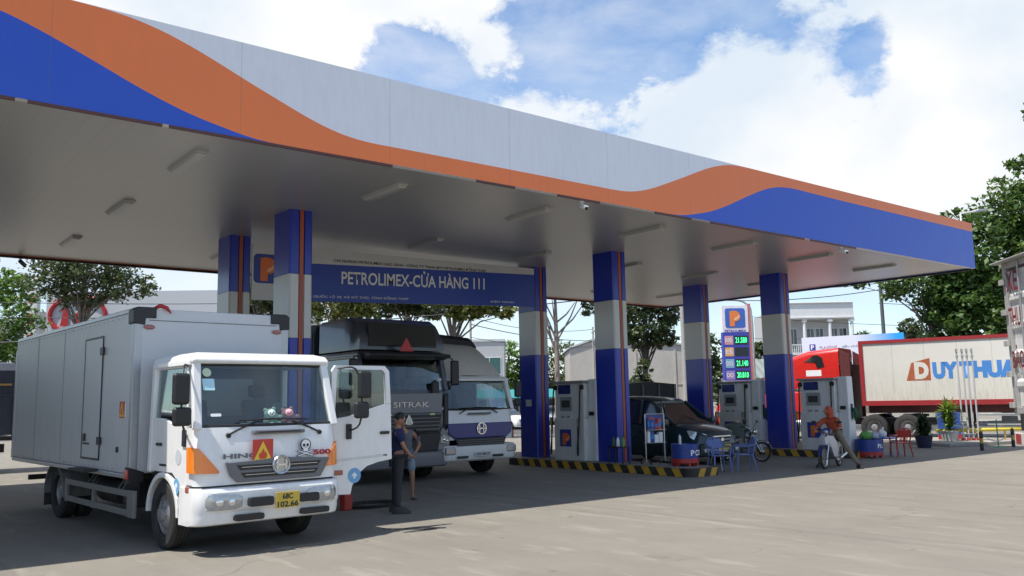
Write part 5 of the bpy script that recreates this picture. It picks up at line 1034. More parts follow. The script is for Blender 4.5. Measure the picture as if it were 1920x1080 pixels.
# ------------------------------------------------------------------ people
def skinmesh(name, verts, edges, mat, parent, root=0, sub=2):
    me = bpy.data.meshes.new(name); me.from_pydata([v[:3] for v in verts], edges, []); me.materials.append(mat)
    o = bpy.data.objects.new(name, me); col.objects.link(o)
    md = o.modifiers.new('skin', 'SKIN'); md.use_smooth_shade = True; md.branch_smoothing = .3
    me.skin_vertices[0].data[root].use_root = True
    for i, v in enumerate(verts):
        r = v[3]; me.skin_vertices[0].data[i].radius = (r, v[4] if len(v) > 4 else r)
    s = o.modifiers.new('sub', 'SUBSURF'); s.levels = sub; s.render_levels = sub
    dg = bpy.context.evaluated_depsgraph_get(); nm = bpy.data.meshes.new_from_object(o.evaluated_get(dg))
    bpy.data.objects.remove(o); nm.name = name
    if not nm.materials: nm.materials.append(mat)
    o = bpy.data.objects.new(name, nm); col.objects.link(o); o.parent = parent
    for p in nm.polygons: p.use_smooth = True
    return o
skin = M('skin', (.36, .18, .11), .55, var=.06)
hair = M('black_hair', (.012, .010, .009), .6, var=.2, scale=30, bump=.5)
def person(label, loc, rz, J, shirt, trouser, short=False, hood=None, sleeve='short', shoe=None, barehead=True, facedir=0.):
    """J: joints in local metres: pelvis, chest, neck, head, l/r shoulder, elbow, wrist, hand, hip, knee, ankle, toe"""
    t = thing('person', label, 'person', loc, rz)
    V = []; E_ = []; ix = {}
    def v(n, p, r, r2=None): ix[n] = len(V); V.append((*p, r, r2 or r))
    def e(a, c): E_.append((ix[a], ix[c]))
    mid = lambda a, c, k: tuple(a[i] + (c[i] - a[i]) * k for i in range(3))
    v('pel', J['pel'], .125, .10); v('bel', mid(J['pel'], J['chest'], .5), .12, .09); v('chest', J['chest'], .14, .10); v('neck', J['neck'], .055); v('head', mid(J['neck'], J['head'], .45), .05)
    e('pel', 'bel'); e('bel', 'chest'); e('chest', 'neck'); e('neck', 'head')
    for s in 'lr':
        v(s + 'sh', J[s + 'sh'], .058); v(s + 'el', J[s + 'el'], .040); v(s + 'wr', J[s + 'wr'], .026); e('chest', s + 'sh'); e(s + 'sh', s + 'el'); e(s + 'el', s + 'wr')
        hd = Vector(J[s + 'ha']); wr = Vector(J[s + 'wr']); d = (hd - wr).normalized(); sd_ = d.orthogonal().normalized()
        palm = wr + d * .06; v(s + 'pa', palm, .030, .018); e(s + 'wr', s + 'pa')
        v(s + 'hip', J[s + 'hip'], .085); v(s + 'kn', J[s + 'kn'], .056); v(s + 'an', J[s + 'an'], .030); e('pel', s + 'hip'); e(s + 'hip', s + 'kn'); e(s + 'kn', s + 'an')
        c_ = mid(J[s + 'kn'], J[s + 'an'], .3); v(s + 'to', J[s + 'to'], .016, .012); e(s + 'an', s + 'to')
    body = skinmesh('body', V, E_, skin, t)
    # fingers, head and face are joined into the same body mesh
    b = MB()
    for s in 'lr':
        wr = Vector(J[s + 'wr']); d = (Vector(J[s + 'ha']) - wr).normalized(); a = d.cross(Vector((0, 0, 1))); a = a.normalized() if a.length > .2 else Vector((1, 0, 0)); n = d.cross(a)
        for k, ln in enumerate((.062, .07, .066, .052)):
            p = wr + d * .075 + a * (.024 - .016 * k); b.tube([p, p + d * ln * .5 + n * .004, p + d * ln * .85 + n * .022], [.0085, .008, .006], 6)
        p = wr + d * .03 + a * .025; b.tube([p, p + a * .025 + d * .025, p + a * .028 + d * .055], [.010, .009, .007], 6)
    hc = Vector(J['head']); cf, sf = math.cos(facedir), math.sin(facedir)
    tilt = J.get('tilt', 0)
    def hp(x, y, z):        # local head space: face towards -y
        y2, z2 = y * math.cos(tilt) - z * math.sin(tilt), y * math.sin(tilt) + z * math.cos(tilt)
        return (hc.x + x * cf - y2 * sf, hc.y + x * sf + y2 * cf, hc.z + z2)
    def hfn(q, p):
        x, y, z = p; w_ = .076 * (1 - .22 * max(0, -z)) ; yy = y * .095; zz = z * .118
        if y < 0: yy *= (1 - .12 * max(0, -z)); 
        return hp(x * w_, yy, zz)
    b.ball((0, 0, 0), 1, 18, 14, fn=hfn)
    b.add([hp(-.012, -.088, -.022), hp(.012, -.088, -.022), hp(0, -.112, -.020), hp(0, -.090, .018)], [(0, 1, 2), (0, 2, 3), (1, 3, 2)])
    for s in (-1, 1): b.ball((0, 0, 0), 1, 8, 6, fn=lambda q, p, s=s: hp(s * .078 + p[0] * .010, .005 + p[1] * .018, p[2] * .03))
    tmp = b.build('tmp', skin, None, smooth=True)
    bm = bmesh.new(); bm.from_mesh(body.data); bm.from_mesh(tmp.data); me = body.data; bm.to_mesh(me); bm.free(); bpy.data.objects.remove(tmp)
    for p in me.polygons: p.use_smooth = True
    b = MB()
    for s in (-1, 1): b.ball((0, 0, 0), 1, 8, 6, fn=lambda q, p, s=s: hp(s * .030 + p[0] * .012, -.086 + p[1] * .006, .006 + p[2] * .006)); 
    b.ball((0, 0, 0), 1, 8, 6, fn=lambda q, p: hp(p[0] * .022, -.086 + p[1] * .006, -.048 + p[2] * .006))
    b.build('face_detail', M('face_dark', (.05, .02, .018), .5), t, smooth=True)
    if hood is None:
        b = MB(); b.ball((0, 0, 0), 1, 18, 12, fn=lambda q, p: hp(p[0] * .087, .012 + p[1] * (.097 if p[1] > 0 else .085) , .022 + p[2] * (.112 if p[2] > 0 else (.075 if p[1] > 0 else .0)))); b.build('hair', hair, t, smooth=True)
    else:
        b = MB(); b.ball((0, 0, 0), 1, 20, 14, fn=lambda q, p: hp(p[0] * .108, .02 + p[1] * (.125 if p[1] > 0 else .105), .0 + p[2] * .150)); b.ball((0, 0, 0), 1, 14, 8, fn=lambda q, p: hp(p[0] * .10, .04 + p[1] * .10, -.14 + p[2] * .08)); b.build('hood', hood, t, smooth=True)
        b = MB(); b.ball((0, 0, 0), 1, 12, 8, fn=lambda q, p: hp(p[0] * .062, -.086 + p[1] * .03, .012 + p[2] * .055)); b.build('face_opening', skin, t, smooth=True)
    # shirt
    V2 = []; E2 = []; jx = {}
    def v2(n, p, r, r2=None): jx[n] = len(V2); V2.append((*p, r, r2 or r))
    def e2(a, c): E2.append((jx[a], jx[c]))
    lo = mid(J['pel'], J['chest'], -.05)
    v2('pel', lo, .165, .135); v2('bel', mid(J['pel'], J['chest'], .5), .155, .125); v2('chest', J['chest'], .175, .14); v2('nk', mid(J['chest'], J['neck'], .6), .105, .09)
    e2('pel', 'bel'); e2('bel', 'chest'); e2('chest', 'nk')
    for s in 'lr':
        v2(s + 'sh', J[s + 'sh'], .090); e2('chest', s + 'sh')
        if sleeve == 'short': v2(s + 'sl', mid(J[s + 'sh'], J[s + 'el'], .8), .074); e2(s + 'sh', s + 'sl')
        else: v2(s + 'el', J[s + 'el'], .066); v2(s + 'wr', mid(J[s + 'el'], J[s + 'wr'], .95), .046); e2(s + 'sh', s + 'el'); e2(s + 'el', s + 'wr')
    skinmesh('shirt', V2, E2, shirt, t)
    V2 = []; E2 = []; jx = {}
    v2('pel', J['pel'], .145, .12); 
    for s in 'lr':
        v2(s + 'hip', J[s + 'hip'], .105); e2('pel', s + 'hip')
        if short: v2(s + 'k', mid(J[s + 'hip'], J[s + 'kn'], .9), .085); e2(s + 'hip', s + 'k')
        else: v2(s + 'kn', J[s + 'kn'], .076); v2(s + 'an', mid(J[s + 'kn'], J[s + 'an'], .95), .056); e2(s + 'hip', s + 'kn'); e2(s + 'kn', s + 'an')
    skinmesh('trousers' if not short else 'shorts', V2, E2, trouser, t)
    for s in 'lr':
        an, to = Vector(J[s + 'an']), Vector(J[s + 'to']); d = (to - an); d.z = 0; d.normalize(); n = Vector((-d.y, d.x, 0)); b = MB(); base = an + Vector((0, 0, 0)); z0 = min(J[s + 'to'][2], J[s + 'an'][2]) - .035
        rings = [[tuple(base + d * k + n * (w_ * c) + Vector((0, 0, z0 + zz - base.z))) for c, zz in ((-1, 0), (1, 0), (1, h_ * .5), (.5, h_), (-.5, h_), (-1, h_ * .5))] for k, w_, h_ in ((-.09, .035, .07), (-.05, .052, .12), (.06, .055, .11), (.16, .05, .07), (.23, .034, .04))] if shoe is not True else [[tuple(base + d * k + n * (w_ * c) + Vector((0, 0, z0 + zz - base.z))) for c, zz in ((-1, 0), (1, 0), (1, .018), (-1, .018))] for k, w_ in ((-.07, .03), (0, .042), (.15, .046), (.21, .03))]
        b.loft(rings); b.build('shoe' if shoe is not True else 'sandal', M('shoe_dark', (.03, .03, .032), .6), t, smooth=40)
    return t
navy = M('shirt_navy', (.012, .018, .07), .85, var=.15, scale=9, bump=.3); dtr = M('trousers_charcoal', (.028, .030, .034), .85, var=.2, scale=9, bump=.3)
# man in navy, half hidden behind the open door, leaning to the tank
JN = dict(pel=(0, 0, .93), chest=(.05, .05, 1.30), neck=(.07, .08, 1.47), head=(.10, .07, 1.60), lsh=(-.10, -.10, 1.39), rsh=(.18, .20, 1.39), lel=(-.10, -.22, 1.15), rel=(.30, .32, 1.16), lwr=(.06, -.22, .98), rwr=(.34, .20, .98), lha=(.14, -.2, .95), rha=(.36, .10, .96),
          lhip=(-.06, -.08, .90), rhip=(.06, .09, .90), lkn=(-.10, -.08, .49), rkn=(.06, .12, .49), lan=(-.16, -.14, .08), ran=(.04, .14, .08), lto=(-.05, -.27, .04), rto=(.16, .02, .04), tilt=.5)
person('man in navy shirt and dark trousers standing behind the open truck door', (8.05, 13.37, 0), .25, JN, navy, dtr, facedir=.9)
greyT = M('tshirt_grey', (.12, .13, .155), .85, var=.12, scale=9, bump=.3); denim = M('shorts_denim', (.20, .25, .32), .85, var=.15, scale=12, bump=.3)
JS = dict(pel=(0, 0, .90), chest=(-.06, -.05, 1.24), neck=(-.11, -.09, 1.39), head=(-.17, -.14, 1.50), lsh=(-.20, .06, 1.32), rsh=(.10, -.14, 1.31), lel=(-.30, .05, 1.08), rel=(.26, -.12, 1.06), lwr=(-.28, -.12, .92), rwr=(.13, -.16, .90), lha=(-.26, -.22, .88), rha=(.05, -.16, .89),
          lhip=(-.08, .03, .88), rhip=(.08, -.05, .88), lkn=(-.14, .0, .48), rkn=(.10, -.10, .48), lan=(-.16, .06, .07), ran=(.14, -.04, .07), lto=(-.24, -.06, .035), rto=(.10, -.18, .035), tilt=.55)
person('man in grey t-shirt and light denim shorts with hand on hip', (9.20, 15.02, 0), 0, JS, greyT, denim, short=True, shoe=True, facedir=-.7)
orj = M('jacket_orange_red', (.36, .065, .03), .8, var=.2, scale=10, bump=.4); khaki = M('trousers_khaki', (.17, .145, .11), .85, var=.15, scale=9, bump=.3)
# rider astride the scooter, in the scooter's own frame
JR = dict(pel=(.02, .95, .86), chest=(-.01, .78, 1.17), neck=(-.02, .68, 1.33), head=(-.03, .63, 1.46), lsh=(-.18, .72, 1.25), rsh=(.16, .72, 1.25), lel=(-.30, .55, 1.08), rel=(.28, .55, 1.08), lwr=(-.30, .47, 1.03), rwr=(.30, .47, 1.03), lha=(-.30, .38, 1.02), rha=(.30, .38, 1.02),
          lhip=(-.10, .92, .84), rhip=(.12, .92, .84), lkn=(-.27, .60, .52), rkn=(.40, .74, .48), lan=(-.32, .62, .08), ran=(.68, .62, .08), lto=(-.33, .44, .04), rto=(.78, .48, .04), tilt=.12)
person('person in orange hooded jacket and khaki trousers astride the white scooter', tuple(SB.location), -1.32, JR, orj, khaki, hood=orj, sleeve='long', facedir=-.75)

# ------------------------------------------------------------------ things around the pumps
def chair(label, loc, rz, mat, group='plastic chairs'):
    t = thing('plastic_chair', label, 'chair', loc, rz, group)
    b = MB(); b.sheet([[(x, y, .44 - .015 * (1 - (x / .22) ** 2) + (.012 if y < -.2 else 0)) for x in (-.22, -.12, 0, .12, .22)] for y in (-.23, -.1, .05, .20)]); b.build('seat', mat, t, solid=.018, smooth=40)
    for s in (-1, 1):
        b = MB(); b.tube([(s * .20, -.20, .44), (s * .23, -.24, 0)], [.026, .017], 6); b.build('leg', mat, t, smooth=True)
        b = MB(); b.tube([(s * .19, .18, .44), (s * .24, .27, 0)], [.026, .017], 6); b.build('leg', mat, t, smooth=True)
        b = MB(); b.tube(smooth_curve([(s * .22, -.19, .44), (s * .245, -.19, .60), (s * .25, -.12, .645), (s * .25, .08, .65), (s * .23, .22, .68)], 3), .018, 6); b.build('armrest', mat, t, smooth=True)
    b = MB(); b.tube(smooth_curve([(-.19, .19, .44), (-.22, .24, .68), (-.15, .29, .83), (0, .31, .86), (.15, .29, .83), (.22, .24, .68), (.19, .19, .44)], 4), .02, 6)
    for x in (-.11, -.055, 0, .055, .11): b.beam((x * .9, .20, .45), (x, .295, .845 - abs(x) * .25), .03, .008)
    bk_ = b.build('backrest', mat, t, smooth=True)
    b = MB(); b.sheet([[(x * k, y + .02 * (1 - (x / .2) ** 2), z) for x in (-.19, -.1, 0, .1, .19)] for y, z, k in ((.215, .60, .95), (.25, .70, 1.0), (.28, .80, .85))]); b.build('back_panel', mat, bk_, solid=.01); return t
cb = M('chair_blue', (.11, .16, .38), .45, var=.06); cr_ = M('chair_red', (.36, .02, .02), .45, var=.06)
chair('blue plastic armchair beside the blue drum, nearer the drum', (17.95, 14.20, 0), -.5, cb, 'blue plastic chairs by the island')
chair('blue plastic armchair in front of the minivan bumper', (18.62, 13.95, 0), -2.2, cb, 'blue plastic chairs by the island')
c3 = chair('red plastic armchair at the small blue table on the right', (25.75, 13.52, 0), 2.5, cr_)
# drums used as tables / bins with blue skins and red feet
dbl = M('drum_blue', (.02, .05, .27), .4, var=.06, dirt=.15); drd = M('drum_red', (.40, .03, .03), .45, var=.06)
def drum(label, loc, rz, r=.36, h=.6):
    t = thing('oil_drum', label, 'drum', loc, rz, 'blue drums with red base bands')
    b = MB(); b.lathe([(.001, .1), (r, .1), (r, h * .34), (r * 1.015, h * .35), (r, h * .36), (r, h * .7), (r * 1.015, h * .71), (r, h * .72), (r, h), (r * .97, h), (r * .96, h - .03), (.001, h - .03)], (0, 0, 0), 'z', 40); b.build('shell', dbl, t, smooth=35)
    b = MB(); b.lathe([(r * 1.012, .08), (r * 1.012, .19), (r * .99, .195)], (0, 0, 0), 'z', 40)
    for k in range(6): a = 2 * PI * k / 6; b.box(r * .85 * math.cos(a) - .035, r * .85 * math.cos(a) + .035, r * .85 * math.sin(a) - .035, r * .85 * math.sin(a) + .035, 0, .098)
    b.build('base_band', drd, t, solid=.006)
    return t
d_ = drum('blue drum with red foot on the middle island, spray can on top', (17.14, 14.62, .204), 0, .34, .54)
def arcletters(body, parent, r, z, a0, size, mat):
    for k, ch in enumerate(body):
        a = a0 + k * size * .95 / r
        lettering(ch, parent, mat, (r * math.cos(a), r * math.sin(a), z), (-math.sin(a), math.cos(a), 0), (0, 0, 1), size * .72, size, fat=.04)
arcletters('PCO', d_, .346, .26, -2.0, .14, whitemark)
d2 = drum('blue drum with red foot and green leaves on top, right of the rider', (24.95, 14.1, 0), 0, .38, .55)
arcletters('PLX', d2, .382, .30, -1.9, .12, whitemark)
t = thing('spray_can', 'white aerosol can standing on the blue drum', 'can', (17.02, 14.66, .715), 0)
b = MB(); b.lathe([(.001, 0), (.035, 0), (.035, .2), (.028, .225), (.001, .225)], (0, 0, 0), 'z', 18); b.build('can_body', M('can_white', (.6, .62, .64), .3, var=.3, scale=20), t, smooth=35); b = MB(); b.lathe([(.014, .226), (.018, .25), (.001, .262)], (0, 0, 0), 'z', 12); b.build('cap', whitemark, t)
# oil display rack on the island
RK = thing('oil_rack', 'wheeled display rack of red and blue oil packs on the island', 'display rack', (17.14, 15.60, .204), -.25)
b = MB()
for x in (-.29, .29):
    b.cyl((x, 0, .06), (x, 0, 1.28), .018); b.tube([(x, -.22, .04), (x, 0, .14), (x, .22, .04)], .016)
b.cyl((-.29, 0, 1.28), (.29, 0, 1.28), .016)
for z in (.55, .88): b.box(-.28, .28, -.11, .11, z - .012, z)
b.build('frame', steel, RK, smooth=35)
for x in (-.29, .29):
    for y in (-.22, .22):
        b = MB(); b.cyl((x - .015, y, .035), (x + .015, y, .035), .033, n=14); b.build('caster', rubber, RK)
ob, rb, wb_ = M('pack_orange', (.5, .10, .03), .5, var=.3, scale=14), M('pack_red', (.45, .03, .03), .5, var=.3, scale=14), M('pack_blue', (.04, .08, .3), .5, var=.3, scale=14)
random.seed(3); k_ = 0
for z in (.55, .88):
    x = -.26
    while x < .14:
        wd = random.choice((.09, .12, .14)); hh = random.choice((.20, .26, .29)); mt_ = random.choice((ob, rb, wb_, wb_, whitemark))
        t = thing('oil_pack', '', 'oil pack'); t['group'] = 'oil packs on the display rack'
        k_ = k_ + 1 if x > -.25 else 0
        t['label'] = '%s oil pack, %s from the left on the %s shelf of the display rack' % ({'pack_orange': 'orange', 'pack_red': 'red', 'pack_blue': 'blue'}.get(mt_.name, 'white'), ('first', 'second', 'third', 'fourth', 'fifth', 'sixth')[k_], 'lower' if z < .6 else 'upper')
        c, s = math.cos(-.25), math.sin(-.25); t.location = (17.14 + (x + wd / 2) * c, 15.60 + (x + wd / 2) * s, .204 + z + .002); t.rotation_euler = (0, 0, -.25)
        b = MB(); b.box(-wd / 2 + .006, wd / 2 - .006, -.06, .06, 0, hh); b.build('carton', mt_, t, bevel=.01)
        b = MB(); b.cyl((wd * .2, 0, hh), (wd * .2, 0, hh + .03), .016, n=10); b.build('cap', black, t)
        b = MB(); b.box(-wd / 2 + .015, wd / 2 - .015, -.0635, -.0605, hh * .3, hh * .7); b.build('label_panel', random.choice((whitemark, ob, bluemark)), t)
        x += wd
b = MB(); b.box(-.27, .27, -.006, .006, 1.02 + .02, 1.25); hd_ = b.build('header_board', M('pack_blue', (.04, .08, .3)), RK)
b = MB(); b.box(-.2, .0, -.010, -.0065, 1.08, 1.2); b.build('header_patch', ob, hd_)
# bottles beside the column foot
t0 = None
for k, (x, y, mt_, lb) in enumerate(((16.62, 16.25, M('bottle_green', (.10, .30, .06), .35), 'bright green bottle on the low stand at the column foot'), (16.60, 16.42, whitemark, 'white bottle on the low stand at the column foot'), (16.6, 16.58, M('bottle_dark_green', (.02, .08, .05), .4), 'dark green bottle on the low stand at the column foot'))):
    t = thing('bottle', lb, 'bottle', (x, y, .655), 0, 'bottles at the column foot')
    b = MB(); b.lathe([(.001, 0), (.045, 0), (.045, .17), (.02, .21), (.02, .24)], (0, 0, 0), 'z', 16); b.build('flask', mt_, t, smooth=35)
    b = MB(); b.lathe([(.023, .24), (.023, .265), (.001, .265)], (0, 0, 0), 'z', 12); b.build('cap', black, t)
t = thing('low_stand', 'low dark stand with bottles at the foot of the middle column', 'stand', (16.62, 16.42, .204), 0)
b = MB(); b.box(-.14, .14, -.27, .27, .42, .45); b.build('top_board', black, t, bevel=.005)
for sx in (-1, 1):
    for sy in (-1, 1): b = MB(); b.box(sx * .12 - .012, sx * .12 + .012, sy * .25 - .012, sy * .25 + .012, 0, .419); b.build('leg', black, t)
# small lamp-like bollard cap on the right island
t = thing('island_bollard', 'short concrete coloured bollard on the corner of the right island', 'bollard', (24.45, 16.15, .2), 0)
b = MB(); b.lathe([(.08, .0), (.08, .12), (.07, .2), (.04, .3), (.001, .33)], (0, 0, 0), 'z', 18); b.build('post', M('bollard_tan', (.40, .30, .18), .7, var=.2), t, smooth=35)
# round grey table between the blue chairs
t = thing('side_table', 'low pale table with a round top between the two blue chairs', 'table', (18.45, 14.62, 0), 0)
b = MB(); b.cyl((0, 0, .50), (0, 0, .53), .27, n=30); b.build('table_top', M('table_grey', (.45, .45, .45), .4), t, bevel=.008)
for k in range(3): a = 2 * PI * k / 3; b = MB(); b.tube([(.12 * math.cos(a), .12 * math.sin(a), .50), (.24 * math.cos(a), .24 * math.sin(a), 0)], .014); b.build('leg', steel, t)
# hose, canister and cord on the ground near the white truck
t = thing('coiled_hose', 'black hose lying in a flat loop on the ground behind the white truck', 'hose', (8.15, 14.55, 0), 0)
b = MB(); b.tube([(.52 * math.cos(a) * (1 + .05 * k), .36 * math.sin(a) * (1 + .05 * k), .02 + .03 * k) for k in (0, 1) for a in [2 * PI * i / 28 for i in range(28)]], .02, 6); b.build('hose_loop', rubber, t, smooth=True)
t = thing('red_canister', 'small red canister on the ground behind the white truck bumper', 'canister', (7.55, 14.35, 0), .3)
b = MB(); b.box(-.1, .1, -.07, .07, 0, .28); b.build('tank', M('canister_red', (.4, .04, .03), .45), t, bevel=.02); b = MB(); b.tube([(-.06, 0, .28), (-.05, 0, .33), (.05, 0, .33), (.06, 0, .28)], .012); b.build('handle', black, t); b = MB(); b.cyl((.06, 0, .281), (.09, 0, .32), .02); b.build('cap', black, t)
t = thing('loose_cord', 'thin dark cord lying on the apron at the shade edge', 'cord', (7.2, 11.45, 0), -.55)
b = MB(); b.tube(smooth_curve([(-.5, .1, .008), (-.2, .02, .008), (.1, .06, .008), (.45, -.02, .008), (.2, -.08, .008), (-.1, -.05, .008), (.3, -.15, .008)], 6), .007, 5); b.build('cord_line', rubber, t)

# ------------------------------------------------------------------ red tractor and its container trailer
th = 3.436; cT = Vector((35.57, 19.95, 0)); ax = Vector((.29, -.957, 0))
TR = thing('container_trailer', 'long white and red container trailer with large blue lettering', 'trailer', tuple(cT), th)
cw = M('container_cream', (.66, .64, .58), .45, var=.04, scale=1.5, dirt=.75, dirtcol=(.36, .31, .20), dz=(1.5, 3.1)); cred = M('container_red', (.30, .018, .022), .5, var=.12, dirt=.2)
LN = 12.2; z0, z1 = 1.42, 4.14
b = MB(); b.box(-1.19, 1.19, .06, LN - .05, z0 + .16, z1 - .10); bx = b.build('cargo_box', cw, TR)
b = MB()
for s in (-1, 1):
    b.box(s * 1.20 - .03, s * 1.20 + .03, 0, LN, z1 - .14, z1); b.box(s * 1.20 - .03, s * 1.20 + .03, 0, LN, z0, z0 + .20)
    for y in (.0, LN - .16): b.box(s * 1.20 - .032, s * 1.20 + .032, y, y + .16, z0 + .001, z1 - .001)
b.box(-1.17, 1.17, .0, .05, z1 - .14, z1); b.box(-1.17, 1.17, .0, .05, z0, z0 + .2); b.box(-1.17, 1.17, .01, .055, z0 + .2, z1 - .14)
b.build('frame', cred, bx)
b = MB()
for y in np.arange(1.3, LN - .4, 1.22): b.box(1.190, 1.1925, y - .006, y + .006, z0 + .2, z1 - .14)
b.build('seam', M('seam_grey', (.4, .37, .32), .6), bx)
RX = 1.19; rt = (0, 1, 0)
f1 = plate_on(bx, 'lettering_block', M('logo_rust', (.38, .10, .04), .5), (RX, 1.80, 2.42), rt, up, [(0, 0), (.92, 0), (.92, .90), (.22, .72)], .005)
lettering('D', f1, cw, (RX, 2.12, 2.47), rt, up, .54, .70, fat=.07, depth=.009)
lettering('UY', bx, M('letter_blue', (.06, .22, .55), .5), (RX, 2.80, 2.46), rt, up, .94, .68, fat=.07, depth=.006); lettering('THUAN', bx, M('letter_blue', (.06, .22, .55)), (RX, 3.78, 2.46), rt, up, 2.5, .68, fat=.07, depth=.006)
b = MB(); b.box(-.5, .5, .1, LN - .2, 1.10, z0 - .003); b.box(-1.15, 1.15, 9.0, LN, 1.2, z0 - .003)
for y in (4.0, 5.5, 7, 8.2): b.box(-1.15, 1.15, y, y + .12, 1.25, z0 - .003)
b.build('chassis', M('chassis_maroon', (.11, .03, .03), .6, var=.2, dirt=.4), TR)
b = MB()
for s in (-1, 1): b.box(s * .8 - .06, s * .8 + .06, 3.9, 4.02, .35, 1.2); b.box(s * .8 - .14, s * .8 + .14, 3.8, 4.1, .29, .35)
b.build('landing_leg', darkmetal, TR)
b = MB()
for s in (-1, 1): b.box(s * 1.15 - .02, s * 1.15 + .02, 4.6, 8.4, .98, 1.04); b.box(s * 1.15 - .02, s * 1.15 + .02, 4.6, 8.4, .62, .68)
b.build('side_rail', galv, TR)
for y in (8.9, 10.2, 11.5):
    for s in (-1, 1): wheel(TR, s * 1.06, y, .52, .25, dual=True, front=False)
TC = thing('tractor_unit', 'red long nosed tractor unit coupled to the container trailer', 'truck', tuple(cT - ax * 6.75), th)
trd = M('tractor_red', (.52, .018, .012), .28, var=.05, coat=.7)
def tring(y, hw, zb, zt, r=.12): return [(-hw, y, zb), (hw, y, zb), (hw, y, zt - r * 1.4), (hw - r * .4, y, zt - r * .4), (hw - r * 1.3, y, zt), (-hw + r * 1.3, y, zt), (-hw + r * .4, y, zt - r * .4), (-hw, y, zt - r * 1.4)]
b = MB(); b.loft([tring(.05, .62, .75, 1.45), tring(.3, .72, .62, 1.66), tring(1.0, .80, .62, 1.80), tring(2.1, .92, .62, 1.95)]); b.build('hood', trd, TC, smooth=45, bevel=.02)
b = MB(); b.loft([tring(2.1, 1.05, .7, 1.95, .1), tring(2.7, 1.12, .7, 2.0, .1), tring(3.4, 1.15, .7, 2.1, .1), tring(5.9, 1.18, .7, 2.2, .1)]); b.build('cab_body', trd, TC, smooth=45)
b = MB(); b.loft([tring(2.15, 1.0, 1.951, 1.99, .03), tring(2.55, .98, 1.99, 2.62, .1), tring(3.3, 1.02, 2.1, 2.80, .1)]); b.build('windows', darkglass, TC, smooth=40)
b = MB(); b.loft([tring(2.55, .95, 2.62, 2.74, .05), tring(2.9, 1.08, 2.66, 3.10, .12), tring(3.6, 1.17, 2.2, 3.50, .15), tring(4.6, 1.20, 2.2, 3.82, .16), tring(5.9, 1.20, 2.2, 3.92, .16)]); b.build('roof_fairing', trd, TC, smooth=45)
b = MB(); b.prism([(4.45, 3.35), (4.85, 3.62), (5.05, 3.62), (5.22, 3.5), (5.30, 3.12), (5.0, 3.05), (4.9, 3.3)][::1], 'x', 1.195, 1.212); b.build('sleeper_window', darkglass, TC)
b = MB(); b.box(1.196, 1.205, 4.5, 5.15, 2.72, 2.98); b.build('white_plate', whitemark, TC)
for s in (-1, 1): b = MB(); b.prism([(5.95, .9), (6.35, .9), (6.35, 3.6), (5.95, 3.85)], 'x', s * 1.10, s * 1.19); b.build('side_extender', M('extender_dark', (.10, .02, .02), .6), TC)
b = MB(); b.box(-.45, .45, 2.2, 9.9, .62, .9); b.cyl((-.9, 1.25, .5), (.9, 1.25, .5), .08); b.box(-.7, .7, 6.0, 6.3, .9, 3.2); b.cyl((.7, 6.25, .9), (.7, 6.25, 3.3), .08); b.cyl((0, 8.6, .95), (0, 8.6, 1.05), .5, n=20); b.build('chassis', darkmetal, TC)
for s in (-1, 1):
    b = MB(); b.cyl((s * .95, 3.6, .62), (s * .95, 5.2, .62), .30, n=22); b.build('fuel_tank', alu, TC, smooth=35)
    wheel(TC, s * 1.02, 1.25, .52, .28)
    for y in (7.15, 8.45): wheel(TC, s * 1.06, y, .53, .25, dual=True, front=False)
    b = MB(); arc = [(1.25 + .72 * math.cos(a), .5 + .68 * math.sin(a)) for a in [PI * (k / 12) for k in range(13)]]; inn = [(1.25 + .62 * math.cos(a), .5 + .58 * math.sin(a)) for a in [PI * (k / 12) for k in range(13)]]
    b.prism(arc + inn[::-1], 'x', s * .75, s * 1.17); b.build('front_fender', trd, TC, bevel=.03)
    b = MB(); b.box(s * .85 - .12, s * .85 + .12, .2, .38, 1.0, 1.25); b.build('headlight', lampglass, TC, bevel=.03)
b = MB(); b.box(-1.1, 1.1, -.12, .15, .42, .78); b.build('bumper', chrome, TC, bevel=.04); b = MB(); b.box(-.5, .5, .02, .07, .85, 1.4); b.build('grille', chrome, TC)
mirror(TC, [(1.1, 2.5, 2.4), (1.35, 2.3, 2.4), (1.35, 2.3, 1.9), (1.1, 2.5, 1.85)], [(1.38, 2.3, 2.15, .2, .5)]); mirror(TC, [(-1.1, 2.5, 2.4), (-1.35, 2.3, 2.4), (-1.35, 2.3, 1.9), (-1.1, 2.5, 1.85)], [(-1.38, 2.3, 2.15, .2, .5)])

# ------------------------------------------------------------------ container on the right edge
CR = thing('container_truck', 'grey shipping container on a trailer at the right edge, dark red words on its door', 'container', (17.03, 6.75, 0), 3.922)
cg = M('container_grey', (.60, .60, .58), .5, var=.07, dirt=.5, dirtcol=(.2, .14, .09)); cgd = M('container_edge', (.42, .41, .39), .5, .2, var=.15, dirt=.5)
z0, z1 = 1.50, 4.24; WD = 2.44
b = MB(); b.box(0.04, WD - .04, .14, 11.9, z0 + .12, z1 - .08); b.build('box', cg, CR)
b = MB()
for x in (0, WD - .13): b.box(x, x + .13, 0, .15, z0, z1 - .11)
b.box(0, WD, -.005, .16, z1 - .107, z1); b.box(0, WD, -.004, .16, z0 - .003, z0 + .12)
for x in (0, WD - .1):
    b.box(x, x + .1, .163, 11.9, z1 - .10, z1); b.box(x, x + .1, .163, 11.9, z0, z0 + .12)
b.box(-.12, WD + .02, -.16, .3, z1 + .003, z1 + .03)
b.build('frame', cgd, CR, bevel=.008)
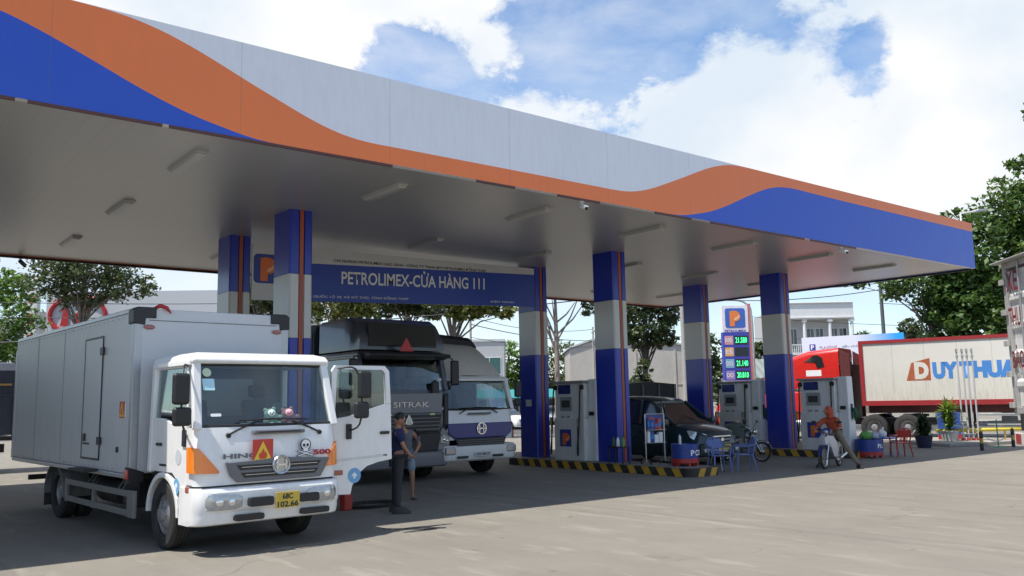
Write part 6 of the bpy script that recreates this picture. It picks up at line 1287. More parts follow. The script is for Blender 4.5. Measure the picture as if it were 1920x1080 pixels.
for k, (xa, xb) in enumerate(((.15, 1.205), (1.235, 2.29))):
    b = MB(); zz_ = z0 + .13; prof = []
    while zz_ < z1 - .2: prof += [(.06, zz_), (.06, zz_ + .30), (.02, zz_ + .36), (.02, zz_ + .44), (.06, zz_ + .50)]; zz_ += .52
    prof = [p for p in prof if p[1] < z1 - .12]
    pl = [(p[0], p[1]) for p in prof] + [(.10, prof[-1][1]), (.10, prof[0][1])]
    b.prism(pl, 'x', xa, xb); dr2 = b.build('door', cg, CR)
    b = MB()
    for x in (xa + .54, xb - .14):
        b.cyl((x + .0, -.03, z0 + .05), (x + .0, -.03, z1 - .05), .02, n=10)
    b.build('lock_rod', M('rod_grey', (.35, .35, .35), .4, .6), dr2, smooth=35)
    b = MB()
    for z in np.arange(z0 + .15, z1 - .05, .56): b.box(xa - .18, xa - .02, -.07, -.03, z - .05, z + .05)
    b.build('hinge', cgd, dr2, bevel=.006)
wr_ = M('letter_maroon', (.16, .015, .02), .6)
for tx, z, hh in (('XE', 3.70, .36), ('THU', 3.06, .34), ('BẢO', 2.31, .42)): lettering(tx, CR, wr_, (.15, .015, z), fr, up, .46, hh, fat=.015, depth=.03)
b = MB(); b.ball((.62, .012, 1.95), (.05, .01, .12), 10, 6); 
for k in range(4): b.beam((.62, .008, 1.95), (.62 + .12 * math.cos(.4 + k * 1.4), .008, 1.95 + .12 * math.sin(.4 + k * 1.4)), .02, .012, side=(0, 1, 0))
b.build('hand_drawing', M('paint_smudge', (.10, .10, .10), .7), CR)
b = MB(); b.box(.25, WD - .25, -.02, .12, 1.2, 1.5 - .006); b.box(.2, WD - .2, .1, 11.8, 1.25, 1.49); b.build('chassis', darkmetal, CR)
b = MB(); b.box(.02, WD - .02, -.05, .03, .95, 1.16)
bb = b.build('rear_bumper', M('bumper_white', (.55, .52, .5), .5, dirt=.4), CR, bevel=.01)
b = MB()
for k in range(6): b.box(.08 + k * .4, .28 + k * .4, -.055, -.0505, .97, 1.14)
b.build('reflector_strip', M('strip_maroon', (.32, .04, .04), .5), bb)
for s, x in ((-1, .28), (1, WD - .28)):
    for y in (3.3, 4.6, 5.9):
        g_ = wheel(CR, x - WD / 2, y, .5, .25, dual=True, front=False); g_.location.x = WD / 2

# ------------------------------------------------------------------ right-hand corner: plants, pipes, posts
soil = M('soil', (.05, .035, .025), .9)
def blade_plant(name, label, loc, pot, potr, poth, n, ln, mat, spread=.9, seed=1, leafw=.035, stem=0.):
    random.seed(seed); t = thing(name, label, 'potted plant', loc, 0)
    b = MB(); b.lathe([(.001, 0), (potr * .72, 0), (potr, poth), (potr * 1.06, poth), (potr * 1.06, poth * .93)], (0, 0, 0), 'z', 26); b.lathe([(.001, poth * .9), (potr * .96, poth * .9)], (0, 0, 0), 'z', 26, 1); b.build('pot', [pot, soil], t, smooth=35)
    b = MB(); 
    for k in range(n):
        a = random.uniform(0, 2 * PI); el = random.uniform(.15, 1.35) * spread; L = ln * random.uniform(.6, 1.1); z = poth + stem * random.random(); p = Vector((random.uniform(-.06, .06), random.uniform(-.06, .06), z)); d = Vector((math.cos(a), math.sin(a), 0)); sd = Vector((-d.y, d.x, 0)); rows_ = []
        for i in range(6):
            f = i / 5; w_ = leafw * math.sin(PI * min(.97, .12 + f * .86)); q = p + d * (math.sin(el) * L * f * (1 + .15 * f)) + Vector((0, 0, L * (math.cos(el) * f - .55 * math.sin(el) * f * f)))
            rows_.append([q - sd * w_, q, q + sd * w_])
        b.sheet(rows_)
    b.build('foliage', mat, t, weld=False)
    if stem:
        b = MB()
        for k in range(3): b.tube([(random.uniform(-.05, .05), random.uniform(-.05, .05), poth * .9), (random.uniform(-.1, .1), random.uniform(-.1, .1), poth + stem)], .022, 6)
        b.build('stem', M('bark_brown', (.10, .07, .045), .9, var=.3, scale=12), t)
    return t
lf1 = leafmat('leaf_lime', (.16, .24, .03), (.09, .17, .025), (.22, .30, .06)); lf2 = leafmat('leaf_dark', (.02, .045, .015), (.03, .06, .02), (.045, .08, .03))
blade_plant('potted_dracaena', 'tall bright green spiky plant in a pale pot beside the vent pipes', (33.3, 15.55, 0), M('pot_pale', (.42, .42, .40), .7, dirt=.3), .33, .50, 260, .75, lf1, seed=4, stem=.75, leafw=.04)
blade_plant('potted_shrub', 'bushy dark green plant in a navy pot left of the spiky plant', (30.5, 15.15, 0), M('pot_navy', (.015, .02, .06), .5), .30, .42, 420, .42, lf2, seed=9, stem=.50, spread=1.15, leafw=.03)
t = thing('advert_board', 'small blue and red board standing behind the pale plant pot', 'sign', (34.3, 16.0, 0), -.65)
b = MB(); b.box(-.45, .45, -.02, .02, .3, 1.15); b.build('blue_panel', M('board_blue', (.04, .11, .45), .45, var=.25, scale=3), t); b = MB(); b.box(-.45, .45, -.021, .021, .05, .297); b.build('red_panel', M('board_red', (.45, .03, .05), .45), t)
b = MB(); b.box(-.42, -.38, .025, .06, 0, 1.1); b.box(.38, .42, .025, .06, 0, 1.1); b.build('support', black, t)
g = MB(); g.prism([(31.2, 14.6), (38.5, 12.6), (40.5, 18.5), (34.0, 19.5)], 'z', 0, .12); tag(g.build('raised_apron', M('pavement_concrete', (.3, .28, .25)), None, bevel=.02), kind='structure')
VP_ = None
for k, (x, y) in enumerate(((33.55, 15.16), (33.70, 15.03), (33.84, 14.92), (33.99, 14.80))):
    lb = ('leftmost', 'second from left', 'third from left', 'rightmost')[k] + ' of the four tall white vent pipes'
    if VP_ is None:
        VP_ = thing('vent_pipe', lb, 'vent pipe', (x, y, .12), 0, 'tank vent pipes')
        b = MB(); b.cyl((0, 0, .0), (0, 0, 3.25), .03, n=12); b.build('pipe', M('pipe_white', (.50, .50, .50), .45, .2, var=.1), VP_, smooth=35)
        b = MB(); b.cyl((0, 0, .001), (0, 0, .10), .075, n=14); b.build('base_flange', M('flange_red', (.4, .06, .05), .5), VP_)
        b = MB(); b.cyl((0, 0, 3.1), (0, 0, 3.18), .05, n=12); b.tube([(0, 0, 3.22), (.05, 0, 3.34), (.05, 0, 3.42)], .025, 8); b.tube([(0, 0, 3.22), (-.05, 0, 3.34), (-.05, 0, 3.42)], .025, 8); b.build('cap', galv, VP_, smooth=35)
    else: copy_tree(VP_, loc=(x, y, .12), label=lb)
t = thing('pipe_rail', 'silver horizontal rail running right from the vent pipes', 'rail', (34.0, 14.8, .12), 0)
b = MB(); b.cyl((.05, -.04, .95), (2.6, -2.65, .95), .035, n=10); b.build('top_rail', galv, t, smooth=35)
b = MB(); b.cyl((1.3, -1.32, 0), (1.3, -1.32, .93), .025, n=8); b.cyl((2.6, -2.65, 0), (2.6, -2.65, .93), .025, n=8); b.build('post', galv, t, smooth=35)
t = thing('yellow_barrier', 'long yellow pipe barrier low above the raised apron', 'barrier', (33.0, 15.9, .12), 0)
b = MB(); b.cyl((0, 0, .36), (3.6, -3.4, .42), .07, n=12); b.build('beam', M('barrier_yellow', (.55, .45, .05), .5, var=.1), t, smooth=35)
b = MB()
for f in (.08, .5, .92): b.cyl((3.6 * f, -3.4 * f, 0), (3.6 * f, -3.4 * f, .36), .03, n=8)
b.build('post', yellow, t, smooth=35)
PP = None
for k, (x, y, z, lb) in enumerate(((34.6, 15.1, .12, 'black and yellow post right beside the vent pipes'), (29.9, 12.95, 0, 'black and yellow post holding the left end of the chain'), (32.45, 13.0, 0, 'black and yellow post in front of the grey container'))):
    if PP is None:
        PP = thing('bollard_post', lb, 'post', (x, y, z), 0, 'striped guard posts')
        b = MB(); b.cyl((0, 0, 0), (0, 0, .62), .055, n=16); b.build('post', yellow, PP, smooth=35)
        b = MB()
        for z0_, z1_ in ((.0, .24), (.40, .60)): b.lathe([(.0575, z0_ + .002), (.0575, z1_)], (0, 0, 0), 'z', 16)
        b.build('black_band', blackpaint, PP)
        b = MB(); b.cyl((0, 0, .62), (0, 0, .65), .045, .02, n=14); b.build('cap', blackpaint, PP)
    else: copy_tree(PP, loc=(x, y, z), label=lb)
t = thing('chain', 'grey chain sagging between two striped posts', 'chain', (29.9, 12.95, .56), 0)
b = MB(); p0, p1 = Vector((0.05, 0, 0)), Vector((2.5, .05, 0)); n_ = 44
for k in range(n_):
    f = (k + .5) / n_; c = p0.lerp(p1, f); c.z = -.30 * 4 * f * (1 - f); d = (p1 - p0).normalized() * .038; b.tube([c - d, c - d * .3 + Vector((0, .012, .012 * (-1) ** k)), c + d * .3 + Vector((0, .012, .012 * (-1) ** k)), c + d], .008, 5)
b.build('links', galv, t)
t = thing('green_stand', 'small green metal stand on the ground under the chain', 'stand', (32.1, 13.35, 0), .3)
gm = M('stand_green', (.03, .22, .09), .5); b = MB(); b.cyl((0, 0, .02), (0, 0, .95), .02, n=10); b.build('pole', gm, t); b = MB(); b.lathe([(.001, .02), (.25, .02), (.28, 0), (.001, 0)], (0, 0, 0), 'z', 20); b.build('base', gm, t)
# blue plastic table behind the red chair, with a white bag
t = thing('blue_table', 'small blue plastic table behind the red chair', 'table', (26.1, 14.15, 0), .2); tb = M('table_blue', (.03, .12, .42), .45)
b = MB(); b.prism(rrect(-.38, -.28, .38, .28, .05), 'z', .52, .56); b.build('table_top', tb, t, bevel=.01)
for sx in (-1, 1):
    for sy in (-1, 1): b = MB(); b.tube([(sx * .30, sy * .20, .52), (sx * .34, sy * .24, 0)], .022); b.build('leg', tb, t)
t = thing('plastic_bag', 'knotted white plastic bag on the small blue table', 'bag', (26.0, 14.2, .561), 0)
b = MB(); b.ball((0, 0, .10), (.13, .11, .11), 18, 12, fn=lambda q, p: (q[0] + .015 * math.sin(p[2] * 9 + p[1] * 5), q[1] + .015 * math.cos(p[0] * 9), max(0, q[2]))); b.tube([(0, 0, .19), (.02, 0, .25), (.06, .01, .29)], [.04, .02, .035]); b.build('bag', M('bag_white', (.72, .74, .78), .5), t, smooth=True)
t = thing('wooden_crates', 'low pile of tan boxes on the ground behind the blue table', 'box', (29.5, 17.6, 0), .5); b = MB(); b.box(-.45, .1, -.2, .2, 0, .35); b.build('crate', M('cardboard', (.38, .22, .11), .8, var=.1), t, bevel=.01); b = MB(); b.box(.15, .6, -.2, .2, 0, .28); b.build('crate', M('cardboard', (.38, .22, .11)), t, bevel=.01)
# leaves heaped on the right drum
b = MB(); random.seed(12)
t = thing('green_bag', 'green net bag bundled on top of the right blue drum', 'bag', (24.88, 14.12, .555), 0)
b.ball((0, 0, .10), (.24, .18, .13), 18, 10, fn=lambda q, p: (q[0], q[1], q[2] + .04 * math.sin(p[0] * 6) * math.cos(p[1] * 8))); b.build('bag', M('bag_green', (.08, .26, .05), .6, var=.3, scale=20, bump=.6), t, smooth=True)
t = thing('clear_bag', 'crumpled clear plastic bag beside the green bag on the drum', 'bag', (25.15, 14.0, .555), 0); b = MB(); b.ball((0, 0, .09), (.14, .12, .13), 14, 8, fn=lambda q, p: (q[0] + .02 * math.sin(p[2] * 9), q[1], max(.0, q[2] + .03 * math.sin(p[0] * 8)))); b.build('bag', M('bag_clear', (.38, .42, .50), .25), t, smooth=True)

# ------------------------------------------------------------------ price pylon, banner, lamp, poles and wires
PY = thing('price_pylon', 'tall blue price board with orange logo and green digits beyond the pumps', 'sign', (34.42, 25.89, 0), -.62)
b = MB(); b.box(-.66, .60, -.18, .18, 4.98, 6.25); b.build('top_panel', M('pylon_white', (.80, .82, .85), .4), PY)
b = MB(); b.box(-.66, .60, -.18, .18, 2.66, 4.977); b.build('price_panel', M('pylon_blue', (.045, .07, .42), .4), PY)
b = MB(); b.box(-.66, .60, -.185, .18, 2.56, 2.657); b.build('foot_trim', whitemark, PY)
b = MB(); b.box(.603, .75, -.16, .16, 2.56, 6.35); b.build('side_panel', M('pylon_side', (.45, .22, .20), .5), PY)
b = MB(); b.box(-.3, -.1, -.08, .08, 0, 2.557); b.box(.3, .5, -.08, .08, 0, 2.557); b.build('post', galv, PY)
plate_on(PY, 'logo_plate', M('logo_plate_blue', (.05, .15, .52), .4), (-.52, -.18, 5.18), fr, up, rrect(0, 0, .98, .95, .12), .008)
plogo(PY, (-.30, -.188, 5.26), fr, up, .80, mt=M('logo_orange', (.80, .25, .06), .5), hi=M('logo_yellow', (.85, .6, .35), .5))
lettering('PETROLIMEX', PY, M('pylon_blue', (0, 0, 0)), (-.56, -.18, 4.99), fr, up, 1.05, .11, fat=.03, depth=.008)
dg_ = M('digit_green', (.05, .85, .30), .5, emit=1.2); scr = M('led_black', (.012, .03, .035), .4)
for k, (lb, pr, cc) in enumerate((('R95', '21.580', (.62, .36, .40)), ('E5', '', (.75, .48, .18)), ('DO', '21.140', (.22, .52, .68)), ('DO', '20.810', (.30, .30, .62)))):
    z = 4.38 - k * .555
    pp = plate_on(PY, 'price_row', scr, (-.12, -.18, z), fr, up, rrect(0, 0, .66, .42, .02), .006)
    plate_on(pp, 'fuel_tile', M('tile_%d' % k, cc, .5), (-.60, -.18, z), fr, up, rrect(0, 0, .42, .42, .02), .006)
    lettering(lb, pp, whitemark, (-.56, -.18, z + .11), fr, up, .32, .20, fat=.03, depth=.010)
    if pr: lettering(pr, pp, dg_, (-.07, -.18, z + .08), fr, up, .56, .27, fat=.02, depth=.010)
BN = thing('banner_board', 'long white banner with a blue fading end behind the red tractor', 'banner', (43.94, 28.47, 0), math.atan2(-5.15, 1.70))
Lb = 5.42
bm_ = bpy.data.materials.new('banner_print'); bm_.use_nodes = True; t_ = bm_.node_tree; bb_ = t_.nodes['Principled BSDF']; tcx = N(t_, 'ShaderNodeTexCoord'); spx = N(t_, 'ShaderNodeSeparateXYZ'); t_.links.new(tcx.outputs['Object'], spx.inputs[0])
crx = N(t_, 'ShaderNodeValToRGB'); mrx = N(t_, 'ShaderNodeMapRange'); mrx.inputs['From Max'].default_value = Lb; t_.links.new(spx.outputs['X'], mrx.inputs['Value']); t_.links.new(mrx.outputs[0], crx.inputs[0])
crx.color_ramp.elements[0].color = (.66, .66, .76, 1); crx.color_ramp.elements[0].position = .55; crx.color_ramp.elements[1].color = (.02, .32, .80, 1); crx.color_ramp.elements[1].position = .93
t_.links.new(crx.outputs[0], bb_.inputs['Base Color']); bb_.inputs['Roughness'].default_value = .5
b = MB(); b.box(0, Lb, 0, .12, 2.6, 5.18); b.build('print_panel', bm_, BN)
b = MB()
for x in (.2, 1.9, 3.6, 5.2): b.box(x - .05, x + .05, .123, .22, 0, 5.1)
b.build('support', galv, BN)
plate_on(BN, 'logo_plate', M('logo_ink', (.06, .05, .28), .5), (.42, 0, 4.42), fr, up, rrect(0, 0, .34, .36, .04), .006)
lettering('P', BN, whitemark, (.50, 0, 4.48), fr, up, .17, .25, fat=.03, depth=.012)
lettering('PLAXENE', BN, M('ink_pinkgrey', (.42, .25, .30), .5), (.98, 0, 4.48), fr, up, .95, .17, fat=.01, depth=.008)
lettering('dầu nhờn', BN, M('ink_grey', (.2, .2, .24), .5), (2.2, 0, 4.52), fr, up, 1.0, .15, fat=.01, depth=.008); lettering('petrolimex', BN, M('ink_red', (.45, .15, .2), .5), (3.3, 0, 4.55), fr, up, .95, .13, fat=.01, depth=.008)
t = thing('street_lamp', 'curved grey street lamp behind the price board', 'street lamp', (45.92, 33.24, 0), 0)
b = MB(); b.tube(smooth_curve([(0, 0, 0), (0, 0, 4), (0, 0, 7), (-.12, .1, 7.6), (-.5, .4, 7.93), (-1.15, .92, 8.02)], 5), [.09] * 10 + [.06] * 16, 8); b.build('pole', galv, t, smooth=True)
b = MB(); b.beam((-1.0, .80, 8.0), (-1.55, 1.24, 8.05), .2, .08); b.build('lamp_head', galv, t, bevel=.03)
conc = M('pole_concrete', (.36, .34, .31), .8, var=.15); dsteel = M('pole_dark', (.10, .11, .12), .6, var=.2)
def pole(label, x, y, h_, r, mt_, lean=(0, 0), arms=True, rz=.9):
    t = thing('utility_pole', label, 'pole', (x, y, 0), rz, 'utility poles')
    b = MB(); b.cyl((0, 0, 0), (lean[0], lean[1], h_), r, r * .7, 14); b.build('pole', mt_, t, smooth=35)
    if arms:
        b = MB(); b.box(lean[0] - .9, lean[0] + .9, lean[1] - .05, lean[1] + .05, h_ - .5, h_ - .4); b.box(lean[0] - .6, lean[0] + .6, lean[1] - .05, lean[1] + .05, h_ - 1.3, h_ - 1.2); b.build('crossarm', galv, t)
        b = MB()
        for x_ in (-.8, -.3, .3, .8): b.lathe([(.03, 0), (.05, .03), (.035, .06), (.05, .09), (.02, .13)], (lean[0] + x_, lean[1], h_ - .4), 'z', 8)
        b.build('insulator', M('insulator_brown', (.12, .05, .03), .3), t)
    return t
pole('dark leaning power pole rising behind the white banner', 49.56, 26.54, 10.2, .13, dsteel, (-.25, .1))
pole('pale concrete pole left of the far blue column', 38.63, 32.69, 9.5, .16, conc)
pole('thin pole with a crossarm beside the bare tree', 51.86, 53.87, 8.1, .11, conc)
pole('thin grey pole behind the white and blue truck', 34.88, 48.34, 9.8, .10, conc, arms=False)
pole('concrete pole far off between the left trees', -6.0, 66.0, 9.3, .15, conc)
wm = M('wire_black', (.03, .03, .035), .6)
k_ = 0
for (A, B_, sag, r_) in (((-6, 66, 8.9), (34.88, 48.34, 9.2), .7, .022), ((-6, 66, 8.1), (34.88, 48.34, 8.4), .8, .022), ((34.88, 48.34, 7.7), (51.86, 53.87, 7.9), .5, .02), ((-6, 60, 5.3), (38.6, 32.7, 8.2), .9, .03), ((34.88, 48.34, 7.2), (51.86, 53.87, 6.9), .3, .03), ((34.88, 48.34, 6.3), (51.86, 53.87, 6.4), .3, .018),
                         ((38.63, 32.69, 9.1), (49.3, 26.6, 9.8), .25, .02), ((38.63, 32.69, 8.2), (49.3, 26.6, 8.9), .30, .02), ((38.63, 32.69, 7.6), (49.3, 26.6, 8.1), .35, .024), ((38.63, 32.69, 8.8), (49.3, 26.6, 8.5), .45, .02), ((49.3, 26.6, 8.1), (72, 4, 8.6), .7, .024), ((49.3, 26.6, 8.5), (72, 4, 9.0), .9, .02), ((49.3, 26.6, 7.3), (72, 4, 8.4), 1.0, .016), ((45.9, 33.2, 6.9), (70, 20, 6.6), .5, .016),
                         ((51.86, 53.87, 7.7), (80, 40, 7.4), .5, .02), ((38.63, 32.69, 7.0), (51.86, 53.87, 6.6), .4, .018)):
    t = MB(); A = Vector(A); B_ = Vector(B_); pts = []
    for i in range(25): f = i / 24; q = A.lerp(B_, f); q.z -= sag * 4 * f * (1 - f); pts.append(q)
    t.tube(pts, r_, 5); o = t.build('overhead_wire', wm, None)
    side = 'behind the left trees' if A.x < 0 and sag < .9 else 'low across the left background' if A.x < 0 else 'over the right tree gap' if A.x > 45 else 'between the poles at the back'
    tag(o, 'thin black overhead wire sagging ' + side, 'wire', 'overhead wires ' + side)

# ------------------------------------------------------------------ trees
bark = M('bark_grey', (.17, .145, .12), .9, var=.3, scale=10, bump=.6); barkd = M('bark_dark', (.09, .075, .06), .9, var=.3, scale=10, bump=.6)
def foliage(name, parent, mat, blobs, n, size, seed, clump=26, flat=.6, cl=.28):
    """leaf-sized faces in clumps scattered through ellipsoids (cx,cy,cz,rx,ry,rz); returns the clump centres"""
    rg = np.random.RandomState(seed); blobs = np.array(blobs, float); vol = (blobs[:, 3] * blobs[:, 4] * blobs[:, 5]) ** .8; nc = max(4, n // clump)
    bi = rg.choice(len(blobs), nc, p=vol / vol.sum()); d = rg.normal(size=(nc, 3)); d /= np.linalg.norm(d, axis=1)[:, None]; rad = rg.uniform(.25, 1.0, nc) ** .55
    C_ = blobs[bi, :3] + d * blobs[bi, 3:6] * rad[:, None]
    rr = blobs[bi, 3:6].mean(1) * cl * rg.uniform(.6, 1.3, nc)
    ci = np.repeat(np.arange(nc), clump); m_ = len(ci)
    o = rg.normal(size=(m_, 3)); o /= np.linalg.norm(o, axis=1)[:, None]; o *= (rg.uniform(0, 1, m_) ** .5)[:, None] * rr[ci][:, None]; o[:, 2] *= flat
    P = C_[ci] + o
    nv = rg.normal(size=(m_, 3)); nv[:, 2] = np.abs(nv[:, 2]) + .5; nv /= np.linalg.norm(nv, axis=1)[:, None]
    a = np.cross(nv, rg.normal(size=(m_, 3))); a /= np.linalg.norm(a, axis=1)[:, None]; b_ = np.cross(nv, a)
    s = size * rg.uniform(.55, 1.25, m_)[:, None]
    V = np.stack([P - a * s, P + b_ * s * .52 - a * s * .1, P + a * s, P - b_ * s * .52 - a * s * .1], 1).reshape(-1, 3)
    me = bpy.data.meshes.new(name); me.vertices.add(len(V)); me.vertices.foreach_set('co', V.ravel()); me.loops.add(m_ * 4); me.loops.foreach_set('vertex_index', np.arange(m_ * 4)); me.polygons.add(m_); me.polygons.foreach_set('loop_start', np.arange(0, m_ * 4, 4)); me.polygons.foreach_set('loop_total', np.full(m_, 4)); me.update(); me.materials.append(mat)
    ob = bpy.data.objects.new(name, me); col.objects.link(ob); ob.parent = parent; return C_
def tree(label, x, y, blobs, n, size, mat, trunk_r=.18, seed=1, bk=None, cl=.28, group=None, clump=26, fork=None, limbs=14, name='tree', lean=(0, 0)):
    t = thing(name, label, 'tree', (x, y, 0), 0, group); C_ = foliage('crown', t, mat, blobs, n, size, seed, cl=cl, clump=clump)
    cz = min(b_[2] - b_[5] * .6 for b_ in blobs); fk = fork or max(1.2, cz); b = MB(); top = Vector((lean[0], lean[1], fk + .3 * (max(b_[2] for b_ in blobs) - fk)))
    b.tube([(0, 0, -.05), (lean[0] * .3, lean[1] * .3, fk * .35), (lean[0] * .8, lean[1] * .8, fk * .8), top, (lean[0] * 1.2, lean[1] * 1.2, max(b_[2] for b_ in blobs))], [trunk_r * 1.25, trunk_r, trunk_r * .85, trunk_r * .6, trunk_r * .2], 9); rg = random.Random(seed)
    for c in C_[np.random.RandomState(seed).permutation(len(C_))[:limbs]]:
        c = Vector(c); s0 = Vector((lean[0] * .9, lean[1] * .9, fk * rg.uniform(.75, 1.0) if c.z > fk else min(fk, c.z) * .8)); m1 = s0.lerp(c, .5) + Vector((0, 0, .12 * (c - s0).length)); b.tube([s0, m1, c], [trunk_r * .42, trunk_r * .24, trunk_r * .07], 6)
    b.build('trunk', bk or bark, t, smooth=50, weld=False); return t
lm = leafmat('leaf_mid', (.030, .075, .018), (.055, .115, .025), (.10, .17, .035)); lb_ = leafmat('leaf_bright', (.05, .12, .02), (.09, .18, .03), (.15, .25, .05)); ly = leafmat('leaf_yellowish', (.07, .10, .02), (.13, .16, .035), (.22, .24, .07)); lo_ = leafmat('leaf_olive', (.035, .06, .022), (.06, .09, .03), (.10, .13, .05))
tree('big dense green tree towering behind the right canopy corner', 53.0, 21.3, [(0, 0, 9.0, 3.9, 3.6, 4.0), (-1.6, 1.5, 7.4, 3.0, 2.6, 2.6), (.9, -1.2, 12.0, 2.8, 2.6, 2.6), (-1.6, 1.2, 11.4, 1.6, 1.5, 1.3), (-.6, .6, 5.4, 3.4, 3.0, 2.0), (2.2, -1.6, 8.5, 3.5, 3.2, 4.5), (2.6, -2.6, 5.6, 3.2, 2.6, 2.4), (-2.0, 1.8, 9.6, 1.8, 1.6, 1.8)], 26000, .20, lm, .35, 3, cl=.26, fork=4.0, limbs=30)
tree('drooping leafy branch tree spreading left of the big tree', 50.2, 24.0, [(-1.0, 1.0, 8.3, 1.7, 1.5, .9), (-3.3, 2.6, 8.5, 1.0, .9, .55), (-5.2, 4.6, 8.6, 1.2, .9, .5), (.7, -.4, 6.8, 1.3, 1.2, 1.1), (.3, 0, 5.0, 1.0, 1.0, .6), (1.8, -1.0, 7.6, 1.8, 1.8, 1.8)], 6500, .17, lm, .13, 5, cl=.42, fork=6.2, limbs=26)
tree('high bough with large leaves entering at the right edge', 54.9, 19.2, [(-.5, .4, 15.2, 1.5, 1.2, .45), (.6, -.5, 18.2, 1.6, 1.4, .6), (-.2, .2, 13.2, 1.4, 1.2, .7)], 1300, .19, lm, .2, 8, cl=.40, fork=10.5, limbs=12)
tree('bright green dense tree at the far left edge', 12.2, 90.0, [(0, 0, 10.5, 3.8, 3.5, 4.6), (-2.5, 1, 8, 4, 3.5, 4.5), (.2, .5, 13.6, 2.2, 2, 2.4), (.6, -.4, 6.5, 3.3, 3, 3.3)], 8000, .26, lb_, .35, 11, cl=.26, limbs=14)
tree('second bright green tree at the far left edge, lower', 3.0, 84.0, [(0, 0, 7.5, 5, 4, 5.5), (3, 1, 5, 3, 3, 3)], 6000, .26, lb_, .35, 12, cl=.26, limbs=14)
tree('airy small leaved tree in front of the building with the red emblem', 12.7, 59.6, [(0, 0, 11.2, 3.4, 3.0, 2.0), (-1.9, 1.4, 9.8, 1.8, 1.5, 1.0), (2.1, -1.6, 9.6, 1.9, 1.6, 1.0), (0, .3, 9.0, 2.0, 1.8, .8), (-1.6, 1.4, 12.5, 2.0, 1.8, .9)], 9000, .16, lo_, .14, 21, cl=.34, clump=20, fork=8.2, limbs=26)
G3 = 'trees behind the name board'
tree('layered tree behind the left end of the name board', 19.65, 47.76, [(0, 0, 8.3, 1.9, 1.7, 1.4), (.9, -.7, 7.2, 1.0, .9, .5)], 4200, .15, lo_, .12, 31, group=G3, cl=.34, fork=6.6)
tree('yellow green layered tree behind the middle of the name board', 20.6, 40.7, [(.2, -.2, 7.5, 2.1, 1.8, 1.2), (.8, -.7, 6.6, 1.1, 1.0, .5), (-.9, .7, 6.6, .9, .9, .45), (1.6, -1.3, 8.4, 1.5, 1.3, .8)], 6500, .14, ly, .13, 32, group=G3, cl=.32, fork=6.0)
tree('layered tree behind the right half of the name board', 26.3, 42.5, [(-.4, .3, 8.1, 2.1, 1.8, 1.1), (1.0, -.8, 7.2, 1.6, 1.3, .55), (-1.3, 1.0, 7.3, 1.3, 1.2, .5)], 6000, .15, lo_, .12, 33, group=G3, cl=.32, fork=6.7)
tree('layered tree with pale trunk just left of the middle rear column', 25.5, 36.8, [(.9, -.7, 7.1, 1.7, 1.4, .8), (-.6, .5, 7.5, 1.5, 1.3, .8), (1.9, -1.5, 6.6, .9, .8, .45), (.4, -.3, 6.4, 1.0, .9, .35)], 5600, .14, ly, .15, 34, group=G3, cl=.32, fork=5.6)
# thin tree with forked bare limbs
t = tree('thin tree with bare forked limbs between the two middle columns', 32.9, 37.2, [(.2, 0, 8.8, 1.9, 1.7, .8), (1.7, -1.3, 7.3, 1.0, .9, .55), (-.8, .7, 8.2, 1.0, .9, .5)], 1900, .13, lo_, .17, 41, cl=.34, fork=5.4, limbs=5, bk=M('bark_pinkgrey', (.26, .21, .18), .9, var=.2, scale=10))
tr_ = [c for c in t.children if c.name.startswith('trunk')][0]
b = MB()
for q in ((1.2, -1.0, 8.3, 5.2), (-1.1, .9, 7.7, 5.6), (.9, -.7, 7.5, 6.3), (-.7, .5, 8.4, 6.2), (1.4, -1.1, 7.6, 5.6)): b.tube([(0, 0, q[3]), (q[0] * .55, q[1] * .55, (q[3] + q[2]) / 2 - .1), (q[0], q[1], q[2])], [.06, .045, .02], 6)
b.build('limb', M('bark_pinkgrey', (0, 0, 0)), tr_, smooth=True, weld=False)
tree('round bushy tree far behind the thin forked tree', 59.2, 67.0, [(0, 0, 5.3, 3.0, 2.8, 2.6), (-1.6, 1.4, 4.2, 2.2, 2, 2.2), (1.6, -1.2, 6.4, 1.9, 1.6, 1.3), (0, 0, 2.6, 3.0, 2.6, 2.0)], 5200, .2, lo_, .3, 42, cl=.28)
tree('bright green tree far behind the right mirror of the blue and white truck', 55.0, 70.3, [(0, 0, 5.6, 2.2, 2.2, 2.6), (.6, -.5, 3, 2.0, 2, 2)], 4200, .2, lb_, .3, 43, cl=.28)
tree('dark round tree between the middle and far columns', 40.6, 37.5, [(0, 0, 6.7, 2.0, 1.7, 1.7), (.9, -.7, 5.6, 1.2, 1.0, .7), (-.9, .7, 5.7, 1.1, .9, .6), (.2, 0, 8.6, 2.1, 1.9, 1.2), (1.4, -1.1, 7.3, 1.2, 1, .8)], 9000, .15, lo_, .17, 44, cl=.28, fork=4.6, bk=barkd)
tree('small conical shrub tree below the dark round tree', 38.3, 35.6, [(0, 0, 2.9, .75, .7, .9), (0, 0, 3.8, .45, .4, .7), (.1, 0, 1.6, .8, .8, .9)], 2000, .12, lo_, .07, 45, cl=.34, bk=barkd)
tree('bushy tree left of the price board', 59.6, 47.8, [(0, 0, 5.6, 1.6, 1.4, 2.0), (.3, 0, 3.6, 1.8, 1.6, 1.6)], 3200, .19, lo_, .2, 46, cl=.3)
tree('dark bushy tree right of the price board', 63.2, 45.0, [(0, 0, 5.0, 1.7, 1.5, 1.4), (.6, -.5, 4.0, 1.8, 1.5, 1.3), (.2, 0, 6.0, .8, .8, .8)], 3200, .19, lo_, .2, 47, cl=.3)
tree('small tree tip rising above the right end of the banner', 87.0, 43.8, [(0, 0, 8.4, 1.4, 1.2, 1.4), (1.4, -1.2, 7.2, 1.2, 1.0, .8)], 1500, .22, lo_, .2, 48, cl=.35)
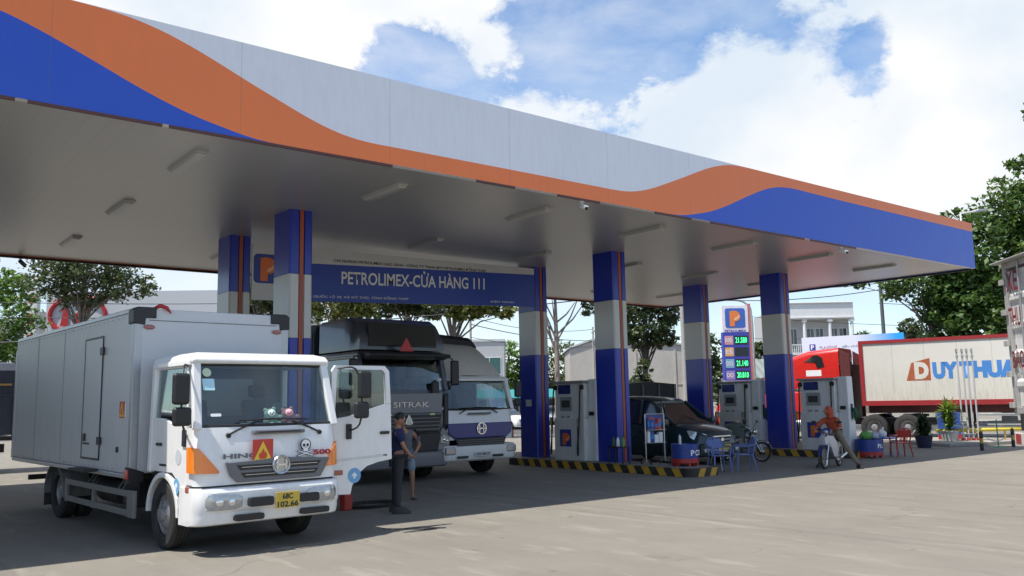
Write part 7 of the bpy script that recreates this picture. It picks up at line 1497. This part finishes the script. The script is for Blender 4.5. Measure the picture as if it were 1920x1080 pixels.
tree('low tree tips above the middle of the banner', 83.6, 47.0, [(0, 0, 7.3, 1.8, 1.5, .9)], 1200, .22, lo_, .2, 49, cl=.35)
# far belt of trees on the horizon
rg = np.random.RandomState(5); bl = []
for k in range(150):
    a = math.radians(-25 + 135 * k / 150); d = rg.uniform(150, 190); bl.append((d * math.sin(a), d * math.cos(a), rg.uniform(1.5, 3.2), rg.uniform(4, 8), rg.uniform(4, 8), rg.uniform(3, 5.5)))
o = bpy.data.objects.new('far_trees', None); C_ = foliage('far_trees', None, lo_, bl, 26000, .8, 6, cl=.4)
bpy.data.objects.remove(o); o = [q for q in bpy.data.objects if q.name.startswith('far_trees')][0]; tag(o, 'far belt of trees along the horizon', 'trees', kind='stuff')

# ------------------------------------------------------------------ background buildings
gw = M('wall_lightgrey', (.50, .51, .52), .7, var=.05, scale=.8, dirt=.12); pw = M('wall_plaster', (.46, .43, .39), .85, var=.12, scale=.6, dirt=.5, dirtcol=(.25, .22, .18)); ww = M('wall_white', (.66, .66, .66), .8, var=.06, scale=.7, dirt=.3, dirtcol=(.35, .34, .32)); wg_ = M('window_dark', (.03, .04, .045), .15, coat=.8); teal = M('teal_panel', (.02, .22, .22), .5)
def place(label, name, cat, p0, p1):
    p0 = Vector((*p0, 0)); p1 = Vector((*p1, 0)); d = p1 - p0; t = thing(name, label, cat, tuple(p0), math.atan2(d.y, d.x)); return t, d.length
def windows(parent, xs, zs, w_, h_, y=0., mat=wg_, fr_=ww):
    for x in xs:
        for z in zs:
            b = MB(); b.box(x - w_ / 2 - .06, x + w_ / 2 + .06, y - .05, y - .003, z - .06, z + h_ + .06); f = b.build('window', fr_, parent)
            b = MB(); b.box(x - w_ / 2, x + w_ / 2, y - .058, y - .0505, z, z + h_); b.build('pane', mat, f)
            b = MB(); b.box(x - .02, x + .02, y - .07, y - .0585, z, z + h_); b.build('mullion', fr_, f)
t, L = place('wide light grey showroom with a red ring emblem, behind the box truck', 'showroom', 'building', (17.6, 97.5), (38.5, 82.5))
b = MB(); b.box(0, L, 0, 10, 0, 13.6); b.build('wall', gw, t)
b = MB(); b.box(-.05, L + .05, -.25, -.003, 9.0, 13.7); fs_ = b.build('fascia_panel', M('cladding_grey', (.46, .47, .49), .5, var=.04), t)
b = MB(); ex, ez = 3.1, 11.3
b.tube([(ex + 2.75 * math.cos(a), -.36, ez + 1.9 * math.sin(a)) for a in [2 * PI * k / 40 for k in range(41)]], .22, 6); b.build('emblem_ring', redm, fs_, smooth=True)
plate_on(fs_, 'emblem_letter', redm, (ex, -.25, ez), fr, up, [(-1.7, -1.1), (-.9, -1.1), (-.9, .7), (-1.3, 1.0), (-1.9, .3), (-1.4, .5)], .12)
plate_on(fs_, 'emblem_letter', redm, (ex, -.25, ez), fr, up, [(-.6, -.2), (1.2, 1.3), (1.6, .9), (.2, -.1), (1.0, -1.3), (.2, -1.3), (-.6, -.5)], .12)
windows(t, (3, 7, 11, 15, 19, 23), (.6, 4.6), 3.2, 3.0)
t, L = place('white vertical sign tower with red characters beside the showroom', 'sign_tower', 'sign', (15.1, 94.5), (15.95, 93.8))
b = MB(); b.box(0, L, 0, .6, 0, 13.6); b.build('tower', M('tower_white', (.68, .66, .66)), t)
for k in range(5): plate_on(t, 'red_character', redm, (.2, 0, 12.0 - k * 2.0), fr, up, rrect(0, .1, .7, 1.1, .3), .02); plate_on(t, 'character_gap', whitemark, (.38, 0, 12.35 - k * 2.0), fr, up, rrect(0, 0, .3, .5, .12), .03)
t, L = place('low pale building with a sloping roof left of the sign tower', 'low_building', 'building', (12.5, 103.5), (17.2, 99.5))
b = MB(); b.box(0, L, 0, 8, 0, 10.2); b.build('wall', gw, t); b = MB(); b.prism([(-.2, 10.203), (L + .2, 10.203), (L + .2, 11.9)], 'y', -.3, 8.2); b.build('roof', galv, t); windows(t, (1.5, 4.2), (6.5,), 1.2, 1.4)
t, L = place('plain grey block with teal windows right of the tarpaulin truck', 'office_block', 'building', (40.0, 63.3), (45.8, 58.6))
b = MB(); b.box(0, L, 0, 8, 0, 7.0); b.build('wall', M('block_grey', (.40, .41, .42), .7, var=.05), t); b = MB(); b.box(-.1, L + .1, -.1, 8, 7.003, 7.2); b.build('parapet', gw, t)
windows(t, (1.4, 3.9, 6.2), (4.2,), 1.9, 1.4, mat=M('glass_teal', (.05, .12, .12), .15, coat=.8)); windows(t, (1.4, 3.9, 6.2), (1.0,), 1.9, 1.8)
t, L = place('blank weathered plaster building between the middle columns', 'warehouse', 'building', (53.6, 58.8), (63.6, 50.9))
b = MB(); b.prism([(0, 0), (L, 0), (L, 6.5), (6.0, 7.0), (2.2, 7.25), (0, 6.5)], 'y', 0, 9); b.build('wall', pw, t)
b = MB(); b.prism([(-.15, 6.52), (2.2, 7.29), (6.0, 7.04), (L + .15, 6.53), (L + .15, 6.66), (6.0, 7.2), (2.2, 7.46), (-.15, 6.68)], 'y', -.15, 9.1); b.build('coping', gw, t)
b = MB()
for x in (2.2, 6.0, 9.6): b.box(x - .09, x + .09, -.08, -.003, 0, 6.3)
b.box(0, L, -.05, -.003, 3.1, 3.2); b.build('pilaster', pw, t)
t, L = place('white two storey townhouse with columns and balconies above the banner', 'townhouse', 'building', (81.5, 55.7), (88.0, 50.5))
b = MB(); b.box(0, L, 1.3, 9, 0, 11.2); b.build('wall', M('house_wall', (.42, .42, .42), .8, var=.06), t)
b = MB(); b.box(-.1, L + .1, 0, 1.297, 10.2, 10.5); b.box(-.1, L + .1, 0, .15, 10.503, 11.9); b.box(-.1, L + .1, -.15, 1.2, 11.903, 12.05); b.box(-.1, L + .1, -.12, -.003, 10.25, 10.45); b.build('parapet', ww, t, bevel=.03)
b = MB()
for x in (.1, 3.0, 5.8, L - .1): b.cyl((x, .15, 0), (x, .15, 10.197), .17, n=14); b.box(x - .25, x + .25, -.06, .35, 9.9, 10.19)
b.build('pillar', ww, t, smooth=35)
b = MB(); b.box(0, L, .02, 1.297, 6.3, 6.55); b.box(0, L, .02, .10, 7.35, 7.45)
for x in np.arange(.2, L, .22): b.cyl((x, .06, 6.55), (x, .06, 7.35), .035, n=6)
b.build('balcony', ww, t)
windows(t, (1.0, 2.1, 4.0, 5.0, 6.6, 7.6), (7.0,), .75, 2.2, 1.3); windows(t, (1.5, 4.5, 7.0), (2.0,), 1.4, 2.4, 1.3)
t, L = place('low shed with a grey green sheet roof right of the price board', 'shed', 'building', (57.2, 43.3), (63.5, 38.3))
b = MB(); b.box(0, L, 0, 6, 0, 3.5); b.build('wall', pw, t)
b = MB(); n_ = 60; b.sheet([[(-.4 + (L + .8) * k / n_, y, z + .04 * math.sin(k * 1.6)) for k in range(n_ + 1)] for y, z in ((-.9, 3.35), (3, 5.0))]); b.build('roof', M('sheet_roof', (.24, .27, .25), .5, .4, var=.15, stretch=(6, 1, 1)), t, solid=.03)
b = MB(); b.box(1, 2.6, -.05, -.003, .1, 2.6); b.build('door', M('door_brown', (.12, .08, .06), .6), t); windows(t, (4.3, 6.2), (1.2,), 1.2, 1.2)
t, L = place('low shopfront with a teal awning beyond the right truck mirror', 'shop', 'building', (40.5, 56.5), (46.5, 51.6))
b = MB(); b.box(0, L, 0, 5, 0, 2.7); b.build('wall', M('shop_wall', (.35, .33, .30), .8), t); b = MB(); b.prism([(-1.2, 2.1), (0.0, 2.75), (0, 2.8), (-1.2, 2.15)], 'x', 0, L); b.build('awning', teal, t); windows(t, (1.5, 4.0, 6.3), (.8,), 1.6, 1.2)
# small cars beyond
def small_car(label, x, y, rz, mt_, name='parked_car'):
    t = thing(name, label, 'car', (x, y, 0), rz)
    b = MB(); b.loft([vring(0, .3, .6, .6, .5), vring(.2, .22, .8, .8, .72), vring(1.0, .2, .92, .85, .78), vring(3.2, .2, .95, .85, .78), vring(4.1, .25, .92, .8, .72), vring(4.25, .35, .8, .7, .62)]); b.build('body', mt_, t, smooth=40)
    b = MB(); b.loft([[(-.78, 1.0, .92), (.78, 1.0, .92), (.76, 1.02, .94), (-.76, 1.02, .94)], [(-.78, 1.5, .93), (.78, 1.5, .93), (.66, 1.75, 1.42), (-.66, 1.75, 1.42)], [(-.78, 3.0, .93), (.78, 3.0, .93), (.66, 3.0, 1.44), (-.66, 3.0, 1.44)], [(-.76, 3.8, .93), (.76, 3.8, .93), (.7, 3.75, .96), (-.7, 3.75, .96)]]); b.build('windows', darkglass, t, smooth=40)
    b = MB(); b.loft([[(-.66, y, 1.40), (.66, y, 1.40), (.6, y, 1.47), (-.6, y, 1.47)] for y in (1.72, 3.05)]); b.build('roof', mt_, t, bevel=.02)
    for s in (-1, 1):
        for y in (.8, 3.4): wheel(t, s * .78, y, .31, .19, rim=steel)
        b = MB(); b.box(s * .58 - .14, s * .58 + .14, .02, .1, .56, .68); b.build('headlight', lampglass, t, bevel=.02)
    return t
small_car('white car parked beyond the right truck mirror', 37.0, 45.0, .2, white)
small_car('silver car far behind the middle columns', 44.0, 50.0, -.6, steel)
